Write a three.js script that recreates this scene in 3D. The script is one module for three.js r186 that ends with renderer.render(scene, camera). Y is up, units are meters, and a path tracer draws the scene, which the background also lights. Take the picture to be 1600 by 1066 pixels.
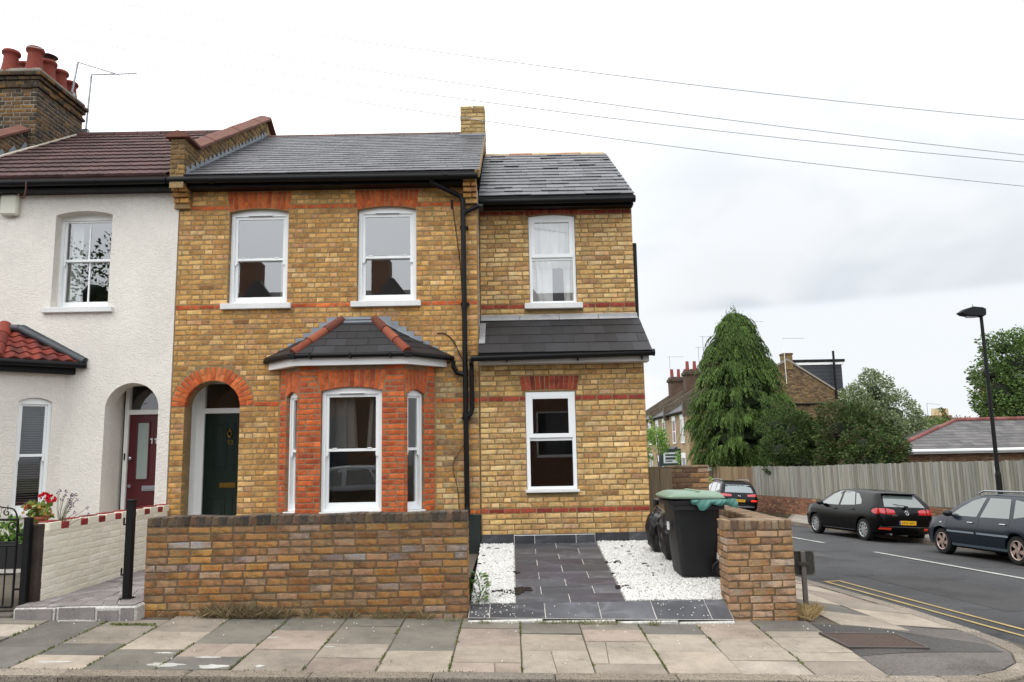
import * as THREE from 'three';
import { mergeGeometries, toCreasedNormals } from 'three/addons/utils/BufferGeometryUtils.js';
import { TessellateModifier } from 'three/addons/modifiers/TessellateModifier.js';
import { Brush, Evaluator, SUBTRACTION } from 'three-bvh-csg';

// ---------------------------------------------------------------- camera, sky, sun, exposure
const W = 1024, H = 682;
const scene = new THREE.Scene();
const camera = new THREE.PerspectiveCamera(2 * Math.atan(533 / 1209) * 180 / Math.PI, W / H, 0.05, 1500);
camera.rotation.order = 'YXZ';
camera.position.set(0, 1.6, 11.107);
camera.rotation.set(0.143404, -0.002321, -0.0190867);
const renderer = new THREE.WebGLRenderer({ antialias: true });
renderer.setSize(W, H);
renderer.toneMapping = THREE.LinearToneMapping;
renderer.toneMappingExposure = 0.92;
renderer.shadowMap.enabled = true;

function mulberry(a) { return () => { a |= 0; a = a + 0x6D2B79F5 | 0; let t = Math.imul(a ^ a >>> 15, 1 | a); t = t + Math.imul(t ^ t >>> 7, 61 | t) ^ t; return ((t ^ t >>> 14) >>> 0) / 4294967296; }; }
const clamp = (x, a, b) => Math.min(b, Math.max(a, x)), lerp = (a, b, t) => a + (b - a) * t;
const sstep = (a, b, x) => { const t = clamp((x - a) / (b - a), 0, 1); return t * t * (3 - 2 * t); };
function hash2(x, y, s) { let h = Math.imul(x, 374761393) + Math.imul(y, 668265263) + Math.imul(s, 2147483647 ^ 0x5bd1e995) | 0; h = Math.imul(h ^ h >>> 13, 1274126177); return ((h ^ h >>> 16) >>> 0) / 4294967296; }
function vnoise(x, y, p, s, py = p) {          // value noise that repeats after p cells
  const xi = Math.floor(x), yi = Math.floor(y), fx = x - xi, fy = y - yi, m = (a, q) => ((a % q) + q) % q;
  const u = fx * fx * (3 - 2 * fx), v = fy * fy * (3 - 2 * fy);
  const a = hash2(m(xi, p), m(yi, py), s), b = hash2(m(xi + 1, p), m(yi, py), s), c = hash2(m(xi, p), m(yi + 1, py), s), d = hash2(m(xi + 1, p), m(yi + 1, py), s);
  return lerp(lerp(a, b, u), lerp(c, d, u), v);
}
function fbm(x, y, p, s, o = 4) { let r = 0, a = .5, n = 0; for (let i = 0; i < o; i++) { r += a * vnoise(x, y, p, s + i); n += a; x *= 2; y *= 2; p *= 2; a *= .5; } return r / n; }

{ // an overcast sky: bright white cloud, thinner and greyer towards the right of the street
  const w = 1024, h = 512, d = new Float32Array(w * h * 4);
  for (let j = 0; j < h; j++) for (let i = 0; i < w; i++) {
    const az = (i + .5) / w * 2 * Math.PI - Math.PI, el = ((j + .5) / h - .5) * Math.PI;   // az 0 = +x in three's equirect
    const dx = Math.cos(az) * Math.cos(el), dz = Math.sin(az) * Math.cos(el), s = Math.max(0, Math.sin(el));
    const right = .5 + .5 * dx - .12 * dz;
    const tr = sstep(.48, .76, right); let L = lerp(1.3 + 1.44 * Math.pow(s, .8), .96 + .2 * sstep(.12, .42, s) + .8 * sstep(.4, 1, s), tr) + .5 * sstep(-.2, .9, dz);
    const u = az / (2 * Math.PI) + .5, cl = fbm(u * 14, el * 9 + 20, 14, 3, 5), cl2 = fbm(u * 7, el * 12 + 7, 7, 11, 5);
    const low = Math.exp(-s * 3.5);
    const dk = sstep(.38, .74, fbm(u * 40 + cl * 2.2, el * 15 + cl * 3.4 + 3, 40, 17, 6)) * Math.exp(-Math.pow(s / .34, 2)) * tr; L *= 1 + (cl - .5) * .2 * (.3 + low) - .2 * dk + .12 * Math.exp(-Math.pow((s - .06) / .05, 2)) * tr;
    L = Math.max(.5, L);
    const cool = tr * .03 * sstep(.05, .2, s) + dk * .085 + .012 + .05 * sstep(0, .6, dz);
    const k = (j * w + i) * 4;
    if (el < -.02) L *= .45;
    d[k] = L * (1 - cool * .9); d[k + 1] = L * (1 - cool * .25); d[k + 2] = L * (1 + cool * .5); d[k + 3] = 1;
  }
  const sky = new THREE.DataTexture(d, w, h, THREE.RGBAFormat, THREE.FloatType);
  sky.mapping = THREE.EquirectangularReflectionMapping; sky.magFilter = sky.minFilter = THREE.LinearFilter; sky.needsUpdate = true;
  scene.background = sky; scene.environment = sky;
}
const sun = new THREE.DirectionalLight(0xfff4e6, 0.8);
sun.position.set(-9, 30, 16); sun.target.position.set(0, 0, 0);
sun.castShadow = true; sun.shadow.radius = 45; sun.shadow.mapSize.set(2048, 2048);
Object.assign(sun.shadow.camera, { left: -40, right: 40, top: 40, bottom: -40, near: 1, far: 120 });
scene.add(sun, sun.target);

// ---------------------------------------------------------------- names, tags
const used = new Set();
function numbered(n) { if (!used.has(n)) { used.add(n); return n; } let k = 1; while (used.has(n + '_' + String(k).padStart(3, '0'))) k++; n = n + '_' + String(k).padStart(3, '0'); used.add(n); return n; }
function tag(o, label, category, group, kind) { if (label) o.userData.label = label; if (category) o.userData.category = category; if (group) o.userData.group = group; if (kind) o.userData.kind = kind; return o; }
function thing(name, label, category, pos = [0, 0, 0], turn = 0, group) { const o = new THREE.Group(); o.name = numbered(name); o.position.set(...pos); o.rotation.y = turn; scene.add(o); return tag(o, label, category, group); }
function sub(name, parent) { const o = new THREE.Group(); o.name = name; parent.add(o); return o; }
function mesh(name, geo, m, parent) { const o = new THREE.Mesh(geo, m); o.name = parent === scene ? numbered(name) : name; o.castShadow = o.receiveShadow = true; parent.add(o); return o; }

// ---------------------------------------------------------------- geometry helpers
const V3 = (x, y, z) => new THREE.Vector3(x, y, z);
function triUV(g) {                                                   // uv in metres by the main direction of each face
  if (g.index) g = g.toNonIndexed();
  for (const k of Object.keys(g.attributes)) if (!['position', 'normal', 'uv', 'color'].includes(k)) g.deleteAttribute(k);
  if (!g.attributes.normal) g.computeVertexNormals();
  const p = g.attributes.position, n = p.count, uv = new Float32Array(n * 2), a = V3(), b = V3(), c = V3();
  for (let i = 0; i < n; i += 3) {
    a.fromBufferAttribute(p, i); b.fromBufferAttribute(p, i + 1).sub(a); c.fromBufferAttribute(p, i + 2).sub(a); b.cross(c);
    const X = Math.abs(b.x), Y = Math.abs(b.y), Z = Math.abs(b.z);
    for (let k = 0; k < 3; k++) { const x = p.getX(i + k), y = p.getY(i + k), z = p.getZ(i + k); const q = Y >= X && Y >= Z ? [x, z] : X >= Z ? [z, y] : [x, y]; uv[(i + k) * 2] = q[0]; uv[(i + k) * 2 + 1] = q[1]; }
  }
  g.setAttribute('uv', new THREE.BufferAttribute(uv, 2)); return g;
}
const keepUV = (g) => { if (g.index) g = g.toNonIndexed(); if (!g.attributes.normal) g.computeVertexNormals(); return g; };
const merge = (l) => mergeGeometries(l.map((g) => { g = triUV(g); g.deleteAttribute('color'); return g; }));
function cbox(w, h, d, c = .004) {                                    // a box with chamfered edges
  c = Math.min(c, w * .4, h * .4, d * .4);
  const e = [w / 2, h / 2, d / 2], pos = [], P = (ax, s) => [0, 1, 2].map((k) => s[k] * (k === ax ? e[k] : e[k] - c));
  const tri = (a, b, q) => { const n = [(b[1] - a[1]) * (q[2] - a[2]) - (b[2] - a[2]) * (q[1] - a[1]), (b[2] - a[2]) * (q[0] - a[0]) - (b[0] - a[0]) * (q[2] - a[2]), (b[0] - a[0]) * (q[1] - a[1]) - (b[1] - a[1]) * (q[0] - a[0])]; const o = n[0] * (a[0] + b[0] + q[0]) + n[1] * (a[1] + b[1] + q[1]) + n[2] * (a[2] + b[2] + q[2]); if (o >= 0) pos.push(...a, ...b, ...q); else pos.push(...a, ...q, ...b); };
  const quad = (a, b, q, r) => { tri(a, b, q); tri(a, q, r); };
  for (let ax = 0; ax < 3; ax++) { const u = (ax + 1) % 3, v = (ax + 2) % 3;
    for (const s of [-1, 1]) { const S = (i, j) => { const t = [0, 0, 0]; t[ax] = s; t[u] = i; t[v] = j; return P(ax, t); }; quad(S(-1, -1), S(1, -1), S(1, 1), S(-1, 1)); }
    for (const s of [-1, 1]) for (const r of [-1, 1]) { const S = (q, k) => { const t = [0, 0, 0]; t[ax] = k; t[u] = s; t[v] = r; return P(q, t); }; quad(S(u, -1), S(v, -1), S(v, 1), S(u, 1)); } }
  for (const x of [-1, 1]) for (const y of [-1, 1]) for (const z of [-1, 1]) tri(P(0, [x, y, z]), P(1, [x, y, z]), P(2, [x, y, z]));
  const g = new THREE.BufferGeometry(); g.setAttribute('position', new THREE.Float32BufferAttribute(pos, 3)); g.computeVertexNormals(); return triUV(g);
}
const B = (x0, x1, y0, y1, z0, z1, c = .003) => cbox(x1 - x0, y1 - y0, z1 - z0, c).translate((x0 + x1) / 2, (y0 + y1) / 2, (z0 + z1) / 2);
function cyl(a, b, r0, r1 = r0, seg = 10, open = false) {
  const A = V3(...a), D = V3(...b).sub(A), L = D.length(), g = new THREE.CylinderGeometry(r1, r0, L, seg, 1, open);
  g.translate(0, L / 2, 0); g.applyQuaternion(new THREE.Quaternion().setFromUnitVectors(V3(0, 1, 0), D.normalize())); g.translate(...a); return g;
}
function pipe(pts, r, seg = 10) { const l = []; for (let i = 0; i + 1 < pts.length; i++) { l.push(cyl(pts[i], pts[i + 1], r, r, seg)); if (i) l.push(new THREE.SphereGeometry(r * 1.03, seg, 6).translate(...pts[i])); } return merge(l); }
const curveTube = (pts, r, n = 24, seg = 6) => new THREE.TubeGeometry(new THREE.CatmullRomCurve3(pts.map((p) => V3(...p))), n, r, seg);
const poly = (pts, holes = []) => { const s = new THREE.Shape(pts.map((p) => new THREE.Vector2(...p))); for (const h of holes) s.holes.push(new THREE.Path(h.map((p) => new THREE.Vector2(...p)))); return s; };
const slab = (shape, depth, z0 = 0) => triUV(new THREE.ExtrudeGeometry(shape, { depth, bevelEnabled: false, curveSegments: 16 }).translate(0, 0, z0));
function arcTop(x0, x1, y, rise, n = 14) { // points of a segmental head from right to left
  const w = (x1 - x0) / 2, out = []; const R = (w * w + rise * rise) / (2 * rise), cy = y + rise - R; const a0 = Math.asin(clamp(w / R, -1, 1));
  for (let i = 0; i <= n; i++) { const a = a0 - 2 * a0 * i / n; out.push([(x0 + x1) / 2 + R * Math.sin(a), cy + R * Math.cos(a)]); } return out;
}
function semi(xc, y, r, n = 20, k = 1) { const o = []; for (let i = 0; i <= n; i++) { const a = Math.PI * i / n; o.push([xc + r * Math.cos(a), y + k * r * Math.sin(a)]); } return o; }
function frameM(origin, uAxis, vAxis) { const u = V3(...uAxis).normalize(), v = V3(...vAxis).normalize(), n = V3().crossVectors(u, v); return new THREE.Matrix4().makeBasis(u, v, n).setPosition(...origin); }

// ---------------------------------------------------------------- textures and materials
const lin2s = (x) => { x = clamp(x, 0, 1); return 255 * (x <= .0031308 ? 12.92 * x : 1.055 * Math.pow(x, 1 / 2.4) - .055); };
function tex(n, f, size, srgb = true, ny = n) {
  const d = new Uint8Array(n * ny * 4);
  for (let j = 0; j < ny; j++) for (let i = 0; i < n; i++) { let q = f(i / n, j / ny); if (!q.length) q = [q, q, q]; for (let k = 0; k < 3; k++) d[(j * n + i) * 4 + k] = srgb ? lin2s(q[k]) : 255 * clamp(q[k], 0, 1); d[(j * n + i) * 4 + 3] = 255; }
  const t = new THREE.DataTexture(d, n, ny, THREE.RGBAFormat); t.wrapS = t.wrapT = THREE.RepeatWrapping; t.magFilter = THREE.LinearFilter; t.minFilter = THREE.LinearFilter; if (srgb) t.colorSpace = THREE.SRGBColorSpace; t.needsUpdate = true;
  const sz = Array.isArray(size) ? size : [size, size]; t.repeat.set(1 / sz[0], 1 / sz[1]); return t;
}
const spots = (x, y, p, s, thr) => { const v = vnoise(x * p, y * p, p, s); return v > thr ? (v - thr) / (1 - thr) : 0; };
const T = {
  brick: tex(1024, (x, y) => { const a = fbm(x * 14, y * 14, 14, 1, 4), b = fbm(x * 50, y * 50, 50, 7, 3), w = fbm(x * 18, y * 18, 18, 33, 3) - .5, e = sstep(.6, .78, fbm(x * 16, y * 16, 16, 37, 4)), l = clamp(.76 + (a - .5) * .7 + (b - .5) * .42 - .5 * spots(x, y, 190, 9, .8) + .25 * spots(x, y, 160, 17, .86), .12, 1); return [l * (1 + w * .28) + e * .1, l * (1 - w * .06) + e * .12, l * (1 - w * .6) + e * .16].map((q) => clamp(q, .05, 1)); }, 1.7),
  worn: tex(1024, (x, y) => { const a = fbm(x * 16, y * 16, 16, 201, 4), b = fbm(x * 50, y * 50, 50, 207, 3), w = fbm(x * 20, y * 20, 20, 233, 3) - .5, e = sstep(.52, .74, fbm(x * 15, y * 15, 15, 237, 5)), l = clamp(.72 + (a - .5) * 1.0 + (b - .5) * .5 - .5 * spots(x, y, 190, 209, .78), .1, 1); return [l * (1 + w * .5) + e * .2, l * (1 - w * .05) + e * .22, l * (1 - w * .75) + e * .27].map((q) => clamp(q, .05, 1)); }, 1.9),
  brickB: tex(512, (x, y) => clamp(.6 + (fbm(x * 24, y * 24, 24, 4, 4) - .5) * .8 - .7 * spots(x, y, 110, 9, .82), 0, 1), 1.3, false),
  grit: tex(512, (x, y) => clamp(.8 + (fbm(x * 7, y * 7, 7, 21, 4) - .5) * .4 + (fbm(x * 90, y * 90, 90, 27, 2) - .5) * .5, .2, 1), 1.1),
  gritB: tex(512, (x, y) => fbm(x * 70, y * 70, 70, 31, 3), .9, false),
  dash: tex(512, (x, y) => clamp(.94 + (fbm(x * 5, y * 5, 5, 41, 4) - .5) * .16 + (fbm(x * 60, y * 60, 60, 42, 2) - .5) * .1, 0, 1), 2.3),
  dashB: tex(512, (x, y) => clamp(fbm(x * 40, y * 40, 40, 51, 2) * 1.3 - .1, 0, 1), .62, false),
  asphalt: tex(1024, (x, y) => clamp(.72 + (fbm(x * 6, y * 6, 6, 61, 4) - .5) * .6 - .22 * sstep(.66, .76, fbm(x * 7, y * 7, 7, 68, 3)) - .2 * (1 - sstep(0, .012, Math.abs(fbm(x * 3, y * 3, 3, 66, 4) - .47))) + (vnoise(x * 400, y * 400, 400, 62) - .5) * .5, .1, 1), 4.3),
  asphaltB: tex(512, (x, y) => vnoise(x * 220, y * 220, 220, 63), 1.6, false),
  stone: tex(1024, (x, y) => { const a = fbm(x * 5, y * 5, 5, 71, 5), b = fbm(x * 26, y * 26, 26, 72, 4), c = vnoise(x * 260, y * 260, 260, 73); return clamp(.8 + (a - .5) * .55 + (b - .5) * .3 + (c - .5) * .2 - .35 * spots(x, y, 60, 79, .9), .15, 1); }, 2.1),
  stoneB: tex(512, (x, y) => fbm(x * 60, y * 60, 60, 75, 4), 1.4, false),
  granite: tex(512, (x, y) => { const c = vnoise(x * 150, y * 150, 150, 81), b = vnoise(x * 90, y * 90, 90, 82); return clamp(.72 + (c - .5) * .7 + (b > .74 ? -.35 : 0) + (fbm(x * 5, y * 5, 5, 83, 3) - .5) * .25, .1, 1); }, .9),
  slate: tex(512, (x, y) => clamp(.78 + (fbm(x * 9, y * 9, 9, 91, 5) - .5) * .5 + (fbm(x * 6, y * 60, 6, 92, 2) - .5) * .12, .2, 1), 1.7),
  wood: tex(512, (x, y) => { const g = vnoise(x * 90, y * 5, 90, 101, 5) * .5 + vnoise(x * 180, y * 8, 180, 102, 8) * .3 + fbm(x * 10, y * 4, 10, 103, 4) * .5; return clamp(.35 + g * .55, .15, 1); }, [1.0, 2.0]),
  woodB: tex(512, (x, y) => vnoise(x * 120, y * 5, 120, 104, 5), [1.0, 2.0], false),
  tile: tex(512, (x, y) => clamp(.8 + (fbm(x * 7, y * 7, 7, 111, 5) - .5) * .6 + (fbm(x * 50, y * 50, 50, 112, 2) - .5) * .25, .15, 1), 1.5),
  marble: tex(512, (x, y) => { const w = fbm(x * 4, y * 4, 4, 121, 4); const s = Math.abs(vnoise(x * 3 + w * 2.4, y * 9 + w * 3, 1e4, 122) - .5) * 2; return clamp(.62 + (w - .5) * .45 + Math.pow(1 - s, 7) * .5 + (fbm(x * 40, y * 40, 40, 123, 2) - .5) * .2, .1, 1); }, 1.9),
};
const mats = new Map();
function mat(c, o = {}) {
  const key = JSON.stringify([c, o.map && o.map.uuid, o.bump && o.bump.uuid, { ...o, map: 0, bump: 0 }]);
  if (mats.has(key)) return mats.get(key);
  const P = o.phys ? THREE.MeshPhysicalMaterial : THREE.MeshStandardMaterial;
  const m = new P({ color: c, roughness: o.r ?? .8, metalness: o.m ?? 0, side: THREE.DoubleSide, ...(o.phys ?? {}) });
  if (o.k) m.color.multiplyScalar(o.k);
  if (o.map) m.map = o.map; if (o.bump) { m.bumpMap = o.bump; m.bumpScale = o.bs ?? .003; }
  if (o.vc) m.vertexColors = true;
  mats.set(key, m); return m;
}
const M = {
  upvc: mat('#eef0f0', { r: .35 }), white: mat('#e9e9e6', { r: .5 }), sill: mat('#e4e4e2', { r: .55, map: T.dash }), fascia: mat('#ecebe8', { r: .5 }),
  black: mat('#08080a', { r: .5, phys: { specularIntensity: .55 } }), iron: mat('#08090a', { r: .55, phys: { specularIntensity: .6 } }), lead: mat('#8b9299', { r: .5, map: T.slate, k: 1.15, bump: T.gritB, bs: .002 }),
  mortarA: mat('#947c57', { r: .95, map: T.grit, k: 1.15, bump: T.gritB, bs: .003 }), mortarB: mat('#8a734e', { r: .95, map: T.grit, k: 1.15, bump: T.gritB, bs: .003 }),
  mortarC: mat('#665742', { r: .95, map: T.grit, k: 1.15, bump: T.gritB, bs: .004 }), mortarD: mat('#8a8478', { r: .95, map: T.grit, k: 1.1 }), mortarR: mat('#94785c', { r: .95, map: T.grit, k: 1.1 }),
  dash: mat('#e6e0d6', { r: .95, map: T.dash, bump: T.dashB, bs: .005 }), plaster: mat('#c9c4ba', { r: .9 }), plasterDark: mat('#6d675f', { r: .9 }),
  net: mat('#f2f2ee', { r: .95, phys: { transmission: .35, thickness: 0 } }), curtain: mat('#cfd8d2', { r: .95, phys: { transmission: .25, thickness: 0 } }),
  glass: mat('#ffffff', { r: 0, phys: { transmission: 1, thickness: 0, ior: 1.85 } }), glassHi: mat('#ffffff', { r: 0, phys: { transmission: 1, thickness: 0, ior: 2.75 } }),
  obscure: mat('#8d9894', { r: .35 }), brass: mat('#7c622f', { r: .4, m: 1 }), chrome: mat('#c8cacc', { r: .25, m: 1 }), steel: mat('#9b9ea2', { r: .4, m: .8 }),
};
// ---------------------------------------------------------------- bricks
function brickGeo(L, Hh, D, seed, c = .0045, j = .0042) {
  const R = mulberry(seed), J = () => (R() - .5) * 2 * j, n = L > .16 ? 3 : 1, o = [];
  const x0 = -L / 2, x1 = L / 2, y0 = -Hh / 2, y1 = Hh / 2;
  for (let i = 0; i <= n; i++) o.push([lerp(x0, x1, i / n) + (i === 0 || i === n ? J() * .8 : J() * 3), y0 + J()]);
  for (let i = 0; i <= n; i++) o.push([lerp(x1, x0, i / n) + (i === 0 || i === n ? J() * .8 : J() * 3), y1 + J()]);
  const m = o.length, fr = o.map(([x, y]) => { const k = c * (1 + R()); return [x - Math.sign(x) * Math.min(k, Math.abs(x)), y - Math.sign(y) * k, -R() * .0015]; });
  const pos = [], T3 = (a, b, q) => pos.push(...a, ...b, ...q), mid = [0, 0, .001];
  for (let i = 0; i < m; i++) { const q = (i + 1) % m, a = fr[i], b = fr[q], a1 = [...o[i], -c * 1.2], b1 = [...o[q], -c * 1.2], a2 = [...o[i], -D], b2 = [...o[q], -D];
    T3(mid, a, b); T3(a, a1, b1); T3(a, b1, b); T3(a1, a2, b2); T3(a1, b2, b1); }
  const g = new THREE.BufferGeometry(); g.setAttribute('position', new THREE.Float32BufferAttribute(pos, 3)); g.computeVertexNormals(); triUV(g);
  const uv = g.attributes.uv, du = R() * 7, dv = R() * 7; for (let i = 0; i < uv.count; i++) uv.setXY(i, uv.getX(i) + du, uv.getY(i) + dv);
  return g;
}
const GEO = {}; { let s = 1; for (const [k, L, h, D] of [['S', .215, .066, .03], ['H', .1035, .066, .03], ['SD', .215, .066, .12], ['HD', .1035, .066, .12], ['V', .29, .066, .03], ['W', .2, .066, .12]]) { GEO[k] = []; for (let i = 0; i < 8; i++) GEO[k].push(brickGeo(L, h, D, s++)); } }
const REF = { S: .215, H: .1035, SD: .215, HD: .1035, V: .29, W: .2 };
const brickMat = (hex) => mat(hex, { r: .94, map: T.brick, k: 1.25, bump: T.brickB, bs: .004 });
const wornMat = (hex) => mat(hex, { r: .95, map: T.worn, k: 1.2, bump: T.brickB, bs: .006 });
const brickVC = mat('#ffffff', { r: .92, map: T.brick, bump: T.brickB, bs: .004, vc: true });
const PAL = {
  stock: [['#b88f50', 5], ['#c49c5b', 5], ['#a98043', 4], ['#d0ab6b', 3], ['#9c7140', 3], ['#ae8049', 3], ['#b98f68', 1.3], ['#8c6238', 1.2], ['#d9ba84', 1.2], ['#6d4a36', .45], ['#a5795f', .8]],
  pale: [['#cda768', 5], ['#d8b67c', 4], ['#c0975a', 4], ['#dfc08a', 2], ['#b4884f', 2.4], ['#bb8c5c', 1.4], ['#a87c48', 1.2], ['#8a5a44', .25], ['#c79f7b', .7]],
  red: [['#c05c2b', 5], ['#b75329', 4], ['#ca6a35', 4], ['#ab4c28', 2], ['#c4713f', 1.5]], dred: [['#96402f', 5], ['#8a382b', 4], ['#a34a36', 3], ['#7c3529', 1.5]],
  bayred: [['#c25f2e', 5], ['#b8552b', 4], ['#cb6c39', 3], ['#a84b2b', 2], ['#9a452d', 1]],
  wall: [['#b07c40', 4], ['#a06d3e', 4], ['#a37c55', 4], ['#b18c69', 2.2], ['#c08844', 2.2], ['#8a5e3c', 2], ['#ad8160', 3], ['#c9944a', 1], ['#b79c86', 1.2], ['#7d583f', 1]],
  pier: [['#a27c52', 4], ['#94714f', 4], ['#a88a70', 3], ['#b49379', 1.6], ['#b4854a', 1.6], ['#8a6850', 3], ['#b59e8a', 1.2]],
  soldier: [['#5d4e40', 4], ['#6f5d4a', 3], ['#4a4038', 3], ['#857058', 2.4], ['#8f6a52', 1.4], ['#9a8468', 1]], psoldier: [['#8d7358', 4], ['#7f6650', 3], ['#9a8266', 3], ['#6f5a48', 1.5]],
  chimney: [['#5d4a34', 4], ['#4c3e2f', 4], ['#77592f', 2.4], ['#6b5236', 3], ['#3d342b', 2.5], ['#8a6636', 1]], parapet: [['#8a6c42', 4], ['#79603e', 4], ['#9c7a48', 2.5], ['#665236', 2]],
  chim2: [['#a98d5c', 4], ['#9a7e50', 4], ['#b59a6a', 3], ['#8a6f47', 2]], rear: [['#86664a', 4], ['#78583f', 4], ['#947556', 2], ['#6c4f3a', 2]],
  cream: [['#eae4d2', 4], ['#e8e1ce', 4], ['#ece6d6', 3], ['#e4ddc9', 1.5]],
};
for (const [k, f] of [['stock', [1.08, 1.03, 1.02]], ['pale', [.99, .97, .92]], ['wall', [.70, .74, .80]], ['soldier', [.62, .64, .66]], ['pier', [.92, .92, .9]], ['psoldier', [.75, .75, .75]], ['chimney', [.8, .78, .74]], ['parapet', [.85, .85, .85]], ['red', [1, 1, 1]], ['bayred', [1, 1, 1]], ['rear', [.72, .74, .76]]]) { const c = new THREE.Color(); for (const q of PAL[k]) { c.set(q[0]); c.setRGB(c.r * f[0], c.g * f[1], c.b * f[2]); q[0] = '#' + c.getHexString(); } }
for (const [k, t, d] of [['stock', .42, .0], ['pale', .38, .06], ['wall', .35, 0], ['pier', .3, 0], ['soldier', .3, 0], ['bayred', .3, 0], ['red', .3, 0]]) { const m = new THREE.Color(0, 0, 0), c = new THREE.Color(); let s = 0; for (const [h, w] of PAL[k]) { c.set(h); m.r += c.r * w; m.g += c.g * w; m.b += c.b * w; s += w; } m.multiplyScalar(1 / s); for (const q of PAL[k]) { c.set(q[0]).lerp(m, t); const l = c.r * .3 + c.g * .6 + c.b * .1; c.setRGB(lerp(c.r, l, d), lerp(c.g, l, d), lerp(c.b, l, d)); q[0] = '#' + c.getHexString(); } }
function pick(pal, r) { let s = 0; for (const q of pal) s += q[1]; r *= s; for (const q of pal) { if ((r -= q[1]) <= 0) return q[0]; } return pal[0][0]; }
const inMM = (iv, a, b) => { const out = []; for (const [p, q] of iv) { if (b <= p || a >= q) { out.push([p, q]); continue; } if (a > p) out.push([p, a]); if (b < q) out.push([b, q]); } return out; };
// one record per brick of a wall laid in courses; blocks give, for a height, the stretch of wall that is not brickwork
function layBricks({ M, u0, u1, k0, k1, v0, ch = .075, blocks = [], bond = 'stretcher', pal, seed = 1, deepAt = true, rough = 1, soot }) {
  const R = mulberry(seed), out = [];
  for (let k = k0; k <= k1; k++) {
    const v = v0 + k * ch; let iv = [[u0, u1]];
    for (const b of blocks) { for (const vv of [v - .026, v, v + .026]) { const q = b(vv); if (q) iv = inMM(iv, q[0], q[1]); } }
    const ph = bond === 'flemish' ? (k & 1 ? 0 : .169) : (k & 1 ? 0 : .1125) + (R() - .5) * .05;
    const cells = []; let u = u0 - .34 + ph, h = 0;
    while (u < u1) { let L = bond === 'flemish' ? (h++ & 1 ? .1125 : .225) : .225; if (bond === 'stretcher' && R() < .09 * rough) L = .115; L += (R() - .5) * .014; cells.push([u, u + L]); u += L; }
    for (const [a, b] of iv) {
      const seg = cells.map(([p, q]) => [Math.max(p, a), Math.min(q, b)]).filter(([p, q]) => q - p > .001);
      for (let i = 0; i < seg.length; i++) if (seg[i][1] - seg[i][0] < .05 && seg.length > 1) { if (i) seg[i - 1][1] = seg[i][1]; else seg[1][0] = seg[0][0]; seg.splice(i--, 1); }
      for (const [p, q] of seg) { const L = q - p - .0135; if (L < .02) continue;
        const edge = deepAt && ((p === a && a > u0) || (q === b && b < u1));
        const pp = typeof pal === 'function' ? pal(k, (p + q) / 2, R, L) : pal;
        out.push({ M, x: (p + q) / 2, y: v + (R() - .5) * .005, len: L, h: .0605 + (R() - .5) * .008, rot: (R() - .5) * .02, z: (R() - .5) * .003, type: (L > .15 ? 'S' : 'H') + (edge ? 'D' : ''), col: pick(pp, R()), r: Math.floor(R() * 8), sh: (.9 + R() * .18) * (1 + .34 * (fbm(p * .8 + seed * 3.7 + 40, v * 1.1 + 40, 1e4, 15, 3) - .5) - (soot ? soot(v) : 0)) }); }
    }
  }
  return out;
}
// a run of bricks set on end (a lintel or a coping); top and bottom edges given as functions of u
function soldiers({ M, u0, u1, n, bot, top, pal, seed, splay = 0, depth = 'V' }) {
  const R = mulberry(seed), out = [], w = (u1 - u0) / n;
  for (let i = 0; i < n; i++) { const u = u0 + w * (i + .5), y0 = bot(u), y1 = top(u), t = (u - (u0 + u1) / 2) / ((u1 - u0) / 2);
    out.push({ M, x: u, y: (y0 + y1) / 2, len: y1 - y0 - .005, h: w - .008, rot: Math.PI / 2 - splay * t, z: (R() - .5) * .003, type: depth, col: pick(pal, R()), r: Math.floor(R() * 8), sh: .9 + R() * .2 }); }
  return out;
}
const qz = (s) => .88 + Math.round((s - .88) / .08) * .08;
function placeBricks(parent, recs, limit = 290, name = 'brick', massName = 'brickwork', mfn = brickMat) {
  const c = V3(0, 0, 0), p = V3(), order = recs.map((b, i) => { p.set(b.x, b.y, 0).applyMatrix4(b.M); return [b.len * b.h / p.distanceToSquared(camera.position), i]; }).sort((a, b) => b[0] - a[0]);
  const single = new Set(order.slice(0, limit).map((q) => q[1])), rest = [], q = new THREE.Matrix4(), col = new THREE.Color();
  recs.forEach((b, i) => {
    q.makeRotationZ(b.rot).setPosition(b.x, b.y, b.z); q.premultiply(b.M); q.scale(V3(b.len / REF[b.type], b.h / .066, 1));
    const hex = '#' + col.set(b.col).multiplyScalar(qz(b.sh)).getHexString();
    if (single.has(i)) { const o = mesh(name, GEO[b.type][b.r], mfn(hex), parent); q.decompose(o.position, o.quaternion, o.scale); }
    else { const g = GEO[b.type][b.r].clone().applyMatrix4(q), n = g.attributes.position.count, a = new Float32Array(n * 3); col.set(hex).multiplyScalar(1.25); for (let k = 0; k < n; k++) { a[k * 3] = Math.min(1, col.r); a[k * 3 + 1] = Math.min(1, col.g); a[k * 3 + 2] = Math.min(1, col.b); } g.setAttribute('color', new THREE.BufferAttribute(a, 3)); rest.push(g); }
  });
  if (rest.length) tag(mesh(massName, mergeGeometries(rest), brickVC, parent), null, null, null, 'stuff');
}
const XY = new THREE.Matrix4();

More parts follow.
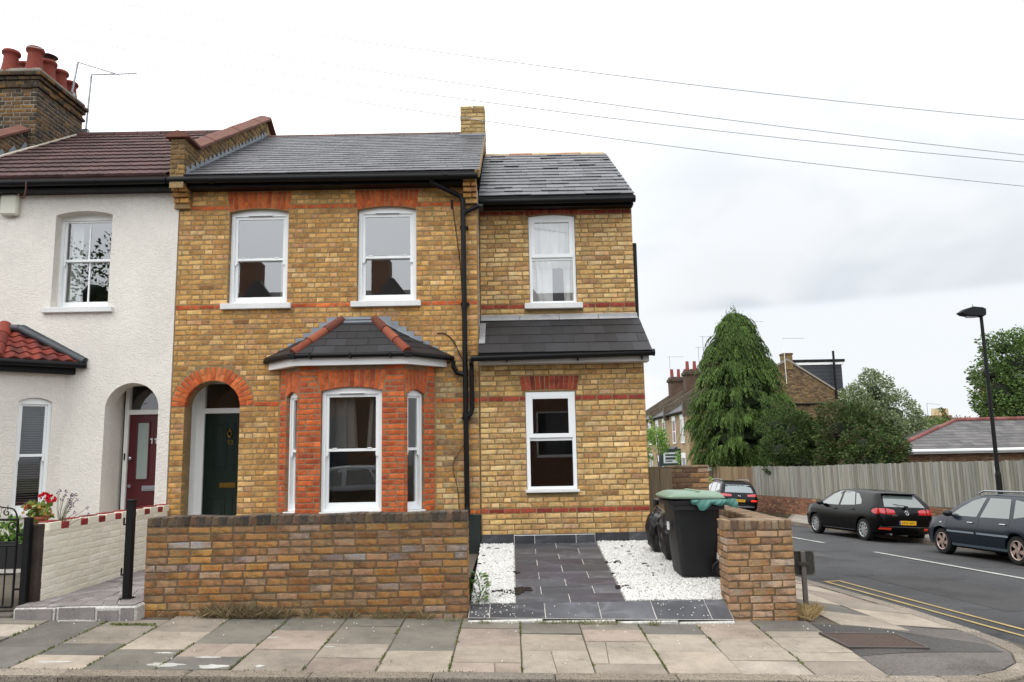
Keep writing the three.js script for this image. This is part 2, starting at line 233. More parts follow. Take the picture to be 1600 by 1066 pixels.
// ---------------------------------------------------------------- slates laid on a roof slope (X along the eaves, Y up the slope, Z out)
function clipRect(P, x0, x1, y0, y1) {
  const cut = (p, f) => { const o = []; for (let i = 0; i < p.length; i++) { const a = p[i], b = p[(i + 1) % p.length], fa = f(a), fb = f(b); if (fa >= 0) o.push(a); if ((fa > 0 && fb < 0) || (fa < 0 && fb > 0)) { const t = fa / (fa - fb); o.push([lerp(a[0], b[0], t), lerp(a[1], b[1], t)]); } } return o; };
  return cut(cut(cut(cut(P, (a) => a[0] - x0), (a) => x1 - a[0]), (a) => a[1] - y0), (a) => y1 - a[1]);
}
function slateGeo(P, y0, hgt, th, lift) {
  const z = (y) => .002 + (th + lift) * (1 - (y - y0) / hgt), pos = [], n = P.length, tp = P.map(([x, y]) => [x, y, z(y) + th]), bt = P.map(([x, y]) => [x, y, z(y) - .001]);
  for (let i = 1; i + 1 < n; i++) pos.push(...tp[0], ...tp[i], ...tp[i + 1]);
  for (let i = 0; i < n; i++) { const k = (i + 1) % n; pos.push(...tp[i], ...bt[i], ...bt[k], ...tp[i], ...bt[k], ...tp[k]); }
  const g = new THREE.BufferGeometry(); g.setAttribute('position', new THREE.Float32BufferAttribute(pos, 3)); g.computeVertexNormals(); return triUV(g);
}
function slateRoof(parent, Mx, P, { gauge, width, th = .006, mats: ms, seed = 1, limit = 290, name = 'slate', liftJ = .004, xJ = .012, gap = .004, lap = .03, stagger = .5 }) {
  const R = mulberry(seed), xs = P.map((p) => p[0]), ys = P.map((p) => p[1]), X0 = Math.min(...xs), X1 = Math.max(...xs), Y0 = Math.min(...ys), Y1 = Math.max(...ys), all = [], cache = new Map();
  for (let r = 0, y = Y0; y < Y1 - .02; r++, y += gauge) {
    let x = X0 - (r & 1 ? width * stagger : 0) - R() * xJ;
    while (x < X1) { const w = width + (R() - .5) * xJ * 2, q = clipRect(P, x + gap / 2, x + w - gap / 2, y, Math.min(y + gauge + lap, Y1)), dip = (R() - .5) * xJ * .5; x += w; if (q.length < 3) continue;
      let A = 0; for (let i = 0; i < q.length; i++) { const a = q[i], b = q[(i + 1) % q.length]; A += a[0] * b[1] - a[1] * b[0]; } if (Math.abs(A) < .002) continue;
      all.push({ q: q.map(([a, b]) => [a, b - (b === y ? dip : 0)]), y, A: Math.abs(A), lift: Math.pow(R(), 3) * liftJ, m: ms[Math.floor(R() * ms.length)] }); } }
  all.sort((a, b) => b.A - a.A); const rest = [];
  all.forEach((s, i) => {
    const cx = s.q[0][0], g = slateGeo(s.q.map(([a, b]) => [a - cx, b - s.y]), 0, gauge + lap, th, s.lift), off = R() * 9; const uv = g.attributes.uv; for (let k = 0; k < uv.count; k++) uv.setX(k, uv.getX(k) + off);
    const m4 = new THREE.Matrix4().makeTranslation(cx, s.y, 0).premultiply(Mx);
    if (i < limit) { const o = mesh(name, g, s.m, parent); m4.decompose(o.position, o.quaternion, o.scale); } else rest.push(g.applyMatrix4(m4));
  });
  if (rest.length) tag(mesh('roof_covering', mergeGeometries(rest), ms[0], parent), null, null, null, 'stuff');
}

// ---------------------------------------------------------------- windows: frame, sashes, panes, sill as pieces of one window; local x right, y up, z out
function makeWindow(parent, Mx, o) {
  const { x0, x1, y0, y1, rise = 0, type = 'sash', fw = .055, glass = M.glass, vent = true } = o, w = sub('window', parent); Mx.decompose(w.position, w.quaternion, w.scale);
  const head = (a, b, y, r) => r > 0 ? arcTop(a, b, y - r, r) : [[b, y], [a, y]];
  const fr = poly([[x0, y0], [x1, y0], ...head(x0, x1, y1, rise)], [[[x0 + fw, y0 + fw * .8], ...head(x0 + fw, x1 - fw, y1 - fw - rise * .9, 0).reverse(), [x1 - fw, y0 + fw * .8]]]);
  mesh('frame', slab(fr, .09, -.07), M.upvc, w);
  const a0 = x0 + fw, a1 = x1 - fw, b0 = y0 + fw * .8, b1 = y1 - fw - rise * .9, mid = o.mid ?? lerp(b0, b1, .5), s = o.sw ?? .042;
  const sash = (p0, p1, q0, q1, z, bot, top, st = s) => { const g = [B(p0, p0 + st, q0, q1, z - .035, z), B(p1 - st, p1, q0, q1, z - .035, z), B(p0 + st, p1 - st, q0, q0 + bot, z - .035, z - .001), B(p0 + st, p1 - st, q1 - top, q1, z - .035, z - .001)]; return g; };
  if (type === 'sash') {
    const up = sash(a0, a1, mid - .02, b1, 0, .038, s), lo = sash(a0, a1, b0, mid + .012, -.037, .075, .03);
    for (const x of [a0 + .001, a1 - s - .001]) { up.push(slab(poly([[x, mid - .02], [x, mid - .085], [x + s * (x < (a0 + a1) / 2 ? .55 : 1), mid - (x < (a0 + a1) / 2 ? .085 : .085)], [x + s, mid - .05], [x + s, mid - .02]]), .03, -.03)); }
    mesh('sash', merge(up), M.upvc, w); mesh('sash', merge(lo), M.upvc, w);
    const panes = o.bar ? [[a0 + s, (a0 + a1) / 2 - .008], [(a0 + a1) / 2 + .008, a1 - s]] : [[a0 + s, a1 - s]];
    for (const [p, q] of panes) { mesh('pane', flatPane(p - .002, q + .002, mid + .016, b1 - s + .002, -.016), glass, w); mesh('pane', flatPane(p - .002, q + .002, b0 + .073, mid - .016, -.055), o.glassLow ?? glass, w); }
    if (o.bar) for (const [q0, q1, z] of [[mid + .018, b1 - s, -.004], [b0 + .075, mid - .018, -.04]]) mesh('glazing_bar', B((a0 + a1) / 2 - .011, (a0 + a1) / 2 + .011, q0, q1, z - .026, z), M.upvc, w);
    if (!o.noLift) for (const x of [lerp(a0, a1, .17), lerp(a0, a1, .83)]) mesh('catch', B(x - .03, x + .03, mid + .016, mid + .03, -.012, .008, .004), M.upvc, w);
  } else {                                                       // a top-hung light over a fixed pane
    const g = sash(a0 - .012, a1 + .012, mid + .012, b1 + .012, .03, .06, .06, .06), r = B(a0, a1, mid - .03, mid + .011, -.035, .002);
    mesh('sash', merge(g), M.upvc, w); mesh('transom', r, M.upvc, w);
    mesh('pane', flatPane(a0 + .045, a1 - .045, mid + .07, b1 - .046, 0), glass, w); mesh('pane', flatPane(a0 - .002, a1 + .002, b0 - .002, mid - .028, -.02), o.glassLow ?? glass, w);
  }
  if (vent) { mesh('vent', B(lerp(x0, x1, .28), lerp(x0, x1, .72), y1 - fw - rise * .9 + .006, y1 - fw - rise * .9 + .024, .018, .034, .004), M.upvc, w); mesh('vent_slot', B(lerp(x0, x1, .3), lerp(x0, x1, .7), y1 - fw - rise * .9 + .0, y1 - fw - rise * .9 + .0055, .0205, .028, 0), M.black, w); }
  if (o.sill) { const q = o.sill; mesh('sill', cbox(q[1] - q[0], q[3] - q[2], q[4] - q[5], .006).translate((q[0] + q[1]) / 2, (q[2] + q[3]) / 2, (q[4] + q[5]) / 2), M.sill, w); }
  return w;
}
function flatPane(x0, x1, y0, y1, z) { const g = new THREE.PlaneGeometry(x1 - x0, y1 - y0).toNonIndexed(); g.translate((x0 + x1) / 2, (y0 + y1) / 2, z); return g; }
function curtainGeo(x0, x1, y0, y1, z, waves, amp, seed, pinch = 0) {   // cloth hanging in folds
  const R = mulberry(seed), n = Math.max(24, waves * 10), m = 8, ph = R() * 6, pos = [], idx = [];
  for (let j = 0; j <= m; j++) for (let i = 0; i <= n; i++) { const t = i / n, v = j / m, a = t * waves * 2 * Math.PI + ph + .6 * Math.sin(t * 9 + ph); const k = amp * (.6 + .6 * (1 - v)) * (1 + .4 * Math.sin(t * 23 + ph)); pos.push(lerp(x0, x1, t) + pinch * (1 - v) * (t - .5) + Math.cos(a) * k * .4, lerp(y0, y1, v), z + Math.sin(a) * k); }
  for (let j = 0; j < m; j++) for (let i = 0; i < n; i++) { const a = j * (n + 1) + i; idx.push(a, a + 1, a + n + 2, a, a + n + 2, a + n + 1); }
  const g = new THREE.BufferGeometry(); g.setAttribute('position', new THREE.Float32BufferAttribute(pos, 3)); g.setIndex(idx); g.computeVertexNormals(); return triUV(toCreasedNormals(g, 1.2));
}
const gutter = (pts, r = .055) => pipe(pts, r, 12);
GEO.E = []; for (let i = 0; i < 8; i++) GEO.E.push(brickGeo(.105, .066, .226, 300 + i, .007, .003)); REF.E = .105;
const numerals = [];
// ================================================================ the brick house with the bay
const BY = 2.361;                                                     // height of the red course at the springing of the door arch
const slateA = ['#56565a', '#4e4e52', '#5e5e62', '#48484c', '#535256'].map((c) => mat(c, { r: .55, map: T.slate, k: 1.05 }));
const slateB = ['#5b5c5f', '#55565a', '#626366', '#505154', '#6a6b6f'].map((c) => mat(c, { r: .5, map: T.slate, k: 1.05 }));
const slateC = ['#2b2a2d', '#252427', '#313034', '#222124'].map((c) => mat(c, { r: .62, map: T.slate }));
const copingM = mat('#6d463a', { r: .9, map: T.tile, k: 1.15 }), hipM = ['#8f4a31', '#83412b', '#975339', '#723f30'].map((c) => mat(c, { r: .9, map: T.tile, k: 1.1 }));
const saddle = (w, L) => slab(poly([[-w / 2, 0], [w / 2, 0], [w / 2, .035], [.02, .1], [-.02, .1], [-w / 2, .035]]), L);
const house = thing('brick_house', 'yellow brick terraced house with red brick bay and dark green door', 'house');
{
  const W1 = { x0: -4.125, x1: -3.262, y0: 3.83, y1: 5.265 }, W2 = { x0: -2.228, x1: -1.367, y0: 3.83, y1: 5.272 }, D = { c: -4.29, r: .39, s: 2.34 };
  const hole = (w, g = .006) => [[w.x0 - g, w.y0 - .03], [w.x1 + g, w.y0 - .03], ...arcTop(w.x0 - g, w.x1 + g, w.y1 - .05, .05)];
  const wallShape = poly([[-4.885, .1], [-.462, .1], [-.462, 5.62], [-4.885, 5.62]], [hole(W1), hole(W2), [[D.c - D.r - .006, .11], [D.c + D.r + .006, .11], ...semi(D.c, D.s, D.r + .006, 20, .92)], [[-3.2, .35], [-1.22, .35], [-1.22, 2.8], [-3.2, 2.8]]]);
  const wall = mesh('wall', slab(wallShape, .26, -.2645), M.mortarA, house);
  mesh('shell', merge([B(-4.98, -4.886, 0, 5.6, -7, -.27, 0), B(-.56, -.4625, 0, 5.6, -7, -.27, 0), B(-4.88, -.563, 0, 5.6, -7.1, -6.9, 0), B(-4.88, -.563, 3.12, 3.3, -6.9, -.27, 0), B(-4.88, -.563, .05, .12, -6.9, -.27, 0), B(-4.88, -.563, 5.45, 5.55, -6.9, -.27, 0), B(-3.62, -3.55, .12, 5.45, -6.9, -.9, 0), B(-3.5, -.57, .12, 5.45, -4.2, -4.1, 0)]), M.plaster, house);
  const shape = (u) => 5.0, bl = [];
  const trap = (v, a, b, y0, y1, da) => v > y0 && v < y1 ? [a - da * (v - y0) / (y1 - y0), b + da * (v - y0) / (y1 - y0)] : null;
  for (const w of [W1, W2]) bl.push((v) => v > 3.83 && v < 5.23 ? [w.x0, w.x1] : null, (v) => v > 3.745 && v <= 3.83 ? [w.x0 - .085, w.x1 + .075] : null, (v) => trap(v, w.x0 + .002, w.x1 - .002, 5.22, 5.53, .05));
  bl.push((v) => v < D.s ? [D.c - D.r, D.c + D.r] : null, (v) => { const h = .595 * .595 - Math.pow((v - D.s) / .97, 2); return v >= D.s && h > 0 ? [D.c - Math.sqrt(h), D.c + Math.sqrt(h)] : null; });
  bl.push((v) => v < 2.98 ? [-3.33, -1.085] : null, (v) => v >= 2.98 && v < 3.5 ? [-3.2 + (v - 2.98) * 1.3, -1.2 - (v - 2.98) * 1.3] : null);
  bl.push((v) => v > 5.25 ? [-.665, -.4] : null, (v) => v > 5.25 ? [-5, -4.7] : null);
  const band = (k) => k === 0 || k === 19 || k === 39 || k === -21;
  const recs = layBricks({ M: XY, u0: -4.88, u1: -.462, k0: -27, k1: 42, v0: BY, blocks: bl, bond: 'flemish', seed: 11, pal: (k, u, R) => band(k) && !(k === -21 && u < -1) ? PAL.red : (u > -1.1 && k < 8 && R() < .55 ? [['#b39a6c', 2], ['#c0a678', 2], ['#a78558', 2], ['#b58e66', 2], ['#8f7152', 1]] : PAL.stock) });
  for (const [w, sd] of [[W1, 21], [W2, 22]]) { const c = (w.x0 + w.x1) / 2, arch = (u) => 5.225 + .045 * (1 - Math.pow((u - c) / .44, 2)); recs.push(...soldiers({ M: XY, u0: w.x0 - .03, u1: w.x1 + .03, n: 13, bot: arch, top: () => 5.53, pal: PAL.red, seed: sd, splay: .14 })); }
  { const R = mulberry(31), n = 21; for (let i = 0; i < n; i++) { const a = Math.PI * (i + .5) / n, r = .49, full = i % 2; const f = (rr, L, ty) => recs.push({ M: XY, x: D.c + rr * Math.cos(a), y: D.s + .95 * rr * Math.sin(a), len: L, h: .063, rot: a, z: .001 + R() * .002, type: ty, col: pick(PAL.red, R()), r: Math.floor(R() * 8), sh: .9 + R() * .2 }); if (full) f(r, .2, 'W'); else { f(.44, .094, 'HD'); f(.54, .094, 'H'); } } }
  const sideM = frameM([-.462, 0, 0], [0, 0, -1], [0, 1, 0]);
  recs.push(...layBricks({ M: sideM, u0: .0, u1: .7, k0: 17, k1: 41, v0: BY, seed: 41, pal: PAL.stock }));
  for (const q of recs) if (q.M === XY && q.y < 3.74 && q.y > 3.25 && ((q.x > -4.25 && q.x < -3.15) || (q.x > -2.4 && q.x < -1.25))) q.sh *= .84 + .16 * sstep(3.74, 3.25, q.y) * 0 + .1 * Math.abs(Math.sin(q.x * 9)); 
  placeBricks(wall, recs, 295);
  // corbels under the two ends of the eaves
  for (const [x0, x1, nm] of [[-4.94, -4.705, 1], [-.66, -.452, 2]]) { const c = mesh('corbel', B(x0 + .02, x1 - .02, 5.27, 5.66, -.005, .06, 0), M.mortarA, house), r = []; for (let k = 0; k < 5; k++) r.push(...layBricks({ M: new THREE.Matrix4().makeTranslation(0, 0, .05 + .045 * Math.min(k, 3) + .01), u0: x0, u1: x1, k0: k, k1: k, v0: 5.305, seed: 50 + k + nm * 9, pal: PAL.stock, deepAt: false })); for (const q of r) q.type = q.type[0] + 'D'; placeBricks(c, r, 40); }
  // windows
  for (const w of [W1, W2]) { makeWindow(house, new THREE.Matrix4().makeTranslation(0, 0, -.1), { ...w, rise: .05, glass: M.glassHi, mid: 4.515, sill: [w.x0 - .085, w.x1 + .075, 3.742, 3.826, .16, -.03] }); }
  // front door in its lobby
  const dz = -.56, fr = [];
  fr.push(B(-4.74, -4.61, .25, 2.8, dz - .06, dz + .02, .004), B(-3.84, -3.78, .25, 2.8, dz - .06, dz + .02, .004), B(-4.612, -3.842, 2.268, 2.345, dz - .06, dz + .02, .004));
  mesh('door_frame', merge(fr), M.white, house);
  mesh('lobby_lining', merge([B(-4.8, -4.725, .2, 2.8, dz + .02, -.2, .002), B(-3.86, -3.8, .2, 2.8, dz + .02, -.27, .002), B(-4.8, -3.8, 2.72, 2.78, dz - .06, -.27, .002), B(-4.8, -3.8, .22, .3, dz - .1, .1, .004)]), M.white, house);
  mesh('fanlight', flatPane(-4.61, -3.84, 2.34, 2.74, dz - .02), M.glass, house);
  const gD = mat('#0d211c', { r: .22 }), dr = mesh('door', B(-4.608, -3.844, .3, 2.266, dz - .05, dz - .012, .003), gD, house);
  for (const [x0, x1, y0, y1] of [[-4.5, -4.27, 1.42, 2.13], [-4.18, -3.95, 1.42, 2.13], [-4.5, -4.27, .45, 1.05], [-4.18, -3.95, .45, 1.05]]) mesh('door_panel', merge([B(x0, x1, y0, y0 + .022, dz - .014, dz + .002, .004), B(x0, x1, y1 - .022, y1, dz - .014, dz + .002, .004), B(x0, x0 + .022, y0 + .023, y1 - .023, dz - .014, dz + .002, .004), B(x1 - .022, x1, y0 + .023, y1 - .023, dz - .014, dz + .002, .004), B(x0 + .05, x1 - .05, y0 + .05, y1 - .05, dz - .02, dz - .004, .006)]), gD, dr);
  mesh('letter_box', merge([B(-4.36, -4.12, 1.165, 1.24, dz - .014, dz + .006, .004), B(-4.33, -4.15, 1.185, 1.22, dz + .007, dz + .013, .003)]), M.brass, dr);
  mesh('knocker', merge([new THREE.TorusGeometry(.03, .009, 6, 14).scale(1, 1.5, 1).translate(-4.225, 1.96, dz + .012), new THREE.SphereGeometry(.022, 10, 8).translate(-4.225, 2.02, dz + .008), B(-4.245, -4.205, 1.9, 1.925, dz - .01, dz + .02, .004)]), M.brass, dr);
  numerals.push(['13', -4.265, 1.8, dz - .008, .065, M.brass, dr]);
  // roof
  const sl = Math.hypot(2.12, 3.63), rM = frameM([-4.7, 5.675, .33], [1, 0, 0], [0, 2.12, -3.63]), backM = frameM([-.41, 5.6, -7.1], [-1, 0, 0], [0, 2.2, 3.8]);
  const roof = mesh('roof', merge([cbox(4.29, sl, .06, 0).translate(2.145, sl / 2, -.034).applyMatrix4(rM), cbox(4.29, 4.39, .06, 0).translate(2.145, 2.19, -.034).applyMatrix4(backM)]), slateA[3], house);
  slateRoof(roof, rM, [[0, 0], [4.29, 0], [4.29, sl], [0, sl]], { gauge: .21, width: .25, th: .009, mats: slateA, seed: 61, limit: 295 });
  for (let i = 0; i < 9; i++) mesh('ridge_tile', new THREE.CylinderGeometry(.085, .085, .44, 12, 1, true, 0, Math.PI).rotateZ(Math.PI / 2).translate(-4.45 + i * .45, 7.745, -3.3), mat(['#5f483f', '#584139', '#674e43', '#523f38'][i % 4], { r: .9, map: T.tile, k: 1.1 }), roof);
  mesh('verge', merge([B(-.47, -.4, -.02, sl, -.1, .012, .004).translate(4.7, 0, 0).applyMatrix4(rM)]), mat('#a88a60', { r: .95, map: T.grit }), roof);
  mesh('fascia', B(-4.7, -.66, 5.535, 5.64, .002, .2, .004), M.black, house);
  mesh('gutter', merge([gutter([[-4.95, 5.63, .28], [-.43, 5.615, .28]], .055), ...[-4.3, -2.5, -.9].map((x) => cyl([x - .03, 5.622, .28], [x + .03, 5.622, .28], .059, .059, 12))]), M.black, house);
  // party wall parapet with its coping and stepped lead flashing
  const yr = (u) => 5.675 + (.33 + u) * .584, pp = sub('parapet', house), pM = frameM([-4.7, 0, 0], [0, 0, -1], [0, 1, 0]);
  mesh('core', slab(poly([[-.315, 5.5], [3.3, 7.6], [3.3, yr(3.3) + .35], [.1, 6.24], [-.315, 6.24]]), .2, -.208).applyMatrix4(pM), M.mortarA, pp);
  mesh('core', slab(poly([[3.32, 7.5], [7, 5.4], [7, 5.95], [3.32, 8.1]]), .2, -.2).applyMatrix4(pM), M.mortarA, pp);
  const pr = layBricks({ M: pM, u0: -.325, u1: 3.3, k0: 44, k1: 78, v0: BY, seed: 71, pal: PAL.parapet, deepAt: false, blocks: [(v) => [(v - 5.675) / .584 - .33, 99], (v) => v > 6.24 ? [-9, Math.max(.1, (v - 6.06) / .584 - .33)] : null] });
  pr.push(...layBricks({ M: new THREE.Matrix4().makeTranslation(0, 0, .325), u0: -4.915, u1: -4.695, k0: 45, k1: 51, v0: BY, seed: 72, pal: PAL.parapet, deepAt: false }));
  placeBricks(pp, pr, 140);
  const fl = [[-.3, yr(-.3) - .02]]; for (let i = 0; i < 22; i++) { const u = -.28 + i * .163; fl.push([u, yr(u) + .02]); } const up = []; for (let i = 21; i >= 0; i--) { const u = -.28 + i * .163; up.push([u + .15, yr(u) + .15], [u + .02, yr(u) + .15], [u + .015, yr(u) + .06]); }
  mesh('flashing', slab(poly([[-.3, yr(-.3) - .01], [3.28, yr(3.28) - .01], ...up]), .006, .008).applyMatrix4(pM), M.lead, pp);
  const tM = frameM([-4.8, 0, 0], [0, 0, -1], [0, 1, 0]), ang = Math.atan(.584);
  for (let i = 0; i < 6; i++) mesh('coping_stone', saddle(.34, .62).rotateX(ang).translate(-4.8, 6.26 + i * .63 * Math.sin(ang), -.1 - i * .63 * Math.cos(ang)).translate(0, .005 * (i % 2), 0).applyMatrix4(new THREE.Matrix4().makeTranslation(0, 0, -0)).translate(0, .62 * Math.sin(ang), -.62 * Math.cos(ang)), copingM, pp);
  mesh('coping_stone', saddle(.34, .5).translate(-4.8, 6.25, -.12), copingM, pp); mesh('coping_stone', saddle(.34, 3.6).rotateX(-ang).translate(-4.8, 8.2, -3.34 - 3.6 * Math.cos(ang)).translate(0, -3.6 * Math.sin(ang), 0), copingM, pp);
  // small chimney at the far end of the ridge
  const ch = mesh('chimney', B(-.875, -.42, 7.3, 8.2, -3.45, -3.008, .01), M.mortarB, house), cr = [];
  cr.push(...layBricks({ M: frameM([0, 0, -3.0], [1, 0, 0], [0, 1, 0]), u0: -.885, u1: -.41, k0: 0, k1: 9, v0: 7.52, seed: 81, pal: PAL.chim2, deepAt: false }), ...layBricks({ M: frameM([-.41, 0, -3], [0, 0, -1], [0, 1, 0]), u0: 0, u1: .45, k0: 0, k1: 9, v0: 7.52, seed: 82, pal: PAL.chim2, deepAt: false }));
  placeBricks(ch, cr, 80); mesh('flashing', merge([B(-.91, -.39, 7.52, 7.66, -3.0, -2.975, .003), B(-.91, -.39, 7.49, 7.53, -3.0, -2.86, .003)]), M.lead, ch); mesh('flaunching', new THREE.CylinderGeometry(.1, .2, .05, 12).translate(-.65, 8.225, -3.22), M.mortarD, ch);
  // rainwater pipes and cables on the front
  mesh('drainpipe', merge([pipe([[-1.11, 5.58, .28], [-1.1, 5.53, .24], [-.69, 5.37, .075], [-.662, 5.3, .075], [-.645, .86, .075], [-.64, .77, .1]], .038), ...[4.9, 3.75, 2.1].map((y) => B(-.71, -.585, y - .015, y + .015, 0, .09, .004)), ...[5.16, 3.75, 2.15].map((y) => cyl([-.653, y - .07, .075], [-.653, y + .03, .075], .046, .046, 10)), pipe([[-.82, 2.92, .1], [-.82, 2.83, .09], [-.77, 2.75, .075], [-.655, 2.71, .075]], .032), pipe([[-.56, 2.9, .27], [-.56, 2.86, .1], [-.558, 2.24, .07], [-.58, 2.16, .07], [-.645, 2.1, .075]], .032), pipe([[-.65, 5.12, .075], [-.44, 5.22, .06], [-.405, 5.25, -.05], [-.4, 5.28, -.3], [-.4, 5.4, -.4]], .032)]), M.black, house);
  mesh('cable', merge([curveTube([[-.83, 5.33, .02], [-.79, 5.0, .012], [-.72, 4.4, .012], [-.69, 3.9, .012]], .006), B(-.845, -.815, 5.21, 5.34, 0, .03, .004), curveTube([[-.69, 1.72, .02], [-.84, 1.45, .012], [-.78, 1.1, .012], [-.76, .8, .012]], .004), curveTube([[-.7, 2.95, .04], [-.85, 3.25, .012], [-.98, 3.34, .012], [-1.06, 3.33, .012]], .008)]), M.iron, house);
  mesh('plinth', B(-.64, -.462, .2, .752, .002, .045, .006), mat('#1c2624', { r: .6, map: T.grit }), house);

  // the bay
  const bay = sub('bay', house), xs = [-3.32, -2.937, -1.475, -1.098], facets = [
    { M: frameM([-3.32, 0, 0], [.383, 0, .4], [0, 1, 0]), L: .554, w: { x0: .2, x1: .49, y0: .85, y1: 2.5 }, s: 91, hd: 6 },
    { M: frameM([-2.937, 0, .4], [1, 0, 0], [0, 1, 0]), L: 1.462, w: { x0: .312, x1: 1.142, y0: .85, y1: 2.545 }, s: 92, hd: 13 },
    { M: frameM([-1.475, 0, .4], [.377, 0, -.4], [0, 1, 0]), L: .55, w: { x0: .06, x1: .35, y0: .85, y1: 2.5 }, s: 93, hd: 6 }];
  const bm = mesh('brick_face', merge(facets.map((f) => { const w = f.w; return slab(poly([[.005, .1], [f.L - .005, .1], [f.L - .005, 2.9], [.005, 2.9]], [[[w.x0 - .006, w.y0 - .06], [w.x1 + .006, w.y0 - .06], ...arcTop(w.x0 - .006, w.x1 + .006, w.y1 - .05, .056)]]), .1, -.1045).applyMatrix4(f.M); })), M.mortarR, bay);
  const br = [];
  for (const f of facets) { const w = f.w, c = (w.x0 + w.x1) / 2, hw = (w.x1 - w.x0) / 2, lb = (u) => w.y1 - .05 + .05 * Math.max(0, 1 - Math.pow((u - c) / hw, 2)), pad = f.hd > 8 ? .045 : .05;
    br.push(...layBricks({ M: f.M, u0: 0, u1: f.L, k0: -24, k1: 6, v0: BY, seed: f.s, pal: PAL.bayred, rough: 2, blocks: [(v) => v > w.y0 - .06 && v < w.y1 - .04 ? [w.x0, w.x1] : null, (v) => v > w.y1 - .05 && v < 2.79 ? [Math.max(-.02, w.x0 - pad), Math.min(f.L + .02, w.x1 + pad)] : null] }));
    br.push(...soldiers({ M: f.M, u0: Math.max(.005, w.x0 - pad), u1: Math.min(f.L - .005, w.x1 + pad), n: f.hd, bot: lb, top: () => 2.79, pal: PAL.bayred, seed: f.s + 5, splay: .12 }));
    makeWindow(house, f.M.clone().multiply(new THREE.Matrix4().makeTranslation(0, 0, -.075)), { ...w, rise: .05, mid: 1.68, fw: f.hd > 8 ? .05 : .035, sw: f.hd > 8 ? .04 : .03, vent: f.hd > 8, noLift: f.hd < 8, sill: [w.x0 - .01, w.x1 + .01, w.y0 - .06, w.y0 - .004, .1, -.05] }); }
  placeBricks(bm, br, 295);
  const off = (d, y, xe = .0) => [[-3.32 - d * 1.45 - xe, y, .004], [-2.937 - d * .44, y, .4 + d], [-1.475 + d * .44, y, .4 + d], [-1.098 + d * 1.45 + xe, y, .004]];
  const strip = (a, b) => { const p = []; for (let i = 0; i < 3; i++) p.push(...a[i], ...a[i + 1], ...b[i + 1], ...a[i], ...b[i + 1], ...b[i]); const g = new THREE.BufferGeometry(); g.setAttribute('position', new THREE.Float32BufferAttribute(p, 3)); g.computeVertexNormals(); return triUV(g); };
  mesh('fascia', merge([strip(off(.12, 2.842), off(.12, 2.945)), strip(off(-.02, 2.85), off(.12, 2.842))]), M.fascia, bay);
  const go = off(.165, 2.972); go[0] = [-3.54, 2.966, .02]; go[3] = [-.83, 2.962, .02];
  mesh('gutter', merge([gutter(go, .036), ...[1, 2].map((i) => B(go[i][0] - .055, go[i][0] + .055, 2.93, 3.0, go[i][2] - .06, go[i][2] + .05, .01)), ...[-2.75, -2.2, -1.65].map((x) => B(x - .012, x + .012, 2.925, 2.995, .5, .61, .003))]), M.black, bay);
  const e = off(.17, 2.995), tL = [-2.44, 3.555, .01], tR = [-1.96, 3.555, .01], broof = sub('bay_roof', house);
  const facet = (A, Bp, pts, seed) => { const u = V3(...Bp).sub(V3(...A)).normalize(), q = V3(...pts[0]).sub(V3(...A)), v = q.clone().sub(u.clone().multiplyScalar(q.dot(u))).normalize(), fm = frameM(A, u.toArray(), v.toArray()), inv = fm.clone().invert(), P = [A, Bp, ...pts].map((p) => { const t = V3(...p).applyMatrix4(inv); return [t.x, t.y]; }); mesh('roof_deck', slab(poly(P), .02, -.024).applyMatrix4(fm), slateC[3], broof); slateRoof(broof, fm, P, { gauge: .165, width: .29, th: .006, mats: slateC, seed, limit: 90, lap: .02 }); };
  facet(e[1], e[2], [tR, tL], 95); facet(e[0], e[1], [tL], 96); facet(e[2], e[3], [tR], 97);
  const hip = (a, b) => { const A = V3(...a), D = V3(...b).sub(A), L = D.length(); D.normalize(); for (let i = 0; i < 3; i++) { const l = L / 3, p = A.clone().addScaledVector(D, l * i), q = A.clone().addScaledVector(D, l * (i + 1.06)); mesh('hip_tile', merge([cyl(p.toArray(), q.toArray(), .078 - .006, .07 - .012, 14)]), hipM[(i + 1) % 4], broof); } };
  hip([e[1][0] + .02, 3.01, e[1][2] - .03], [tL[0], tL[1] + .0, tL[2] + .03]); hip([e[2][0] - .02, 3.01, e[2][2] - .03], [tR[0], tR[1], tR[2] + .03]);
  const st = []; const n = 8; for (let i = 0; i < n; i++) { const x = -3.45 + i * .113, y = 3.0 + i * .075; st.push([x, y], [x, y + .075]); } const stR = st.map(([x, y]) => [-4.36 - x + -.03, y]).reverse();
  const shp = [...st, [-2.55, 3.6], [-1.8, 3.6], ...stR];
  mesh('flashing', merge([slab(poly([...shp, [-1.2, 2.99], [-3.2, 2.99]]), .006, .006), B(-2.47, -1.93, 3.5, 3.535, .012, .075, .004), cyl([-3.42, 3.02, .03], [-2.46, 3.56, .03], .02), cyl([-.97, 3.02, .03], [-1.94, 3.56, .03], .02)]), M.lead, broof);
  for (const [x0, x1, s] of [[-2.62, -2.2, 1], [-1.98, -1.66, 2]]) mesh('curtain', curtainGeo(x0, x1, 1.7, 2.42, .2, 4, .025, s, .1), mat('#55534e', { r: .95 }), house);
}
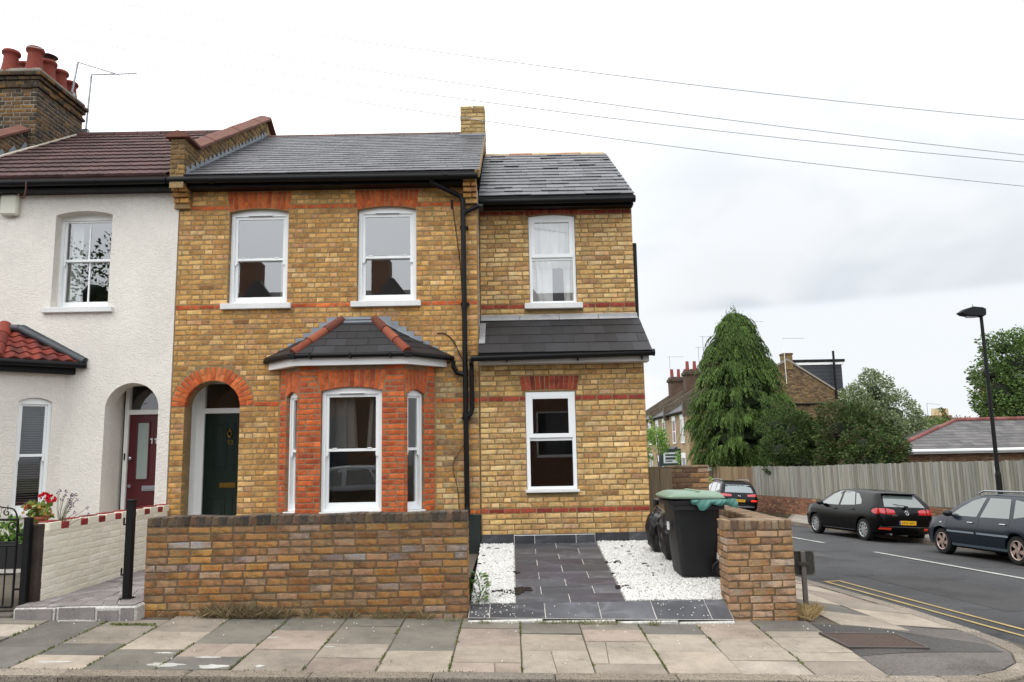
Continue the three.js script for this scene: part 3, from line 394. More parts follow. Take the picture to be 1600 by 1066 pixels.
// ================================================================ the two-storey side extension
const ext = thing('house_extension', 'narrow two storey extension in pale yellow brick beside the bay house', 'house extension');
{
  const L = { x0: .205, x1: .912, y0: 1.078, y1: 2.455 }, U = { x0: .322, x1: 1.048, y0: 3.89, y1: 5.312 }, X0 = -.455, X1 = 1.925, X2 = 1.956;
  const wall = mesh('wall', merge([
    slab(poly([[X0, .1], [X1 - .004, .1], [X1 - .004, 2.86], [X0, 2.86]], [[[L.x0 - .006, L.y0 - .03], [L.x1 + .006, L.y0 - .03], [L.x1 + .006, L.y1 + .006], [L.x0 - .006, L.y1 + .006]]]), .26, -.2645),
    slab(poly([[X0, 3.3], [X2 - .004, 3.3], [X2 - .004, 5.46], [X0, 5.46]], [[[U.x0 - .006, U.y0 - .03], [U.x1 + .006, U.y0 - .03], ...arcTop(U.x0 - .006, U.x1 + .006, U.y1 - .028, .034)]]), .26, -.9645)]), M.mortarB, ext);
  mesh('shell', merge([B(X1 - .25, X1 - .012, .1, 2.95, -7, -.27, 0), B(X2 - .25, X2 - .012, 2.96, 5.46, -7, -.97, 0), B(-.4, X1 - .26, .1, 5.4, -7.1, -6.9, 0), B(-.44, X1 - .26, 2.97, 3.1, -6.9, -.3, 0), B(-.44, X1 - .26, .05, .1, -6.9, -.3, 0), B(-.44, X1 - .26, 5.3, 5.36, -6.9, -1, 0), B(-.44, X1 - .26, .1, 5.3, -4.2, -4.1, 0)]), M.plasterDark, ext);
  const bl = [(v) => v > L.y0 - .04 && v < L.y1 + .01 ? [L.x0, L.x1] : null, (v) => v > 2.465 && v < 2.692 ? [.165 - .052 * (v - 2.465) / .227, .925 + .075 * (v - 2.465) / .227] : null];
  const recs = layBricks({ M: XY, u0: X0 + .006, u1: X1, k0: -25, k1: 6, v0: BY + .004, blocks: bl, seed: 111, pal: (k, u, R) => k === 0 || k === -21 ? PAL.dred : PAL.pale });
  recs.push(...soldiers({ M: XY, u0: .14, u1: .965, n: 12, bot: (u) => 2.47 + .02 * (1 - Math.pow((u - .55) / .4, 2)), top: () => 2.692, pal: PAL.dred, seed: 112, splay: .16 }));
  const um = new THREE.Matrix4().makeTranslation(0, 0, -.7), v0 = BY + 1.484;
  const bu = [(v) => v > 3.89 && v < 5.3 ? [U.x0, U.x1] : null, (v) => v > 3.795 && v <= 3.89 ? [.235, 1.132] : null, (v) => v > 5.295 && v < 5.46 ? [.28 - .04 * (v - 5.295) / .14, 1.075 + .08 * (v - 5.295) / .14] : null];
  recs.push(...layBricks({ M: um, u0: X0 + .006, u1: X2, k0: -3, k1: 22, v0, blocks: bu, seed: 113, pal: (k) => k === 0 || k === 20 ? PAL.dred : PAL.pale }));
  recs.push(...soldiers({ M: um, u0: .262, u1: 1.12, n: 12, bot: (u) => 5.29 + .035 * (1 - Math.pow((u - .69) / .42, 2)), top: () => 5.455, pal: PAL.dred, seed: 114, splay: .16 }));
  recs.push(...layBricks({ M: frameM([X1, 0, 0], [0, 0, -1], [0, 1, 0]), u0: 0, u1: 7, k0: -25, k1: 8, v0: BY, seed: 115, pal: PAL.pale }), ...layBricks({ M: frameM([X2, 0, -.7], [0, 0, -1], [0, 1, 0]), u0: 0, u1: 6.3, k0: -11, k1: 21, v0, seed: 116, pal: PAL.pale }));
  placeBricks(wall, recs, 298);
  makeWindow(ext, new THREE.Matrix4().makeTranslation(0, 0, -.03), { ...L, type: 'hung', mid: 1.79, fw: .05, vent: false, sill: [.178, .94, 1.036, 1.074, .085, -.02] });
  makeWindow(ext, new THREE.Matrix4().makeTranslation(0, 0, -.76), { ...U, rise: .03, type: 'hung', mid: 4.61, fw: .045, vent: false, glass: M.glassHi, sill: [.235, 1.134, 3.795, 3.884, .13, -.02] });
  mesh('net_curtain', curtainGeo(.36, 1.02, 4.5, 5.24, -.93, 7, .02, 5), M.net, ext); mesh('net_curtain', curtainGeo(.36, .7, 3.9, 4.62, -.95, 3, .02, 6), M.net, ext); mesh('net_curtain', curtainGeo(.86, 1.02, 3.9, 4.62, -.95, 2, .02, 7), M.net, ext);
  // upper roof
  const sl = Math.hypot(1.9, 3.12), rM = frameM([-.445, 5.51, -.38], [1, 0, 0], [0, 1.9, -3.12]), bM = frameM([1.97, 5.5, -6.7], [-1, 0, 0], [0, 1.9, 3.2]);
  const roof = mesh('roof', merge([cbox(2.4, sl, .05, 0).translate(1.2, sl / 2, -.03).applyMatrix4(rM), cbox(2.4, 3.72, .05, 0).translate(1.2, 1.86, -.03).applyMatrix4(bM)]), slateA[3], ext);
  slateRoof(roof, rM, [[0, 0], [2.4, 0], [2.4, sl], [0, sl]], { gauge: .262, width: .275, th: .012, mats: slateB, seed: 121, limit: 200, liftJ: .016, xJ: .022, gap: .003 });
  for (let i = 0; i < 5; i++) mesh('ridge_tile', new THREE.CylinderGeometry(.09, .09, .46, 12, 1, true, 0, Math.PI).rotateZ(Math.PI / 2).translate(-.2 + i * .47, 7.36, -3.5), mat(['#c9b08c', '#a4785c', '#bfa582', '#b08a68', '#cbb592'][i], { r: .95, map: T.tile }), roof);
  mesh('fascia', B(-.44, 1.96, 5.385, 5.48, -.692, -.52, .004), M.black, ext);
  mesh('gutter', merge([gutter([[-.43, 5.445, -.42], [1.97, 5.455, -.42]], .05), cyl([1.945, 5.455, -.42], [1.975, 5.455, -.42], .056)]), M.black, ext);
  mesh('downpipe', pipe([[2.02, 4.9, -1.02], [2.01, 3.4, -1.02], [2.0, .9, -1.02]], .045), M.black, ext);
  // lean-to roof over the projecting ground floor
  const l2 = Math.hypot(.66, 1.04), lM = frameM([-.455, 2.985, .33], [1, 0, 0], [0, .66, -1.04]), lean = sub('lean_to_roof', ext);
  mesh('roof_deck', cbox(2.44, l2, .04, 0).translate(1.22, l2 / 2, -.026).applyMatrix4(lM), slateC[3], lean);
  slateRoof(lean, lM, [[.0, 0], [2.45, 0], [2.45, l2], [.0, l2]], { gauge: .305, width: .31, th: .006, mats: slateC, seed: 131, limit: 90, xJ: .01, lap: .02, gap: .003 });
  const fm = mat('#a3a3a3', { r: .5, map: T.slate, k: 1.2 }); for (let i = 0; i < 4; i++) mesh('flashing', merge([B(-.45 + i * .608, -.45 + i * .608 + .6, 3.62, 3.712, -.699, -.685, .003), B(-.45 + i * .608, -.45 + i * .608 + .6, -.01, .07, .018, .026, .002).translate(.455, l2 - .08, 0).applyMatrix4(lM)]), fm, lean);
  for (let i = 0; i < 3; i++) mesh('flashing', B(.0, .09, .3 + i * .25, .3 + i * .25 + .24, .018, .026, .002).applyMatrix4(lM), fm, lean);
  mesh('soffit', merge([B(-.45, 1.965, 2.852, 2.96, .2, .215, .003), B(-.45, 1.965, 2.85, 2.862, .002, .2, .001), slab(poly([[-.2, 2.86], [.0, 2.86], [.0, 2.98]]), .02, 0).rotateY(Math.PI / 2).translate(1.95, 0, 0)]), mat('#b9b6b1', { r: .6, map: T.dash }), lean);
  mesh('gutter', merge([gutter([[-.56, 2.925, .28], [2.03, 2.965, .28]], .045), cyl([2.01, 2.965, .28], [2.035, 2.965, .28], .052), ...[-.05, .95, 1.86].map((x) => B(x - .01, x + .01, 2.87, 2.98, .2, .27, .002))]), M.black, lean);
  // slate skirting along the foot of the wall
  const tm = ['#4a4b50', '#3f4045', '#55565b'].map((c) => mat(c, { r: .5, map: T.marble, k: 1.1 }));
  for (const [a, b, k] of [[-.452, -.005, 0], [1.14, 1.6, 1], [1.604, 1.924, 2]]) mesh('skirting_tile', B(a, b, .3, .473, .012, .026, .002), tm[k], ext);
  const sk = sub('tiled_step', ext); mesh('grout', B(.002, 1.132, .28, .462, .01, .06, .002), M.white, sk);
  for (const [a, b, k] of [[.008, .285, 1], [.293, .862, 0], [.87, 1.127, 2]]) { mesh('step_tile', B(a, b, .345, .455, .06, .066, .002), tm[k], sk); mesh('step_tile', B(a, b, .462, .468, .012, .06, .002), tm[(k + 1) % 3], sk); }
}

// ================================================================ the white rendered house
const white = thing('rendered_house', 'white pebbledashed terraced house with red front door and tiled bay roof', 'house');
{
  const Wd = { x0: -6.70, x1: -5.865, y0: 3.82, y1: 5.275 }, dc = -5.437, dr = .383, ds = 2.325, z = .012;
  mesh('wall', slab(poly([[-12.5, 0], [-4.887, 0], [-4.887, 5.6], [-12.5, 5.6]], [[[Wd.x0, Wd.y0], [Wd.x1, Wd.y0], ...arcTop(Wd.x0, Wd.x1, Wd.y1 - .06, .06)], [[dc - dr, .05], [dc + dr, .05], ...semi(dc, ds, dr, 24, .97)], [[-8.6, .3], [-6.6, .3], [-6.6, 2.7], [-8.6, 2.7]]]), .3, -.288), M.dash, white);
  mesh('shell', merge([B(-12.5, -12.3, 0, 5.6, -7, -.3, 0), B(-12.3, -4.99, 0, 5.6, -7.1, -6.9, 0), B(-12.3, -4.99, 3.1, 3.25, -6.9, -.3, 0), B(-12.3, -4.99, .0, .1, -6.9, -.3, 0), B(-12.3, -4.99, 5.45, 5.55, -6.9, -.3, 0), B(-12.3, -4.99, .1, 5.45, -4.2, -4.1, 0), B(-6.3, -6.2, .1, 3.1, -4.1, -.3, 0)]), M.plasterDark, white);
  makeWindow(white, new THREE.Matrix4().makeTranslation(0, 0, -.17), { ...Wd, y0: 3.83, rise: .06, mid: 4.565, bar: true, fw: .045, sw: .03, vent: false, noLift: true, glass: M.glassHi, glassLow: M.glassHi, sill: [-6.8, -5.78, 3.738, 3.818, .24, .0] });
  mesh('curtain', curtainGeo(-6.62, -6.47, 3.85, 5.15, -.34, 3, .03, 8), M.curtain, white);
  // bay
  const bM = frameM([-7.0, 0, .6], [.6, 0, -.6], [0, 1, 0]), bl = .8485, w = { x0: .27, x1: .685, y0: .9, y1: 2.485 }, bay = sub('bay', white);
  mesh('bay_wall', merge([slab(poly([[.003, 0], [bl - .003, 0], [bl - .003, 2.86], [.003, 2.86]], [[[w.x0, w.y0 - .05], [w.x1, w.y0 - .05], ...arcTop(w.x0, w.x1, w.y1 - .05, .055)]]), .13, -.13).applyMatrix4(bM), slab(poly([[-8.2, 0], [-7.003, 0], [-7.003, 2.86], [-8.2, 2.86]], [[[-8.0, .85], [-7.25, .85], [-7.25, 2.48], [-8.0, 2.48]]]), .13, .47), slab(poly([[.003, 0], [bl - .003, 0], [bl - .003, 2.86], [.003, 2.86]]), .13, -.13).applyMatrix4(frameM([-8.8, 0, 0], [.6, 0, .6], [0, 1, 0]))]), M.dash, bay);
  makeWindow(white, bM.clone().multiply(new THREE.Matrix4().makeTranslation(0, 0, -.06)), { ...w, rise: .05, mid: 1.69, fw: .04, sw: .028, vent: false, noLift: true, sill: [w.x0 - .02, w.x1 + .02, .85, .896, .1, -.03] });
  makeWindow(white, new THREE.Matrix4().makeTranslation(0, 0, .54), { x0: -8.0, x1: -7.25, y0: .86, y1: 2.48, mid: 1.69, vent: false, noLift: true });
  const bl2 = []; for (let i = 0; i < 46; i++) bl2.push(cbox(.4, .003, .024, 0).rotateX(.5).translate(.477, .95 + i * .033, -.17)); mesh('slatted_blind', merge(bl2).applyMatrix4(bM), mat('#4e4b48', { r: .8 }), white);
  mesh('fascia', merge([B(-8.6, -6.96, 2.83, 2.94, .62, .7, .003), cbox(1.0, .11, .06, .003).translate(.45, 2.885, .07).applyMatrix4(bM)]), M.black, bay);
  const g0 = [-8.5, 2.955, .78], g1 = [-6.93, 2.955, .78], g2 = [-6.12, 2.96, .03];
  mesh('gutter', gutter([g0, g1, g2], .048), M.black, bay);
  const A = [-6.93, 2.985, .78], Bq = [-6.14, 2.99, .0], tp = [-7.32, 3.53, .0], brf = sub('bay_roof', white), u = V3(...Bq).sub(V3(...A)).normalize(), q = V3(...tp).sub(V3(...A)), v = q.clone().addScaledVector(u, -q.dot(u)).normalize(), fm = frameM(A, u.toArray(), v.toArray()), inv = fm.clone().invert();
  const P = [A, Bq, tp].map((p) => { const t = V3(...p).applyMatrix4(inv); return [t.x, t.y]; }); mesh('roof_deck', slab(poly(P), .02, -.02).applyMatrix4(fm), M.lead, brf);
  const rm = ['#7c3226', '#6f2a20', '#86392a', '#5f2a24'].map((c) => mat(c, { r: .85, map: T.tile, k: 1.15 })), R = mulberry(141);
  for (let r = 0; r < 5; r++) { const y = r * .17; for (let x = P[0][0] - 1; x < P[1][0]; x += .17) { const c = clipRect(P, x, x + .17, y, y + .2); if (c.length < 3) continue; let x0 = Math.min(...c.map((t) => t[0])), x1 = Math.max(...c.map((t) => t[0])); const h = .19, n = 6, pos = []; const prof = (t) => .012 + .018 * Math.sin(t * Math.PI * 2 / .17); const edge = (xx, yy) => { const cl = clipRect(P, xx - .004, xx + .004, yy, yy + h); return cl.length ? Math.max(...cl.map((t) => t[1])) : yy; };
      const pts = []; for (let i = 0; i <= n; i++) { const xx = lerp(x0, x1, i / n), yt = Math.min(y + h, Math.max(y + .004, edge(xx, y))); pts.push([xx, y, prof(xx) + .03], [xx, yt, prof(xx) + .03 - .02 * (yt - y) / h], [xx, y, .004]); }
      for (let i = 0; i < n; i++) { const a = pts[i * 3], b = pts[i * 3 + 1], c2 = pts[i * 3 + 3], d = pts[i * 3 + 4], e = pts[i * 3 + 2], f = pts[i * 3 + 5]; pos.push(...a, ...c2, ...d, ...a, ...d, ...b, ...e, ...f, ...c2, ...e, ...c2, ...a); }
      const g = new THREE.BufferGeometry(); g.setAttribute('position', new THREE.Float32BufferAttribute(pos, 3)); g.computeVertexNormals(); mesh('roof_tile', triUV(g).applyMatrix4(fm), rm[Math.floor(R() * 4)], brf); } }
  mesh('roof_covering', slab(poly([[-8.6, 0], [-6.95, 0], [-7.32, .95], [-8.2, .95]]), .03, 0).rotateX(-.95).translate(0, 2.985, .79), rm[1], brf);
  { const a = V3(-6.95, 3.0, .76), d = V3(-7.33, 3.55, .03).sub(a); for (let i = 0; i < 3; i++) mesh('hip_tile', merge([cyl(a.clone().addScaledVector(d, i / 3).toArray(), a.clone().addScaledVector(d, (i + 1.05) / 3).toArray(), .1, .09, 14)]), rm[i], brf); }
  mesh('flashing', merge([cyl([-6.14, 3.02, .05], [-7.1, 3.52, .05], .055, .055, 6), cyl([-7.1, 3.52, .05], [-8.2, 3.53, .05], .055, .055, 6), slab(poly([[-6.12, 2.98], [-6.1, 3.06], [-7.05, 3.57], [-8.2, 3.57], [-8.2, 3.45], [-7.1, 3.42]]), .02, .013)]), mat('#4a4e52', { r: .55, map: T.slate, k: 1.1 }), brf);
  // door
  const dz = -.5, rD = mat('#4c0913', { r: .35 });
  mesh('door_frame', merge([B(-5.77, -5.712, .1, 2.75, dz - .06, dz + .03, .004), B(-4.95, -4.9, .1, 2.75, dz - .06, dz + .03, .004), B(-5.71, -4.952, 2.268, 2.34, dz - .06, dz + .03, .004)]), M.white, white);
  mesh('porch_lining', merge([B(-5.9, -5.822, 0, 2.8, dz - .06, -.29, .002), B(-5.05, -4.99, 0, 2.8, dz - .06, -.29, .002), B(-5.9, -5.0, 2.7, 2.76, dz - .06, -.29, .002), B(-5.9, -4.95, .0, .18, dz - .1, .1, .004)]), M.dash, white);
  mesh('fanlight', flatPane(-5.71, -4.95, 2.34, 2.72, dz - .02), M.glass, white);
  const dr2 = mesh('door', B(-5.709, -4.954, .19, 2.266, dz - .05, dz - .01, .003), rD, white);
  mesh('glazing', merge([B(-5.575, -5.415, 1.32, 2.145, dz - .009, dz - .003, .002)]), M.obscure, dr2); mesh('moulding', merge([B(-5.595, -5.575, 1.3, 2.165, dz - .01, dz + .006, .004), B(-5.415, -5.395, 1.3, 2.165, dz - .01, dz + .006, .004), B(-5.574, -5.416, 2.145, 2.165, dz - .01, dz + .006, .004), B(-5.574, -5.416, 1.3, 1.32, dz - .01, dz + .006, .004)]), mat('#4f1a20', { r: .4 }), dr2);
  mesh('letter_box', merge([B(-5.48, -5.28, 1.143, 1.222, dz - .01, dz + .008, .004), B(-5.46, -5.3, 1.165, 1.2, dz + .009, dz + .015, .003)]), M.steel, dr2); mesh('knob', new THREE.SphereGeometry(.028, 12, 8).translate(-5.66, 1.626, dz + .025), M.chrome, dr2); mesh('lock', cyl([-5.665, 1.22, dz - .01], [-5.665, 1.22, dz + .012], .025), M.steel, dr2);
  numerals.push(['11', -5.4, 1.835, dz - .008, .085, M.chrome, dr2]);
  mesh('bell_push', B(-5.752, -5.73, 1.6, 1.7, dz + .03, dz + .042, .004), M.iron, white);
  // roof of double-roll concrete tiles
  const tw = .3, pos = [], nn = 10, hgt = .4; const prof = (t) => .016 * Math.abs(Math.sin(t * 2 * Math.PI)) + (t % .5 < .06 || t % .5 > .44 ? .012 : 0);
  for (let i = 0; i < nn; i++) { const a = i / nn, b = (i + 1) / nn, za = prof(a), zb = prof(b), xa = a * tw, xb = b * tw; const f = (x, y, zz) => [x, y, zz]; const l = .03; pos.push(...f(xa, 0, za + l), ...f(xb, 0, zb + l), ...f(xb, hgt, zb + .003), ...f(xa, 0, za + l), ...f(xb, hgt, zb + .003), ...f(xa, hgt, za + .003), ...f(xa, 0, .002), ...f(xb, 0, .002), ...f(xb, 0, zb + l), ...f(xa, 0, .002), ...f(xb, 0, zb + l), ...f(xa, 0, za + l)); }
  const g = new THREE.BufferGeometry(); g.setAttribute('position', new THREE.Float32BufferAttribute(pos, 3)); g.computeVertexNormals(); triUV(g);
  const sl = Math.hypot(2.2, 3.63), rM = frameM([-12.5, 5.68, .33], [1, 0, 0], [0, 2.2, -3.63]), roof = mesh('roof', merge([cbox(7.55, sl, .06, 0).translate(3.775, sl / 2, -.034).applyMatrix4(rM), cbox(7.55, 4.39, .06, 0).translate(3.775, 2.19, -.034).applyMatrix4(frameM([-4.95, 5.6, -7.1], [-1, 0, 0], [0, 2.28, 3.8]))]), mat('#503a35', { r: .9 }), white);
  const tms = ['#4e3532', '#46302d', '#563b37', '#402b29', '#503835'].map((c) => mat(c, { r: .88, map: T.tile, k: 1.12 })), R2 = mulberry(151), rows = 12, gz = sl / rows, cols = 25, many = [];
  for (let r = 0; r < rows; r++) for (let c = 0; c < cols; c++) { const m4 = new THREE.Matrix4().makeTranslation(7.55 - (c + 1) * tw, r * gz, .002 + R2() * .003).premultiply(rM), mm = tms[Math.floor(R2() * 5)]; if (c < 15) { const o = mesh('roof_tile', g, mm, roof); m4.decompose(o.position, o.quaternion, o.scale); } else many.push(g.clone().applyMatrix4(m4)); }
  tag(mesh('tiling', mergeGeometries(many), tms[0], roof), null, null, null, 'stuff');
  for (let i = 0; i < 16; i++) mesh('ridge_tile', new THREE.CylinderGeometry(.11, .11, .44, 12, 1, true, 0, Math.PI).rotateZ(Math.PI / 2).translate(-5.15 - i * .45, 7.85, -3.3), tms[i % 5], roof);
  mesh('fascia', B(-12.5, -4.95, 5.525, 5.64, .014, .2, .004), M.black, white);
  mesh('gutter', merge([gutter([[-12.5, 5.63, .28], [-4.97, 5.63, .28]], .055), ...[-7.2, -6.0].map((x) => cyl([x - .03, 5.63, .28], [x + .03, 5.63, .28], .059, .059, 12))]), M.black, white);
  mesh('hook', merge([curveTube([[-6.96, 5.62, .36], [-6.96, 5.46, .36], [-6.98, 5.39, .36], [-7.03, 5.38, .36], [-7.06, 5.43, .36]], .012)]), mat('#4a2a20', { r: .8 }), white);
  // chimney stack on the far party wall, its parapet and flashing
  const X = -8.365, ch = mesh('chimney', B(-9.5, X - .008, 6.6, 8.62, -3.4, -1.958, .005), M.mortarD, white), cr = [];
  cr.push(...layBricks({ M: frameM([0, 0, -1.95], [1, 0, 0], [0, 1, 0]), u0: -9.5, u1: X, k0: 0, k1: 20, v0: 6.98, seed: 161, pal: PAL.chimney, deepAt: false, bond: 'flemish' }), ...layBricks({ M: frameM([X, 0, -1.95], [0, 0, -1], [0, 1, 0]), u0: 0, u1: 1.45, k0: 0, k1: 20, v0: 6.98, seed: 162, pal: PAL.chimney, deepAt: false, bond: 'flemish' }));
  for (const [k, d] of [[17, .035], [19, .04], [20, .075]]) { const rr = [...layBricks({ M: frameM([0, 0, -1.95 + d], [1, 0, 0], [0, 1, 0]), u0: -9.5, u1: X + d, k0: k, k1: k, v0: 6.98, seed: 170 + k, pal: PAL.chimney, deepAt: false }), ...layBricks({ M: frameM([X + d, 0, -1.95 + d], [0, 0, -1], [0, 1, 0]), u0: 0, u1: 1.45 + 2 * d, k0: k, k1: k, v0: 6.98, seed: 180 + k, pal: PAL.chimney, deepAt: false })]; for (const q of rr) { q.type = q.type[0] + 'D'; q.sh *= .8; } cr.push(...rr); }
  placeBricks(ch, cr, 290);
  mesh('flaunching', B(-9.5, X + .03, 8.53, 8.6, -3.42, -1.93, .02), M.mortarD, ch);
  const pot = (x, z, h, cowl) => { const y = 8.56, p = mesh('chimney_pot', new THREE.LatheGeometry([[.155, 0], [.15, .05], [.125, h * .5], [.118, h * .82], [.15, h * .85], [.155, h * .93], [.14, h], [.11, h], [.1, h * .8], [.1, h * .4]].map((t) => new THREE.Vector2(...t)), 20).translate(x, y, z), mat('#7c3426', { r: .85, map: T.tile, k: 1.15 }), ch); if (cowl) mesh('cowl', merge([new THREE.CylinderGeometry(.02, .16, .07, 16).translate(x, y + h + .13, z), ...[0, 1, 2].map((i) => cyl([x + .1 * Math.cos(i * 2.1), y + h - .02, z + .1 * Math.sin(i * 2.1)], [x + .1 * Math.cos(i * 2.1), y + h + .11, z + .1 * Math.sin(i * 2.1)], .008))]), mat('#4a3a38', { r: .6 }), p); };
  pot(-8.56, -2.1, .5); pot(-8.56, -2.5, .46, true); pot(-8.56, -2.88, .46); pot(-8.56, -3.22, .4); pot(-8.98, -2.08, .44); pot(-8.98, -2.5, .42);
  const pw = frameM([-8.5, 0, 0], [0, 0, -1], [0, 1, 0]), yr = (t) => 5.68 + (.33 + t) * .606, par = sub('parapet', white);
  mesh('core', slab(poly([[-.3, 5.6], [3.3, 7.6], [3.3, yr(3.3) + .3], [-.3, yr(-.3) + .4]]), .22, -.228).applyMatrix4(pw), M.mortarD, par);
  placeBricks(par, layBricks({ M: pw, u0: .6, u1: 2.1, k0: 44, k1: 70, v0: BY, seed: 191, pal: PAL.chimney, deepAt: false, blocks: [(vv) => [(vv - 5.68) / .606 - .33, 99], (vv) => [-9, (vv - 6.08) / .606 - .33]] }), 40);
  const pts = []; for (let i = 8; i >= 0; i--) { const t = .6 + i * .3; pts.push([t + .2, yr(t) + .13], [t + .1, yr(t) + .22], [t + .02, yr(t) + .12]); } mesh('flashing', slab(poly([[.6, yr(.6) - .02], [3.25, yr(3.25) - .02], ...pts]), .006, .012).applyMatrix4(pw), M.lead, par);
  mesh('coping', saddle(.32, 2.6).rotateX(Math.atan(.606)).translate(-8.6, yr(1.9) + .38, -1.93), copingM, par);
  const vg = mesh('verge_strip', cbox(.05, 3.2, .03, .005).translate(4.13, 2.6, .05).applyMatrix4(rM), mat('#c9bfae', { r: .9 }), roof);
}
{ const al = thing('alarm_box', 'cream burglar alarm box on the white wall under the gutter', 'alarm box', [-7.37, 5.37, .05]); mesh('cover', cbox(.26, .32, .1, .025), mat('#d5d3c2', { r: .5 }), al); mesh('backplate', cbox(.22, .28, .03, .004).translate(0, 0, -.06), M.upvc, al); mesh('lens', cbox(.12, .02, .02, .004).translate(0, -.17, .01), mat('#8a8a80', { r: .4 }), al); }
{ const ae = (n, label, base, top, tip, els) => { const a = thing(n, label, 'aerial', base); const rel = (p) => p.map((c, i) => c - base[i]); mesh('mast', merge([cyl([0, 0, 0], rel(top), .019), B(-.06, .06, .0, .1, -.04, .04, .005)]), M.steel, a); mesh('boom', merge([cyl(rel(top), rel(tip), .013)]), M.steel, a); const l = []; for (let i = 0; i < els; i++) { const t = i / (els - 1), p = [0, 1, 2].map((k) => lerp(rel(top)[k], rel(tip)[k], t)); const s = i < 3 ? .14 : .05; l.push(cyl([p[0] + s * .35, p[1] - s, p[2] + s], [p[0] - s * .35, p[1] + s, p[2] - s], .008, .008, 5)); } mesh('element', merge(l), M.steel, a); };
  ae('television_aerial', 'silver television aerial pointing right from the mast behind the chimney', [-8.33, 8.0, -3.46], [-8.285, 9.25, -3.46], [-7.35, 9.23, -3.4], 13);
  ae('television_aerial', 'tilted television aerial sloping down right beside the chimney pots', [-8.45, 8.6, -3.1], [-8.36, 9.33, -3.1], [-7.5, 9.02, -3.05], 11); }
// ================================================================ heights of the ground
const HD = [-.1079, -.99416], RT = [.99416, -.1079];
const uOf = (x, z) => x * HD[0] + (z - 11.107) * HD[1], vOf = (x, z) => x * RT[0] + z * RT[1];
const xzOf = (u, v) => [u * HD[0] + (v + 11.107 * .1079) * RT[0], 11.107 + u * HD[1] + (v + 11.107 * .1079) * RT[1]];
const roadS = (u, v) => -.25 - .02237 * u - .06 * clamp(v - 8.1, 0, 4.5);
const paveA = (x, z) => .042 - .026 * clamp(x, -9, 6) - .032 * z;
const paveH = (x, z) => { const u = uOf(x, z), v = vOf(x, z), t = sstep(2.6, 4.4, v); return lerp(paveA(x, z), -.15 - .02237 * u + .02 * (4.6 - v), t); };
const roadH = (x, z) => { const t = sstep(3.2, 6.5, z); const f = paveA(x, 4.9) - .1; return lerp(roadS(uOf(x, z), vOf(x, z)), f, t); };
const VK = 11.15, farH = (x, z) => { const u = uOf(x, z), v = vOf(x, z); return -.25 - .02237 * u - .06 * (VK - 8.1) + .1 + .02 * (v - VK); };
const gardH = (z) => .345 - .105 * (clamp(z, 0, 2.95) - .05);
function sheet(xs, zs, h) { const pos = [], idx = [], n = xs.length; for (const z of zs) for (const x of xs) pos.push(x, h(x, z), z); for (let j = 0; j + 1 < zs.length; j++) for (let i = 0; i + 1 < n; i++) { const a = j * n + i; idx.push(a, a + n, a + n + 1, a, a + n + 1, a + 1); } const g = new THREE.BufferGeometry(); g.setAttribute('position', new THREE.Float32BufferAttribute(pos, 3)); g.setIndex(idx); g.computeVertexNormals(); return faceUp(smooth(g)); }
function uvSheet(us, vs, h) { const pos = [], idx = [], n = us.length; for (const v of vs) for (const u of us) { const [x, z] = xzOf(u, v); pos.push(x, h(x, z), z); } for (let j = 0; j + 1 < vs.length; j++) for (let i = 0; i + 1 < n; i++) { const a = j * n + i; idx.push(a, a + 1, a + n + 1, a, a + n + 1, a + n); } const g = new THREE.BufferGeometry(); g.setAttribute('position', new THREE.Float32BufferAttribute(pos, 3)); g.setIndex(idx); g.computeVertexNormals(); return faceUp(smooth(g)); }
const smooth = (g) => g.toNonIndexed();
function faceUp(g) { const n = g.attributes.normal; let s = 0; for (let i = 0; i < n.count; i++) s += n.getY(i); if (s < 0) { const p = g.attributes.position.array; for (let i = 0; i < p.length; i += 9) for (let k = 0; k < 3; k++) { const t = p[i + 3 + k]; p[i + 3 + k] = p[i + 6 + k]; p[i + 6 + k] = t; const N = n.array; const q = N[i + 3 + k]; N[i + 3 + k] = N[i + 6 + k]; N[i + 6 + k] = q; } for (let i = 0; i < n.array.length; i++) n.array[i] *= -1; } return triUV(g); }
const range = (a, b, s) => { const o = []; for (let x = a; x < b - 1e-6; x += s) o.push(x); o.push(b); return o; };
function flatPoly(pts, h, lift, hole = [], max = .3) { const skirt = []; for (let i = 0; i < pts.length; i++) { const a = pts[i], b = pts[(i + 1) % pts.length], A = [a[0], h(...a) + lift, a[1]], Bq = [b[0], h(...b) + lift, b[1]], c = [A[0], A[1] - .03, A[2]], d = [Bq[0], Bq[1] - .03, Bq[2]]; skirt.push(...A, ...c, ...d, ...A, ...d, ...Bq); } const sg = new THREE.BufferGeometry(); sg.setAttribute('position', new THREE.Float32BufferAttribute(skirt, 3)); sg.computeVertexNormals(); let g = new THREE.ShapeGeometry(poly(pts.map(([x, z]) => [x, -z]), hole)); g = new TessellateModifier(max, 5).modify(g.toNonIndexed()); const p = g.attributes.position; for (let i = 0; i < p.count; i++) { const x = p.getX(i), z = -p.getY(i); p.setXYZ(i, x, h(x, z) + lift, z); } g.deleteAttribute('normal'); g.computeVertexNormals(); return mergeGeometries([triUV(g), triUV(sg)]); }
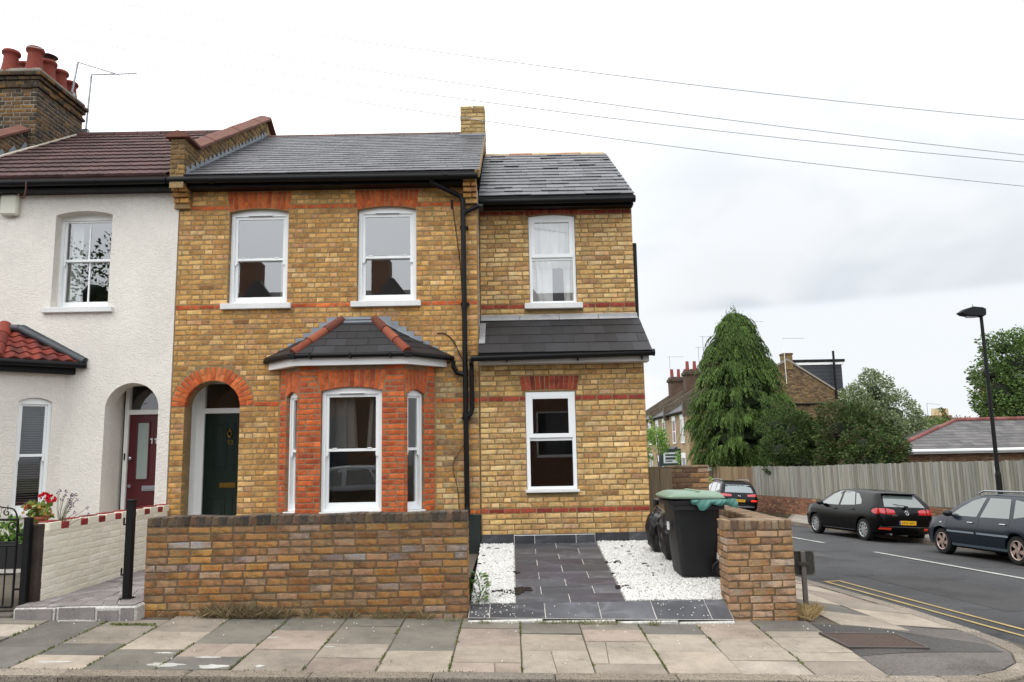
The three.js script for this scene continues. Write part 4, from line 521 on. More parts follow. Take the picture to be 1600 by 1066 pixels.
function ribbon(pts, w, h, lift) { const pos = []; const L = []; for (let i = 0; i < pts.length; i++) { const a = pts[Math.max(0, i - 1)], b = pts[Math.min(pts.length - 1, i + 1)], dx = b[0] - a[0], dz = b[1] - a[1], l = Math.hypot(dx, dz); const nx = -dz / l * w / 2, nz = dx / l * w / 2; L.push([[pts[i][0] + nx, pts[i][1] + nz], [pts[i][0] - nx, pts[i][1] - nz]]); } const q = (p) => [p[0], h(p[0], p[1]) + lift, p[1]]; for (let i = 0; i + 1 < L.length; i++) pos.push(...q(L[i][0]), ...q(L[i + 1][0]), ...q(L[i + 1][1]), ...q(L[i][0]), ...q(L[i + 1][1]), ...q(L[i][1])); const g = new THREE.BufferGeometry(); g.setAttribute('position', new THREE.Float32BufferAttribute(pos, 3)); g.computeVertexNormals(); return faceUp(g); }
// a stone or tile lying on the ground: polygon in plan, bevelled edge, top follows h
function stoneGeo(P, h, top, dep = .04, bev = .004) {
  let A = 0; for (let i = 0; i < P.length; i++) { const a = P[i], b = P[(i + 1) % P.length]; A += a[0] * b[1] - a[1] * b[0]; } if (A > 0) P = P.slice().reverse();
  const cx = P.reduce((s, p) => s + p[0], 0) / P.length, cz = P.reduce((s, p) => s + p[1], 0) / P.length, pos = [], q = (x, z, d) => [x, h(x, z) + top - d, z];
  const inn = P.map(([x, z]) => { const l = Math.hypot(x - cx, z - cz), k = Math.max(0, 1 - bev * 1.6 / l); return [cx + (x - cx) * k, cz + (z - cz) * k]; });
  for (let i = 0; i < P.length; i++) { const k = (i + 1) % P.length, a = q(...inn[i], 0), b = q(...inn[k], 0), c = q(...P[i], bev), d = q(...P[k], bev), e = q(...P[i], dep), f = q(...P[k], dep); pos.push(...q(cx, cz, 0), ...a, ...b, ...a, ...c, ...d, ...a, ...d, ...b, ...c, ...e, ...f, ...c, ...f, ...d); }
  const g = new THREE.BufferGeometry(); g.setAttribute('position', new THREE.Float32BufferAttribute(pos, 3)); g.computeVertexNormals(); return triUV(g);
}
const mudM = mat('#5d564b', { r: .98, map: T.grit, k: 1.1 }), asphM = mat('#414142', { r: .92, map: T.asphalt, k: 1.2, bump: T.asphaltB, bs: .003 }), kerbM = ['#8b8071', '#827769', '#93887a', '#7c7368'].map((c) => mat(c, { r: .9, map: T.granite, k: 1.25, bump: T.gritB, bs: .002 }));
tag(mesh('ground', sheet(range(-160, 160, 20), range(-300, 60, 20), (x, z) => Math.min(roadH(x, z), farH(x, z)) - .35), mat('#57583a', { r: 1, map: T.grit }), scene), 'bare ground around the houses and gardens', null, null, 'structure');
const roadO = tag(mesh('road', sheet([-60, -40, -25, -15, -10, -7, ...range(-4, 14, .5), 18, 25, 40, 60], [-90, -70, -55, ...range(-42, 12, 1), 14], (x, z) => roadH(x, z)), asphM, scene), 'grey tarmac road at the corner of two streets', null, null, 'structure');
const paintW = mat('#b2b1ac', { r: .85, map: T.stone, k: 1.15 }), paintY = mat('#a08c5c', { r: .9, map: T.stone, k: 1.15 });
for (const [u0, u1, v0, v1, c] of [[9.2, 12.6, 5.9, 7.0, '#3a3939'], [15.2, 21, 6.2, 6.9, '#4a4949'], [13.2, 15.0, 8.6, 10.0, '#3b3b3c'], [22, 27, 8.5, 9.3, '#4b4a4a']]) mesh('road_patch', flatPoly([xzOf(u0, v0), xzOf(u0, v1), xzOf(u1, v1 + .06), xzOf(u1, v0)], roadH, .003), mat(c, { r: .92, map: T.asphalt, k: 1.2 }), roadO);
for (const [a, b, l] of [[8.2, 15.75, 'long white dash on the road beside the front of the blue grey car'], [17.82, 22.3, 'white dash on the road beside the black hatchback'], [24.6, 29, 'white dash on the road near the parked SUV']]) tag(mesh('road_marking', ribbon(range(a, b, .5).map((u) => xzOf(u, 8.1)), .1, roadH, .007), paintW, scene), l, null, 'white dashes on the side road', 'structure');
{ const yl = (v, l) => tag(mesh('yellow_line', ribbon([...range(3.5, 12.1, .4).reverse().map((u) => xzOf(u, v + (u < 7 ? (7 - u) * (7 - u) * -.04 : 0)))], .055, roadH, .008), paintY, scene), l, null, 'double yellow lines', 'structure'); yl(5.06, 'yellow line on the road nearer to the kerb'); yl(5.3, 'yellow line on the road farther from the kerb'); tag(mesh('yellow_line', ribbon([xzOf(12.06, 5.03), xzOf(12.06, 5.33)], .06, roadH, .011), paintY, scene), 'short yellow bar closing the double yellow lines', null, null, 'structure'); }
// ---- pavement: slabs, kerb stones, tarmac patches
{
  const pv = tag(sub('pavement', scene), 'paved footway of beige and grey slabs in front of the garden walls', null, null, 'structure');
  mesh('joint_bed', sheet(range(-13, 3.1, .7), range(2.2, 4.75, .4), (x, z) => paveH(x, z) - .012), mudM, pv); mesh('joint_bed', uvSheet(range(5.6, 34, .6), [2.3, 2.9, 3.5, 4.0, 4.5], (x, z) => paveH(x, z) - .017), mudM, pv);
  const C = { B: ['#968b7c', '#8e8477', '#9d9182', '#877d71'], P: ['#908277', '#95877a', '#87796e'], D: ['#67635c', '#605c55', '#6e695f'], M: ['#7c7469', '#847b6f', '#766f64'], L: ['#a1978a', '#998f81'] }, R = mulberry(201);
  const sm = (c) => mat(C[c][Math.floor(R() * C[c].length)], { r: .93, map: T.stone, k: 1.2, bump: T.stoneB, bs: .003 });
  const stone = (P, c, tilt = 1) => { const dx = (R() - .5) * .004 * tilt, dy = (R() - .5) * .006 * tilt, cx = P[0][0], cz = P[0][1], o = mesh('paving_slab', stoneGeo(P, (x, z) => paveH(x, z) + dx * (x - cx) * 4 + dy * (z - cz) * 3, (R() - .5) * .005), sm(c), pv); const uv = o.geometry.attributes.uv, a = R() * 5, b = R() * 5; for (let i = 0; i < uv.count; i++) uv.setXY(i, uv.getX(i) + a, uv.getY(i) + b); return o; };
  const cols = { '-13': [[3.9], 'DB'], '-12': [[3.5, 4.2], 'MBD'], '-11': [[3.7], 'DP'], '-10': [[3.4, 4.1], 'DMB'], '-9': [[3.35, 3.8], 'MLD'], '-8': [[4.12], 'DD'], '-7': [[3.42, 4.0, 4.34], 'MMDB'], '-6': [[3.58, 4.17], 'MBD'], '-5': [[3.96, 4.37], 'DPD'], '-4': [[3.51, 4.14], 'DPB'], '-3': [[3.33, 3.95, 4.37], 'DMBP'], '-2': [[4.15], 'DB'], '-1': [[3.38, 3.98, 4.48], 'MPBP'], '0': [[3.57, 4.1], 'DBL'], '1': [[3.4, 3.82, 4.47], 'MPLB'], '2': [[3.54, 4.12], 'DLB'], '3': [[3.68, 4.35], 'PLL'], '4': [[3.4, 3.62, 4.1, 4.36], 'DBLLB'] };
  for (const k in cols) { const x0 = .046 + .577 * +k, x1 = x0 + .577, [zs, cc] = cols[k], z = [3.0 + (x0 < -4.9 ? .1 : x0 < -3.7 ? .14 : 0), ...zs, 4.725], g = .004 + R() * .003;
    for (let i = 0; i + 1 < z.length; i++) { const P = [[x0 + g, z[i] + g], [x1 - g, z[i] + g], [x1 - g, z[i + 1] - g], [x0 + g, z[i + 1] - g]].map(([x, w]) => [x + (R() - .5) * .006, w + (R() - .5) * .008]); const c = cc[i];
      if ((k === '-1' && i === 3) || (k === '1' && i === 2) || (k === '-5' && i === 1) || (k === '0' && i === 2)) { const t = .3 + R() * .4, s = t + (R() - .5) * .3, a = [lerp(P[0][0], P[1][0], t), P[0][1]], b = [lerp(P[3][0], P[2][0], s), P[3][1]], e = .002; stone([P[0], [a[0] - e, a[1]], [b[0] - e, b[1]], P[3]], c, .3); stone([[a[0] + e, a[1]], P[1], P[2], [b[0] + e, b[1]]], c, .3); } else stone(P, c); } }
  const kin = (u) => 4.4; for (let col = 0; col < 2; col++) { let u = col ? 7.92 : 7.62; while (u < 31) { const l = .55 + R() * .35, v0 = col ? 3.62 : 2.88, v1 = col ? kin(u) : 3.61, g = .005; stone([xzOf(u + g, v0 + g), xzOf(u + l - g, v0 + g), xzOf(u + l - g, v1 - g), xzOf(u + g, v1 - g)], 'LBBLPD'[Math.floor(R() * 6)]); u += l; } }
  // kerb stones along the front, round the corner and up the side road
  const kp = []; for (let x = -13; x < 2.9; x += .95) kp.push([x, 4.73]); kp.push([2.9, 4.735], [3.3, 4.72], [3.65, 4.66], [3.98, 4.47], [4.28, 4.16], [4.5, 3.75], [4.6, 3.3], [4.62, 2.8]); for (let u = 9.2; u < 34; u += .92) kp.push(xzOf(u, 4.41));
  for (let i = 0; i + 1 < kp.length; i++) { const a = kp[i], b = kp[i + 1], nrm = (p, q) => { const dx = q[0] - p[0], dz = q[1] - p[1], l = Math.hypot(dx, dz); return [-dz / l, dx / l]; }; const n0 = nrm(kp[Math.max(0, i - 1)], kp[Math.min(kp.length - 1, i + 1)]), n1 = nrm(a, kp[Math.min(kp.length - 1, i + 2)]), w = .175, t = .004 / Math.hypot(b[0] - a[0], b[1] - a[1]); const P = [[lerp(a[0], b[0], t), lerp(a[1], b[1], t)], [lerp(b[0], a[0], t), lerp(b[1], a[1], t)]]; const Q = [P[1], P[0]].map((p, k) => { const n = k ? n0 : n1; return [p[0] + n[0] * w, p[1] + n[1] * w]; }); const hb = (x, z) => Math.max(paveH(x, z) - .0, roadH(x, z) + .09); const ht = (x, z) => { const m = [(P[0][0] + P[1][0]) / 2, (P[0][1] + P[1][1]) / 2]; return paveH(x + (m[0] - (P[0][0] + P[1][0]) / 2), z); }; mesh('kerb_stone', stoneGeo([P[0], P[1], Q[0], Q[1]], (x, z) => { const v = Math.min(vOf(x, z), 4.42); return z > 4.4 && x < 3.4 ? paveH(x, 4.73) : paveH(x, z) ; }, .002 + R() * .003, .2, .012), kerbM[Math.floor(R() * 4)], pv); }
  const aP = [[2.93, 3.05], xzOf(7.615, 2.7), xzOf(7.615, 3.612), xzOf(7.915, 3.616), xzOf(7.915, 4.4), [4.59, 3.3], [4.49, 3.74], [4.27, 4.15], [3.97, 4.45], [3.64, 4.65], [3.3, 4.71], [2.93, 4.725]];
  mesh('tarmac_patch', flatPoly(aP, paveH, -.004), mat('#66605b', { r: .95, map: T.asphalt, k: 1.2, bump: T.asphaltB, bs: .004 }), pv);
  mesh('tarmac_patch', flatPoly([[2.94, 3.1], xzOf(7.6, 2.75), xzOf(7.6, 3.2), [4.1, 3.25], [4.48, 3.4], [4.44, 3.72], [3.9, 3.9], [3.2, 4.12], [2.94, 4.2]], paveH, 0), mat('#4c4946', { r: .95, map: T.asphalt, k: 1.2, bump: T.asphaltB, bs: .004 }), pv);
  const splash = (x, z, w, d, s) => { const q = mulberry(s), P = []; for (let i = 0; i < 14; i++) { const a = i / 14 * 6.283, r = .55 + q() * .6; P.push([x + Math.cos(a) * w * r, z + Math.sin(a) * d * r]); } mesh('paint_stain', flatPoly(P, paveH, .0055), mat('#aeaca5', { r: .85, map: T.stone, k: 1.25 }), pv); };
  splash(-2.8, 4.6, .17, .05, 1); splash(-2.42, 4.64, .13, .06, 2); splash(-3.75, 4.55, .18, .03, 3); splash(-2.55, 4.4, .1, .03, 4); splash(-4.3, 3.22, .2, .02, 5); splash(-2.95, 4.28, .09, .02, 6); splash(-2.2, 3.78, .07, .02, 7); splash(-1.62, 4.06, .06, .012, 8); splash(-2.05, 4.62, .04, .03, 9);
}
{ // far pavement along the fence
  const fp = tag(sub('pavement', scene), 'narrow grey footway along the wooden fence across the side road', null, null, 'structure'); const vk = (u) => VK + 2.0 * sstep(25.6, 30.5, u);
  mesh('footway', (() => { const us = range(2, 60, .8), pos = [], idx = []; us.forEach((u) => { for (let j = 0; j < 5; j++) { const v = lerp(vk(u) + .13, 13.3, j / 4), [x, z] = xzOf(u, v); pos.push(x, farH(x, z), z); } }); for (let i = 0; i + 1 < us.length; i++) for (let j = 0; j < 4; j++) { const a = i * 5 + j; idx.push(a, a + 5, a + 6, a, a + 6, a + 1); } const g = new THREE.BufferGeometry(); g.setAttribute('position', new THREE.Float32BufferAttribute(pos, 3)); g.setIndex(idx); g.computeVertexNormals(); return faceUp(smooth(g)); })(), mat('#8c857b', { r: .95, map: T.stone, k: 1.2 }), fp);
  for (let u = 4; u < 31; u += .92) { const P = [xzOf(u + .004, vk(u)), xzOf(u + .916, vk(u + .92)), xzOf(u + .916, vk(u + .92) + .14), xzOf(u + .004, vk(u) + .14)]; mesh('kerb_stone', stoneGeo(P, farH, .004, .22, .012), kerbM[Math.floor(u * 7) % 4], fp); }
}
// ---- the tiled forecourt of the extension
{
  const pa = tag(sub('path', scene), 'dark slate tile path with white joints from pavement to the extension', null, null, 'structure'), hG = (x, z) => gardH(z), R = mulberry(211);
  const hB = (x, z) => lerp(gardH(2.8), paveH(x, 3.12) + .038, clamp((z - 2.8) / .335, 0, 1));
  const tm = ['#57585d', '#4e4f54', '#606166', '#55525a'].map((c) => mat(c, { r: .5, map: T.marble, k: 1.15 }));
  mesh('grout', sheet([.0, .38, .76, 1.15], [.062, 1, 2, 2.8], (x, z) => gardH(z) - .003), mat('#cfcbc3', { r: .9, map: T.grit }), pa); mesh('grout', sheet([-.468, .4, 1.3, 2.165], [2.79, 2.95, 3.14], (x, z) => hB(x, z) - .0032), mat('#cfcbc3', { r: .9, map: T.grit }), pa);
  const tile = (x0, x1, z0, z1, h) => { const o = mesh('paving_tile', stoneGeo([[x0 + .005, z0 + .004], [x1 - .005, z0 + .004], [x1 - .005, z1 - .004], [x0 + .005, z1 - .004]], h, .002 + R() * .002, .02, .002), tm[Math.floor(R() * 4)], pa); const uv = o.geometry.attributes.uv, a = R() * 5; for (let i = 0; i < uv.count; i++) uv.setXY(i, uv.getX(i) + a, uv.getY(i) + a * 3); };
  for (let r = 0; r < 9; r++) { const z0 = .068 + r * .303, z1 = z0 + .303, js = r % 2 ? [.003, .285, .858, 1.148] : [.003, .575, 1.148]; for (let i = 0; i + 1 < js.length; i++) tile(js[i], js[i + 1], z0, z1, hG); }
  const bj = [-.466, -.258, .3, .855, 1.4, 1.952, 2.165]; for (let i = 0; i + 1 < bj.length; i++) tile(bj[i], bj[i + 1], 2.8, 3.135, hB);
  mesh('mortar_edge', merge([-.47, .28, 1.0, 1.62].map((x, i) => cbox([.74, .71, .61, .55][i], .05, .05, .01).translate(x + [.74, .71, .61, .55][i] / 2, paveH(x + .3, 3.15) - .004, 3.134))), mat('#d8d6cf', { r: .9, map: T.grit }), pa);
  // white chippings
  const bed = (nm, label, x0, x1, z0, z1, n, seed) => {
    const R = mulberry(seed), g = tag(sub(numbered(nm), scene), label, 'gravel', null, 'stuff');
    mesh('gravel_bed', sheet(range(x0, x1, .1), range(z0, z1, .1), (x, z) => gardH(z) - .012 + .012 * vnoise(x * 9, z * 9, 1e4, seed)), mat('#c2bfb6', { r: .95, map: T.granite, k: 1.15 }), g);
    const im = new THREE.InstancedMesh(new THREE.IcosahedronGeometry(.011, 0), mat('#ffffff', { r: .8 }), n), m = new THREE.Matrix4(), q = new THREE.Quaternion(), e = new THREE.Euler(), c = new THREE.Color();
    for (let i = 0; i < n; i++) { const x = lerp(x0, x1, R()), z = lerp(z0, z1, R()), s = .6 + R() * .8; e.set(R() * 6, R() * 6, R() * 6); m.compose(V3(x, gardH(z) - .006 + .012 * vnoise(x * 9, z * 9, 1e4, seed) + R() * .006, z), q.setFromEuler(e), V3(s, s * .75, s)); im.setMatrixAt(i, m); const k = .72 + R() * .34; c.setRGB(.72 * k, .71 * k, .68 * k); im.setColorAt(i, c); }
    im.name = 'chippings'; im.castShadow = im.receiveShadow = true; g.add(im);
  };
  bed('white_gravel', 'white gravel bed between the front wall and the slate path', -.46, -.006, .05, 2.79, 7000, 221); bed('white_gravel', 'white gravel bed around the wheelie bin right of the slate path', 1.157, 2.62, .02, 2.79, 22000, 222);
  { const R = mulberry(231), l = []; const add = (x, z, h) => { const s = .3 + R() * .4; l.push(new THREE.IcosahedronGeometry(.011 * s, 0).rotateX(R() * 6).rotateY(R() * 6).translate(x, h + .005, z)); }; for (let i = 0; i < 60; i++) { const z = 1.8 + R() * 1.3, x = Math.pow(R(), 2) * .8 - .05; add(x, z, hB(x, z)); } for (let i = 0; i < 26; i++) { const z = 2.82 + R() * .3, x = 1.45 + R() * .5; add(x, z, hB(x, z)); } for (let i = 0; i < 34; i++) { const z = 2.82 + R() * .3, x = -.45 + R() * .5; add(x, z, hB(x, z)); } for (let i = 0; i < 70; i++) { const x = -4.5 + R() * 8.5, z = 3.2 + Math.pow(R(), 3) * 1.3; add(x, z, paveH(x, z)); } tag(mesh('loose_gravel', merge(l), mat('#dedcd4', { r: .8 }), scene), 'loose white chippings scattered on the path and pavement', 'gravel', null, 'stuff'); }
  { const R = mulberry(241), l = []; const blob = (x0, z0, dx, dz, n) => { for (let i = 0; i < n; i++) { const x = x0 + (R() - .5) * dx, z = z0 + (R() - .5) * dz, s = .007 + R() * .02; l.push(new THREE.IcosahedronGeometry(s, 0).scale(1.3, .6, 1).rotateY(R() * 6).translate(x, gardH(z) + .006, z)); } }; blob(-.08, 2.38, .34, .1, 60); blob(.1, 2.3, .2, .12, 40); blob(.0, 2.48, .12, .06, 14); blob(1.2, 2.3, .16, .12, 26); blob(1.22, 1.2, .22, .1, 16); blob(1.6, 1.35, .2, .2, 8); blob(.03, 1.6, .08, .06, 8); blob(1.18, 1.75, .14, .06, 8); for (let i = 0; i < 26; i++) blob(1.2 + R() * 1.3, .3 + R() * 2.4, .1, .08, 2); for (let i = 0; i < 12; i++) blob(-.45 + R() * .42, .3 + R() * 2.3, .08, .08, 2); tag(mesh('soil', merge(l), mat('#2a2119', { r: 1 }), scene), 'dark clods of soil spilled on the white gravel and path', 'soil', null, 'stuff'); }
}
tag(mesh('garden_ground', merge([sheet([-3.74, -2, -.5], [-.02, 1.5, 2.8], () => .22), sheet([-13, -9, -4.98], [-.02, 1.5, 3.0], (x) => .12)]), mudM, scene), 'bare garden soil behind the front walls', null, null, 'structure');
// ---- crazy paved path and step of the bay house
{
  const cp = tag(sub('path', scene), 'grey crazy paved path with white painted joints behind the black post', null, null, 'structure'), R = mulberry(251), top = .19;
  mesh('joint_bed', merge([B(-4.95, -3.735, -.2, top - .012, 2.2, 3.19, .02), B(-4.84, -3.765, -.2, top - .012, -.02, 2.2, .0)]), mat('#d4d1ca', { r: .85, map: T.grit }), cp);
  const gm = ['#8f8887', '#857e7c', '#999291', '#807a78'].map((c) => mat(c, { r: .85, map: T.stone, k: 1.2, bump: T.stoneB, bs: .002 }));
  const split = (P, n) => { if (n <= 0) { const cx = P.reduce((s, p) => s + p[0], 0) / P.length, cz = P.reduce((s, p) => s + p[1], 0) / P.length; mesh('crazy_paver', stoneGeo(P.map(([x, z]) => [cx + (x - cx) * .905, cz + (z - cz) * .905]), () => top, R() * .003, .02, .004), gm[Math.floor(R() * 4)], cp); return; }
    const a = R() * 3.14, c = P.reduce((s, p) => [s[0] + p[0] / P.length, s[1] + p[1] / P.length], [0, 0]), xs = P.map((p) => p[0]), zs = P.map((p) => p[1]), wide = Math.max(...xs) - Math.min(...xs) > Math.max(...zs) - Math.min(...zs), th = (wide ? 0 : Math.PI / 2) + (R() - .5) * 1.1, nx = Math.cos(th), nz = Math.sin(th), d = nx * c[0] + nz * c[1] + (R() - .5) * .1; const cut = (s) => { const o = []; for (let i = 0; i < P.length; i++) { const p = P[i], q = P[(i + 1) % P.length], f = s * (nx * p[0] + nz * p[1] - d), g = s * (nx * q[0] + nz * q[1] - d); if (f >= 0) o.push(p); if (f * g < 0) { const t = f / (f - g); o.push([lerp(p[0], q[0], t), lerp(p[1], q[1], t)]); } } return o; }; for (const s of [1, -1]) { const q = cut(s); if (q.length > 2) split(q, n - 1); } };
  split([[-4.93, 2.62], [-3.75, 2.62], [-3.75, 3.18], [-4.93, 3.18]], 5); split([[-4.83, 1.3], [-3.77, 1.3], [-3.77, 2.61], [-4.83, 2.61]], 5); split([[-4.83, 0], [-3.77, 0], [-3.77, 1.29], [-4.83, 1.29]], 4);
  for (const [a, b, y] of [[-4.93, -4.55, .165], [-4.535, -4.51, .17], [-4.5, -4.13, .172], [-4.12, -3.9, .14], [-3.89, -3.75, .16]]) mesh('step_slab', B(a + .006, b - .006, .0, y, 3.185, 3.2, .004), gm[3], cp);
  mesh('step_slab', B(-5.9, -4.99, -.02, .11, 2.85, 3.13, .015), mat('#5b544d', { r: .9, map: T.stone, k: 1.2 }), cp);
}
// ---- front garden wall
{
  const w = thing('garden_wall', 'weathered brown brick front wall with a mossy brick coping', 'wall'), X0 = -3.76, X1 = -.47, core = mesh('core', B(X0 + .008, X1 - .008, -.3, .995, 2.785, 2.9955, .0), M.mortarC, w);
  const r = layBricks({ M: new THREE.Matrix4().makeTranslation(0, 0, 3.0), u0: X0, u1: X1, k0: -13, k1: 0, v0: .873, ch: .0745, soot: (v) => v > .78 ? .18 : 0, seed: 301, pal: (k, u, R) => k > -6 && k < -1 && R() < .28 ? [['#8d7a6c', 2], ['#96877b', 1.6], ['#7f6a5f', 1.5]] : k < -8 && R() < .4 ? [['#93683a', 2], ['#86603a', 2], ['#8a6c4c', 1]] : PAL.wall, deepAt: false });
  r.push(...layBricks({ M: frameM([X1, 0, 3.0], [0, 0, -1], [0, 1, 0]), u0: 0, u1: .215, k0: -13, k1: 0, v0: .873, ch: .0745, seed: 302, pal: PAL.wall, deepAt: false }), ...layBricks({ M: frameM([X0, 0, 2.78], [0, 0, 1], [0, 1, 0]), u0: 0, u1: .22, k0: -13, k1: 0, v0: .873, ch: .0745, seed: 303, pal: PAL.wall, deepAt: false }));
  r.push(...soldiers({ M: new THREE.Matrix4().makeTranslation(0, 0, 3.004), u0: X0, u1: X1, n: 44, bot: () => .915, top: (u) => 1.012 + .006 * Math.sin(u * 7), pal: PAL.soldier, seed: 304, depth: 'E' }));
  placeBricks(core, r, 298, 'brick', 'brickwork', wornMat);
}
// ---- brick pier with the low side wall running back from it
{
  const w = thing('brick_pier', 'low brown brick pier and side wall on the corner beside the wheelie bin', 'wall'), x0 = 2.162, x1 = 2.85, core = mesh('core', merge([B(x0 + .008, x1 - .008, -.4, .862, 2.68, 2.9955, 0), B(2.64, 2.842, -.6, .84, -.35, 2.679, 0)]), M.mortarC, w), ch = .0715, v0 = .73;
  const r = layBricks({ M: new THREE.Matrix4().makeTranslation(0, 0, 3.0), u0: x0, u1: x1, k0: -12, k1: 0, v0, ch, seed: 311, pal: PAL.pier, deepAt: false });
  r.push(...layBricks({ M: frameM([x0, 0, 2.67], [0, 0, 1], [0, 1, 0]), u0: 0, u1: .33, k0: -12, k1: 0, v0, ch, seed: 312, pal: PAL.pier, deepAt: false }), ...layBricks({ M: frameM([x1, 0, 3.0], [0, 0, -1], [0, 1, 0]), u0: 0, u1: 3.3, k0: -14, k1: 0, v0, ch, seed: 313, pal: PAL.pier, deepAt: false }), ...layBricks({ M: frameM([2.632, 0, -.3], [0, 0, 1], [0, 1, 0]), u0: 0, u1: 2.96, k0: -9, k1: 0, v0, ch, seed: 314, pal: PAL.pier, deepAt: false }));
  const sol = soldiers({ M: new THREE.Matrix4().makeTranslation(0, 0, 3.004), u0: x0 - .004, u1: x1, n: 10, bot: () => .768, top: (u) => .868 + .01 * Math.sin(u * 9), pal: PAL.psoldier, seed: 315, depth: 'E' }); r.push(...sol);
  r.push(...soldiers({ M: frameM([2.63, 0, -.3], [0, 0, 1], [0, 1, 0]), u0: 0, u1: 2.95, n: 40, bot: () => .768, top: () => .858, pal: PAL.psoldier, seed: 316, depth: 'E' }));
  placeBricks(core, r, 230, 'brick', 'brickwork', wornMat); mesh('coping_top', merge([B(x0 + .0, x1 - .006, .845, .866, 2.68, 2.992, .008), B(2.63, 2.848, .82, .848, -.35, 2.68, .008)]), mat('#8f775c', { r: .95, map: T.brick, k: 1.2 }), w);
}
{ const g = thing('side_panel', 'olive brown boarded panel closing the gap right of the extension', 'gate panel', [2.13, .2, -.3]); for (const [a, b] of [[-.17, .0], [.004, .18]]) mesh('board', B(a, b, -.3, 1.145, -.02, .012, .004), mat('#5f5340', { r: .8, map: T.wood, k: 1.5, bump: T.woodB, bs: .002 }), g); mesh('top_rail', B(-.17, .19, 1.146, 1.16, -.03, .02, .003), mat('#6f624d', { r: .8 }), g);
  const w = thing('rear_wall', 'brown brick garden wall behind the wheelie bin and panel', 'wall'), core = mesh('core', B(2.29, 2.88, -.8, 1.33, -.68, -.458, 0), M.mortarC, w); placeBricks(core, layBricks({ M: new THREE.Matrix4().makeTranslation(0, 0, -.45), u0: 2.29, u1: 2.89, k0: -18, k1: 0, v0: 1.295, ch: .075, seed: 321, pal: (k, u) => u > 2.72 ? PAL.pier : PAL.rear, deepAt: false }), 80); mesh('coping', B(2.28, 2.9, 1.331, 1.365, -.69, -.44, .006), mat('#8a765a', { r: .95, map: T.brick }), w); }
// ---- cream painted wall between the two front gardens
{
  const w = thing('painted_wall', 'cream painted brick wall with red blocks along its notched top', 'wall'), X = -4.85, core = mesh('core', B(-4.965, X - .004, -.1, .9, .02, 2.88, 0), mat('#e2dbc8', { r: .85, map: T.dash, k: 1.05 }), w), fm = frameM([X, 0, 2.9], [0, 0, -1], [0, 1, 0]);
  const r = layBricks({ M: fm, u0: 0, u1: 2.88, k0: -11, k1: 0, v0: .865, ch: .0735, seed: 331, pal: PAL.cream, deepAt: false }); for (const q of r) { q.sh = .96 + (q.sh - .86) * .2; q.z *= 1.5; q.h += .011; q.len += .011; q.z *= .5; } placeBricks(core, r, 170, 'brick', 'brickwork', (h) => mat(h, { r: .8, map: T.dash, k: 1.08, bump: T.gritB, bs: .003 }));
  const red = ['#8e2a2a', '#9a3230', '#7f2526'].map((c) => mat(c, { r: .7, map: T.brick, k: 1.2 })), cr = mat('#e8e1ce', { r: .75, map: T.dash, k: 1.05 }); let u = .06, i = 0; while (u < 2.8) { const isR = i % 2, l = isR ? .16 : .22; mesh(isR ? 'red_block' : 'cream_block', B(-4.97, X + (isR ? .001 : .006), .88, isR ? .955 : .968, 2.9 - u - l + .004, 2.9 - u - .004, .006), isR ? red[i % 3] : cr, w); if (!isR) mesh('red_cap', B(-4.972, X - .012, .969, .98, 2.9 - u - l + .006, 2.9 - u - .006, .003), red[(i >> 1) % 3], w); u += l; i++; }
  mesh('end_pier', B(-4.985, -4.86, -.1, .965, 2.884, 2.972, .01), mat('#40342d', { r: .95, map: T.brick, k: 1.2 }), w);
}
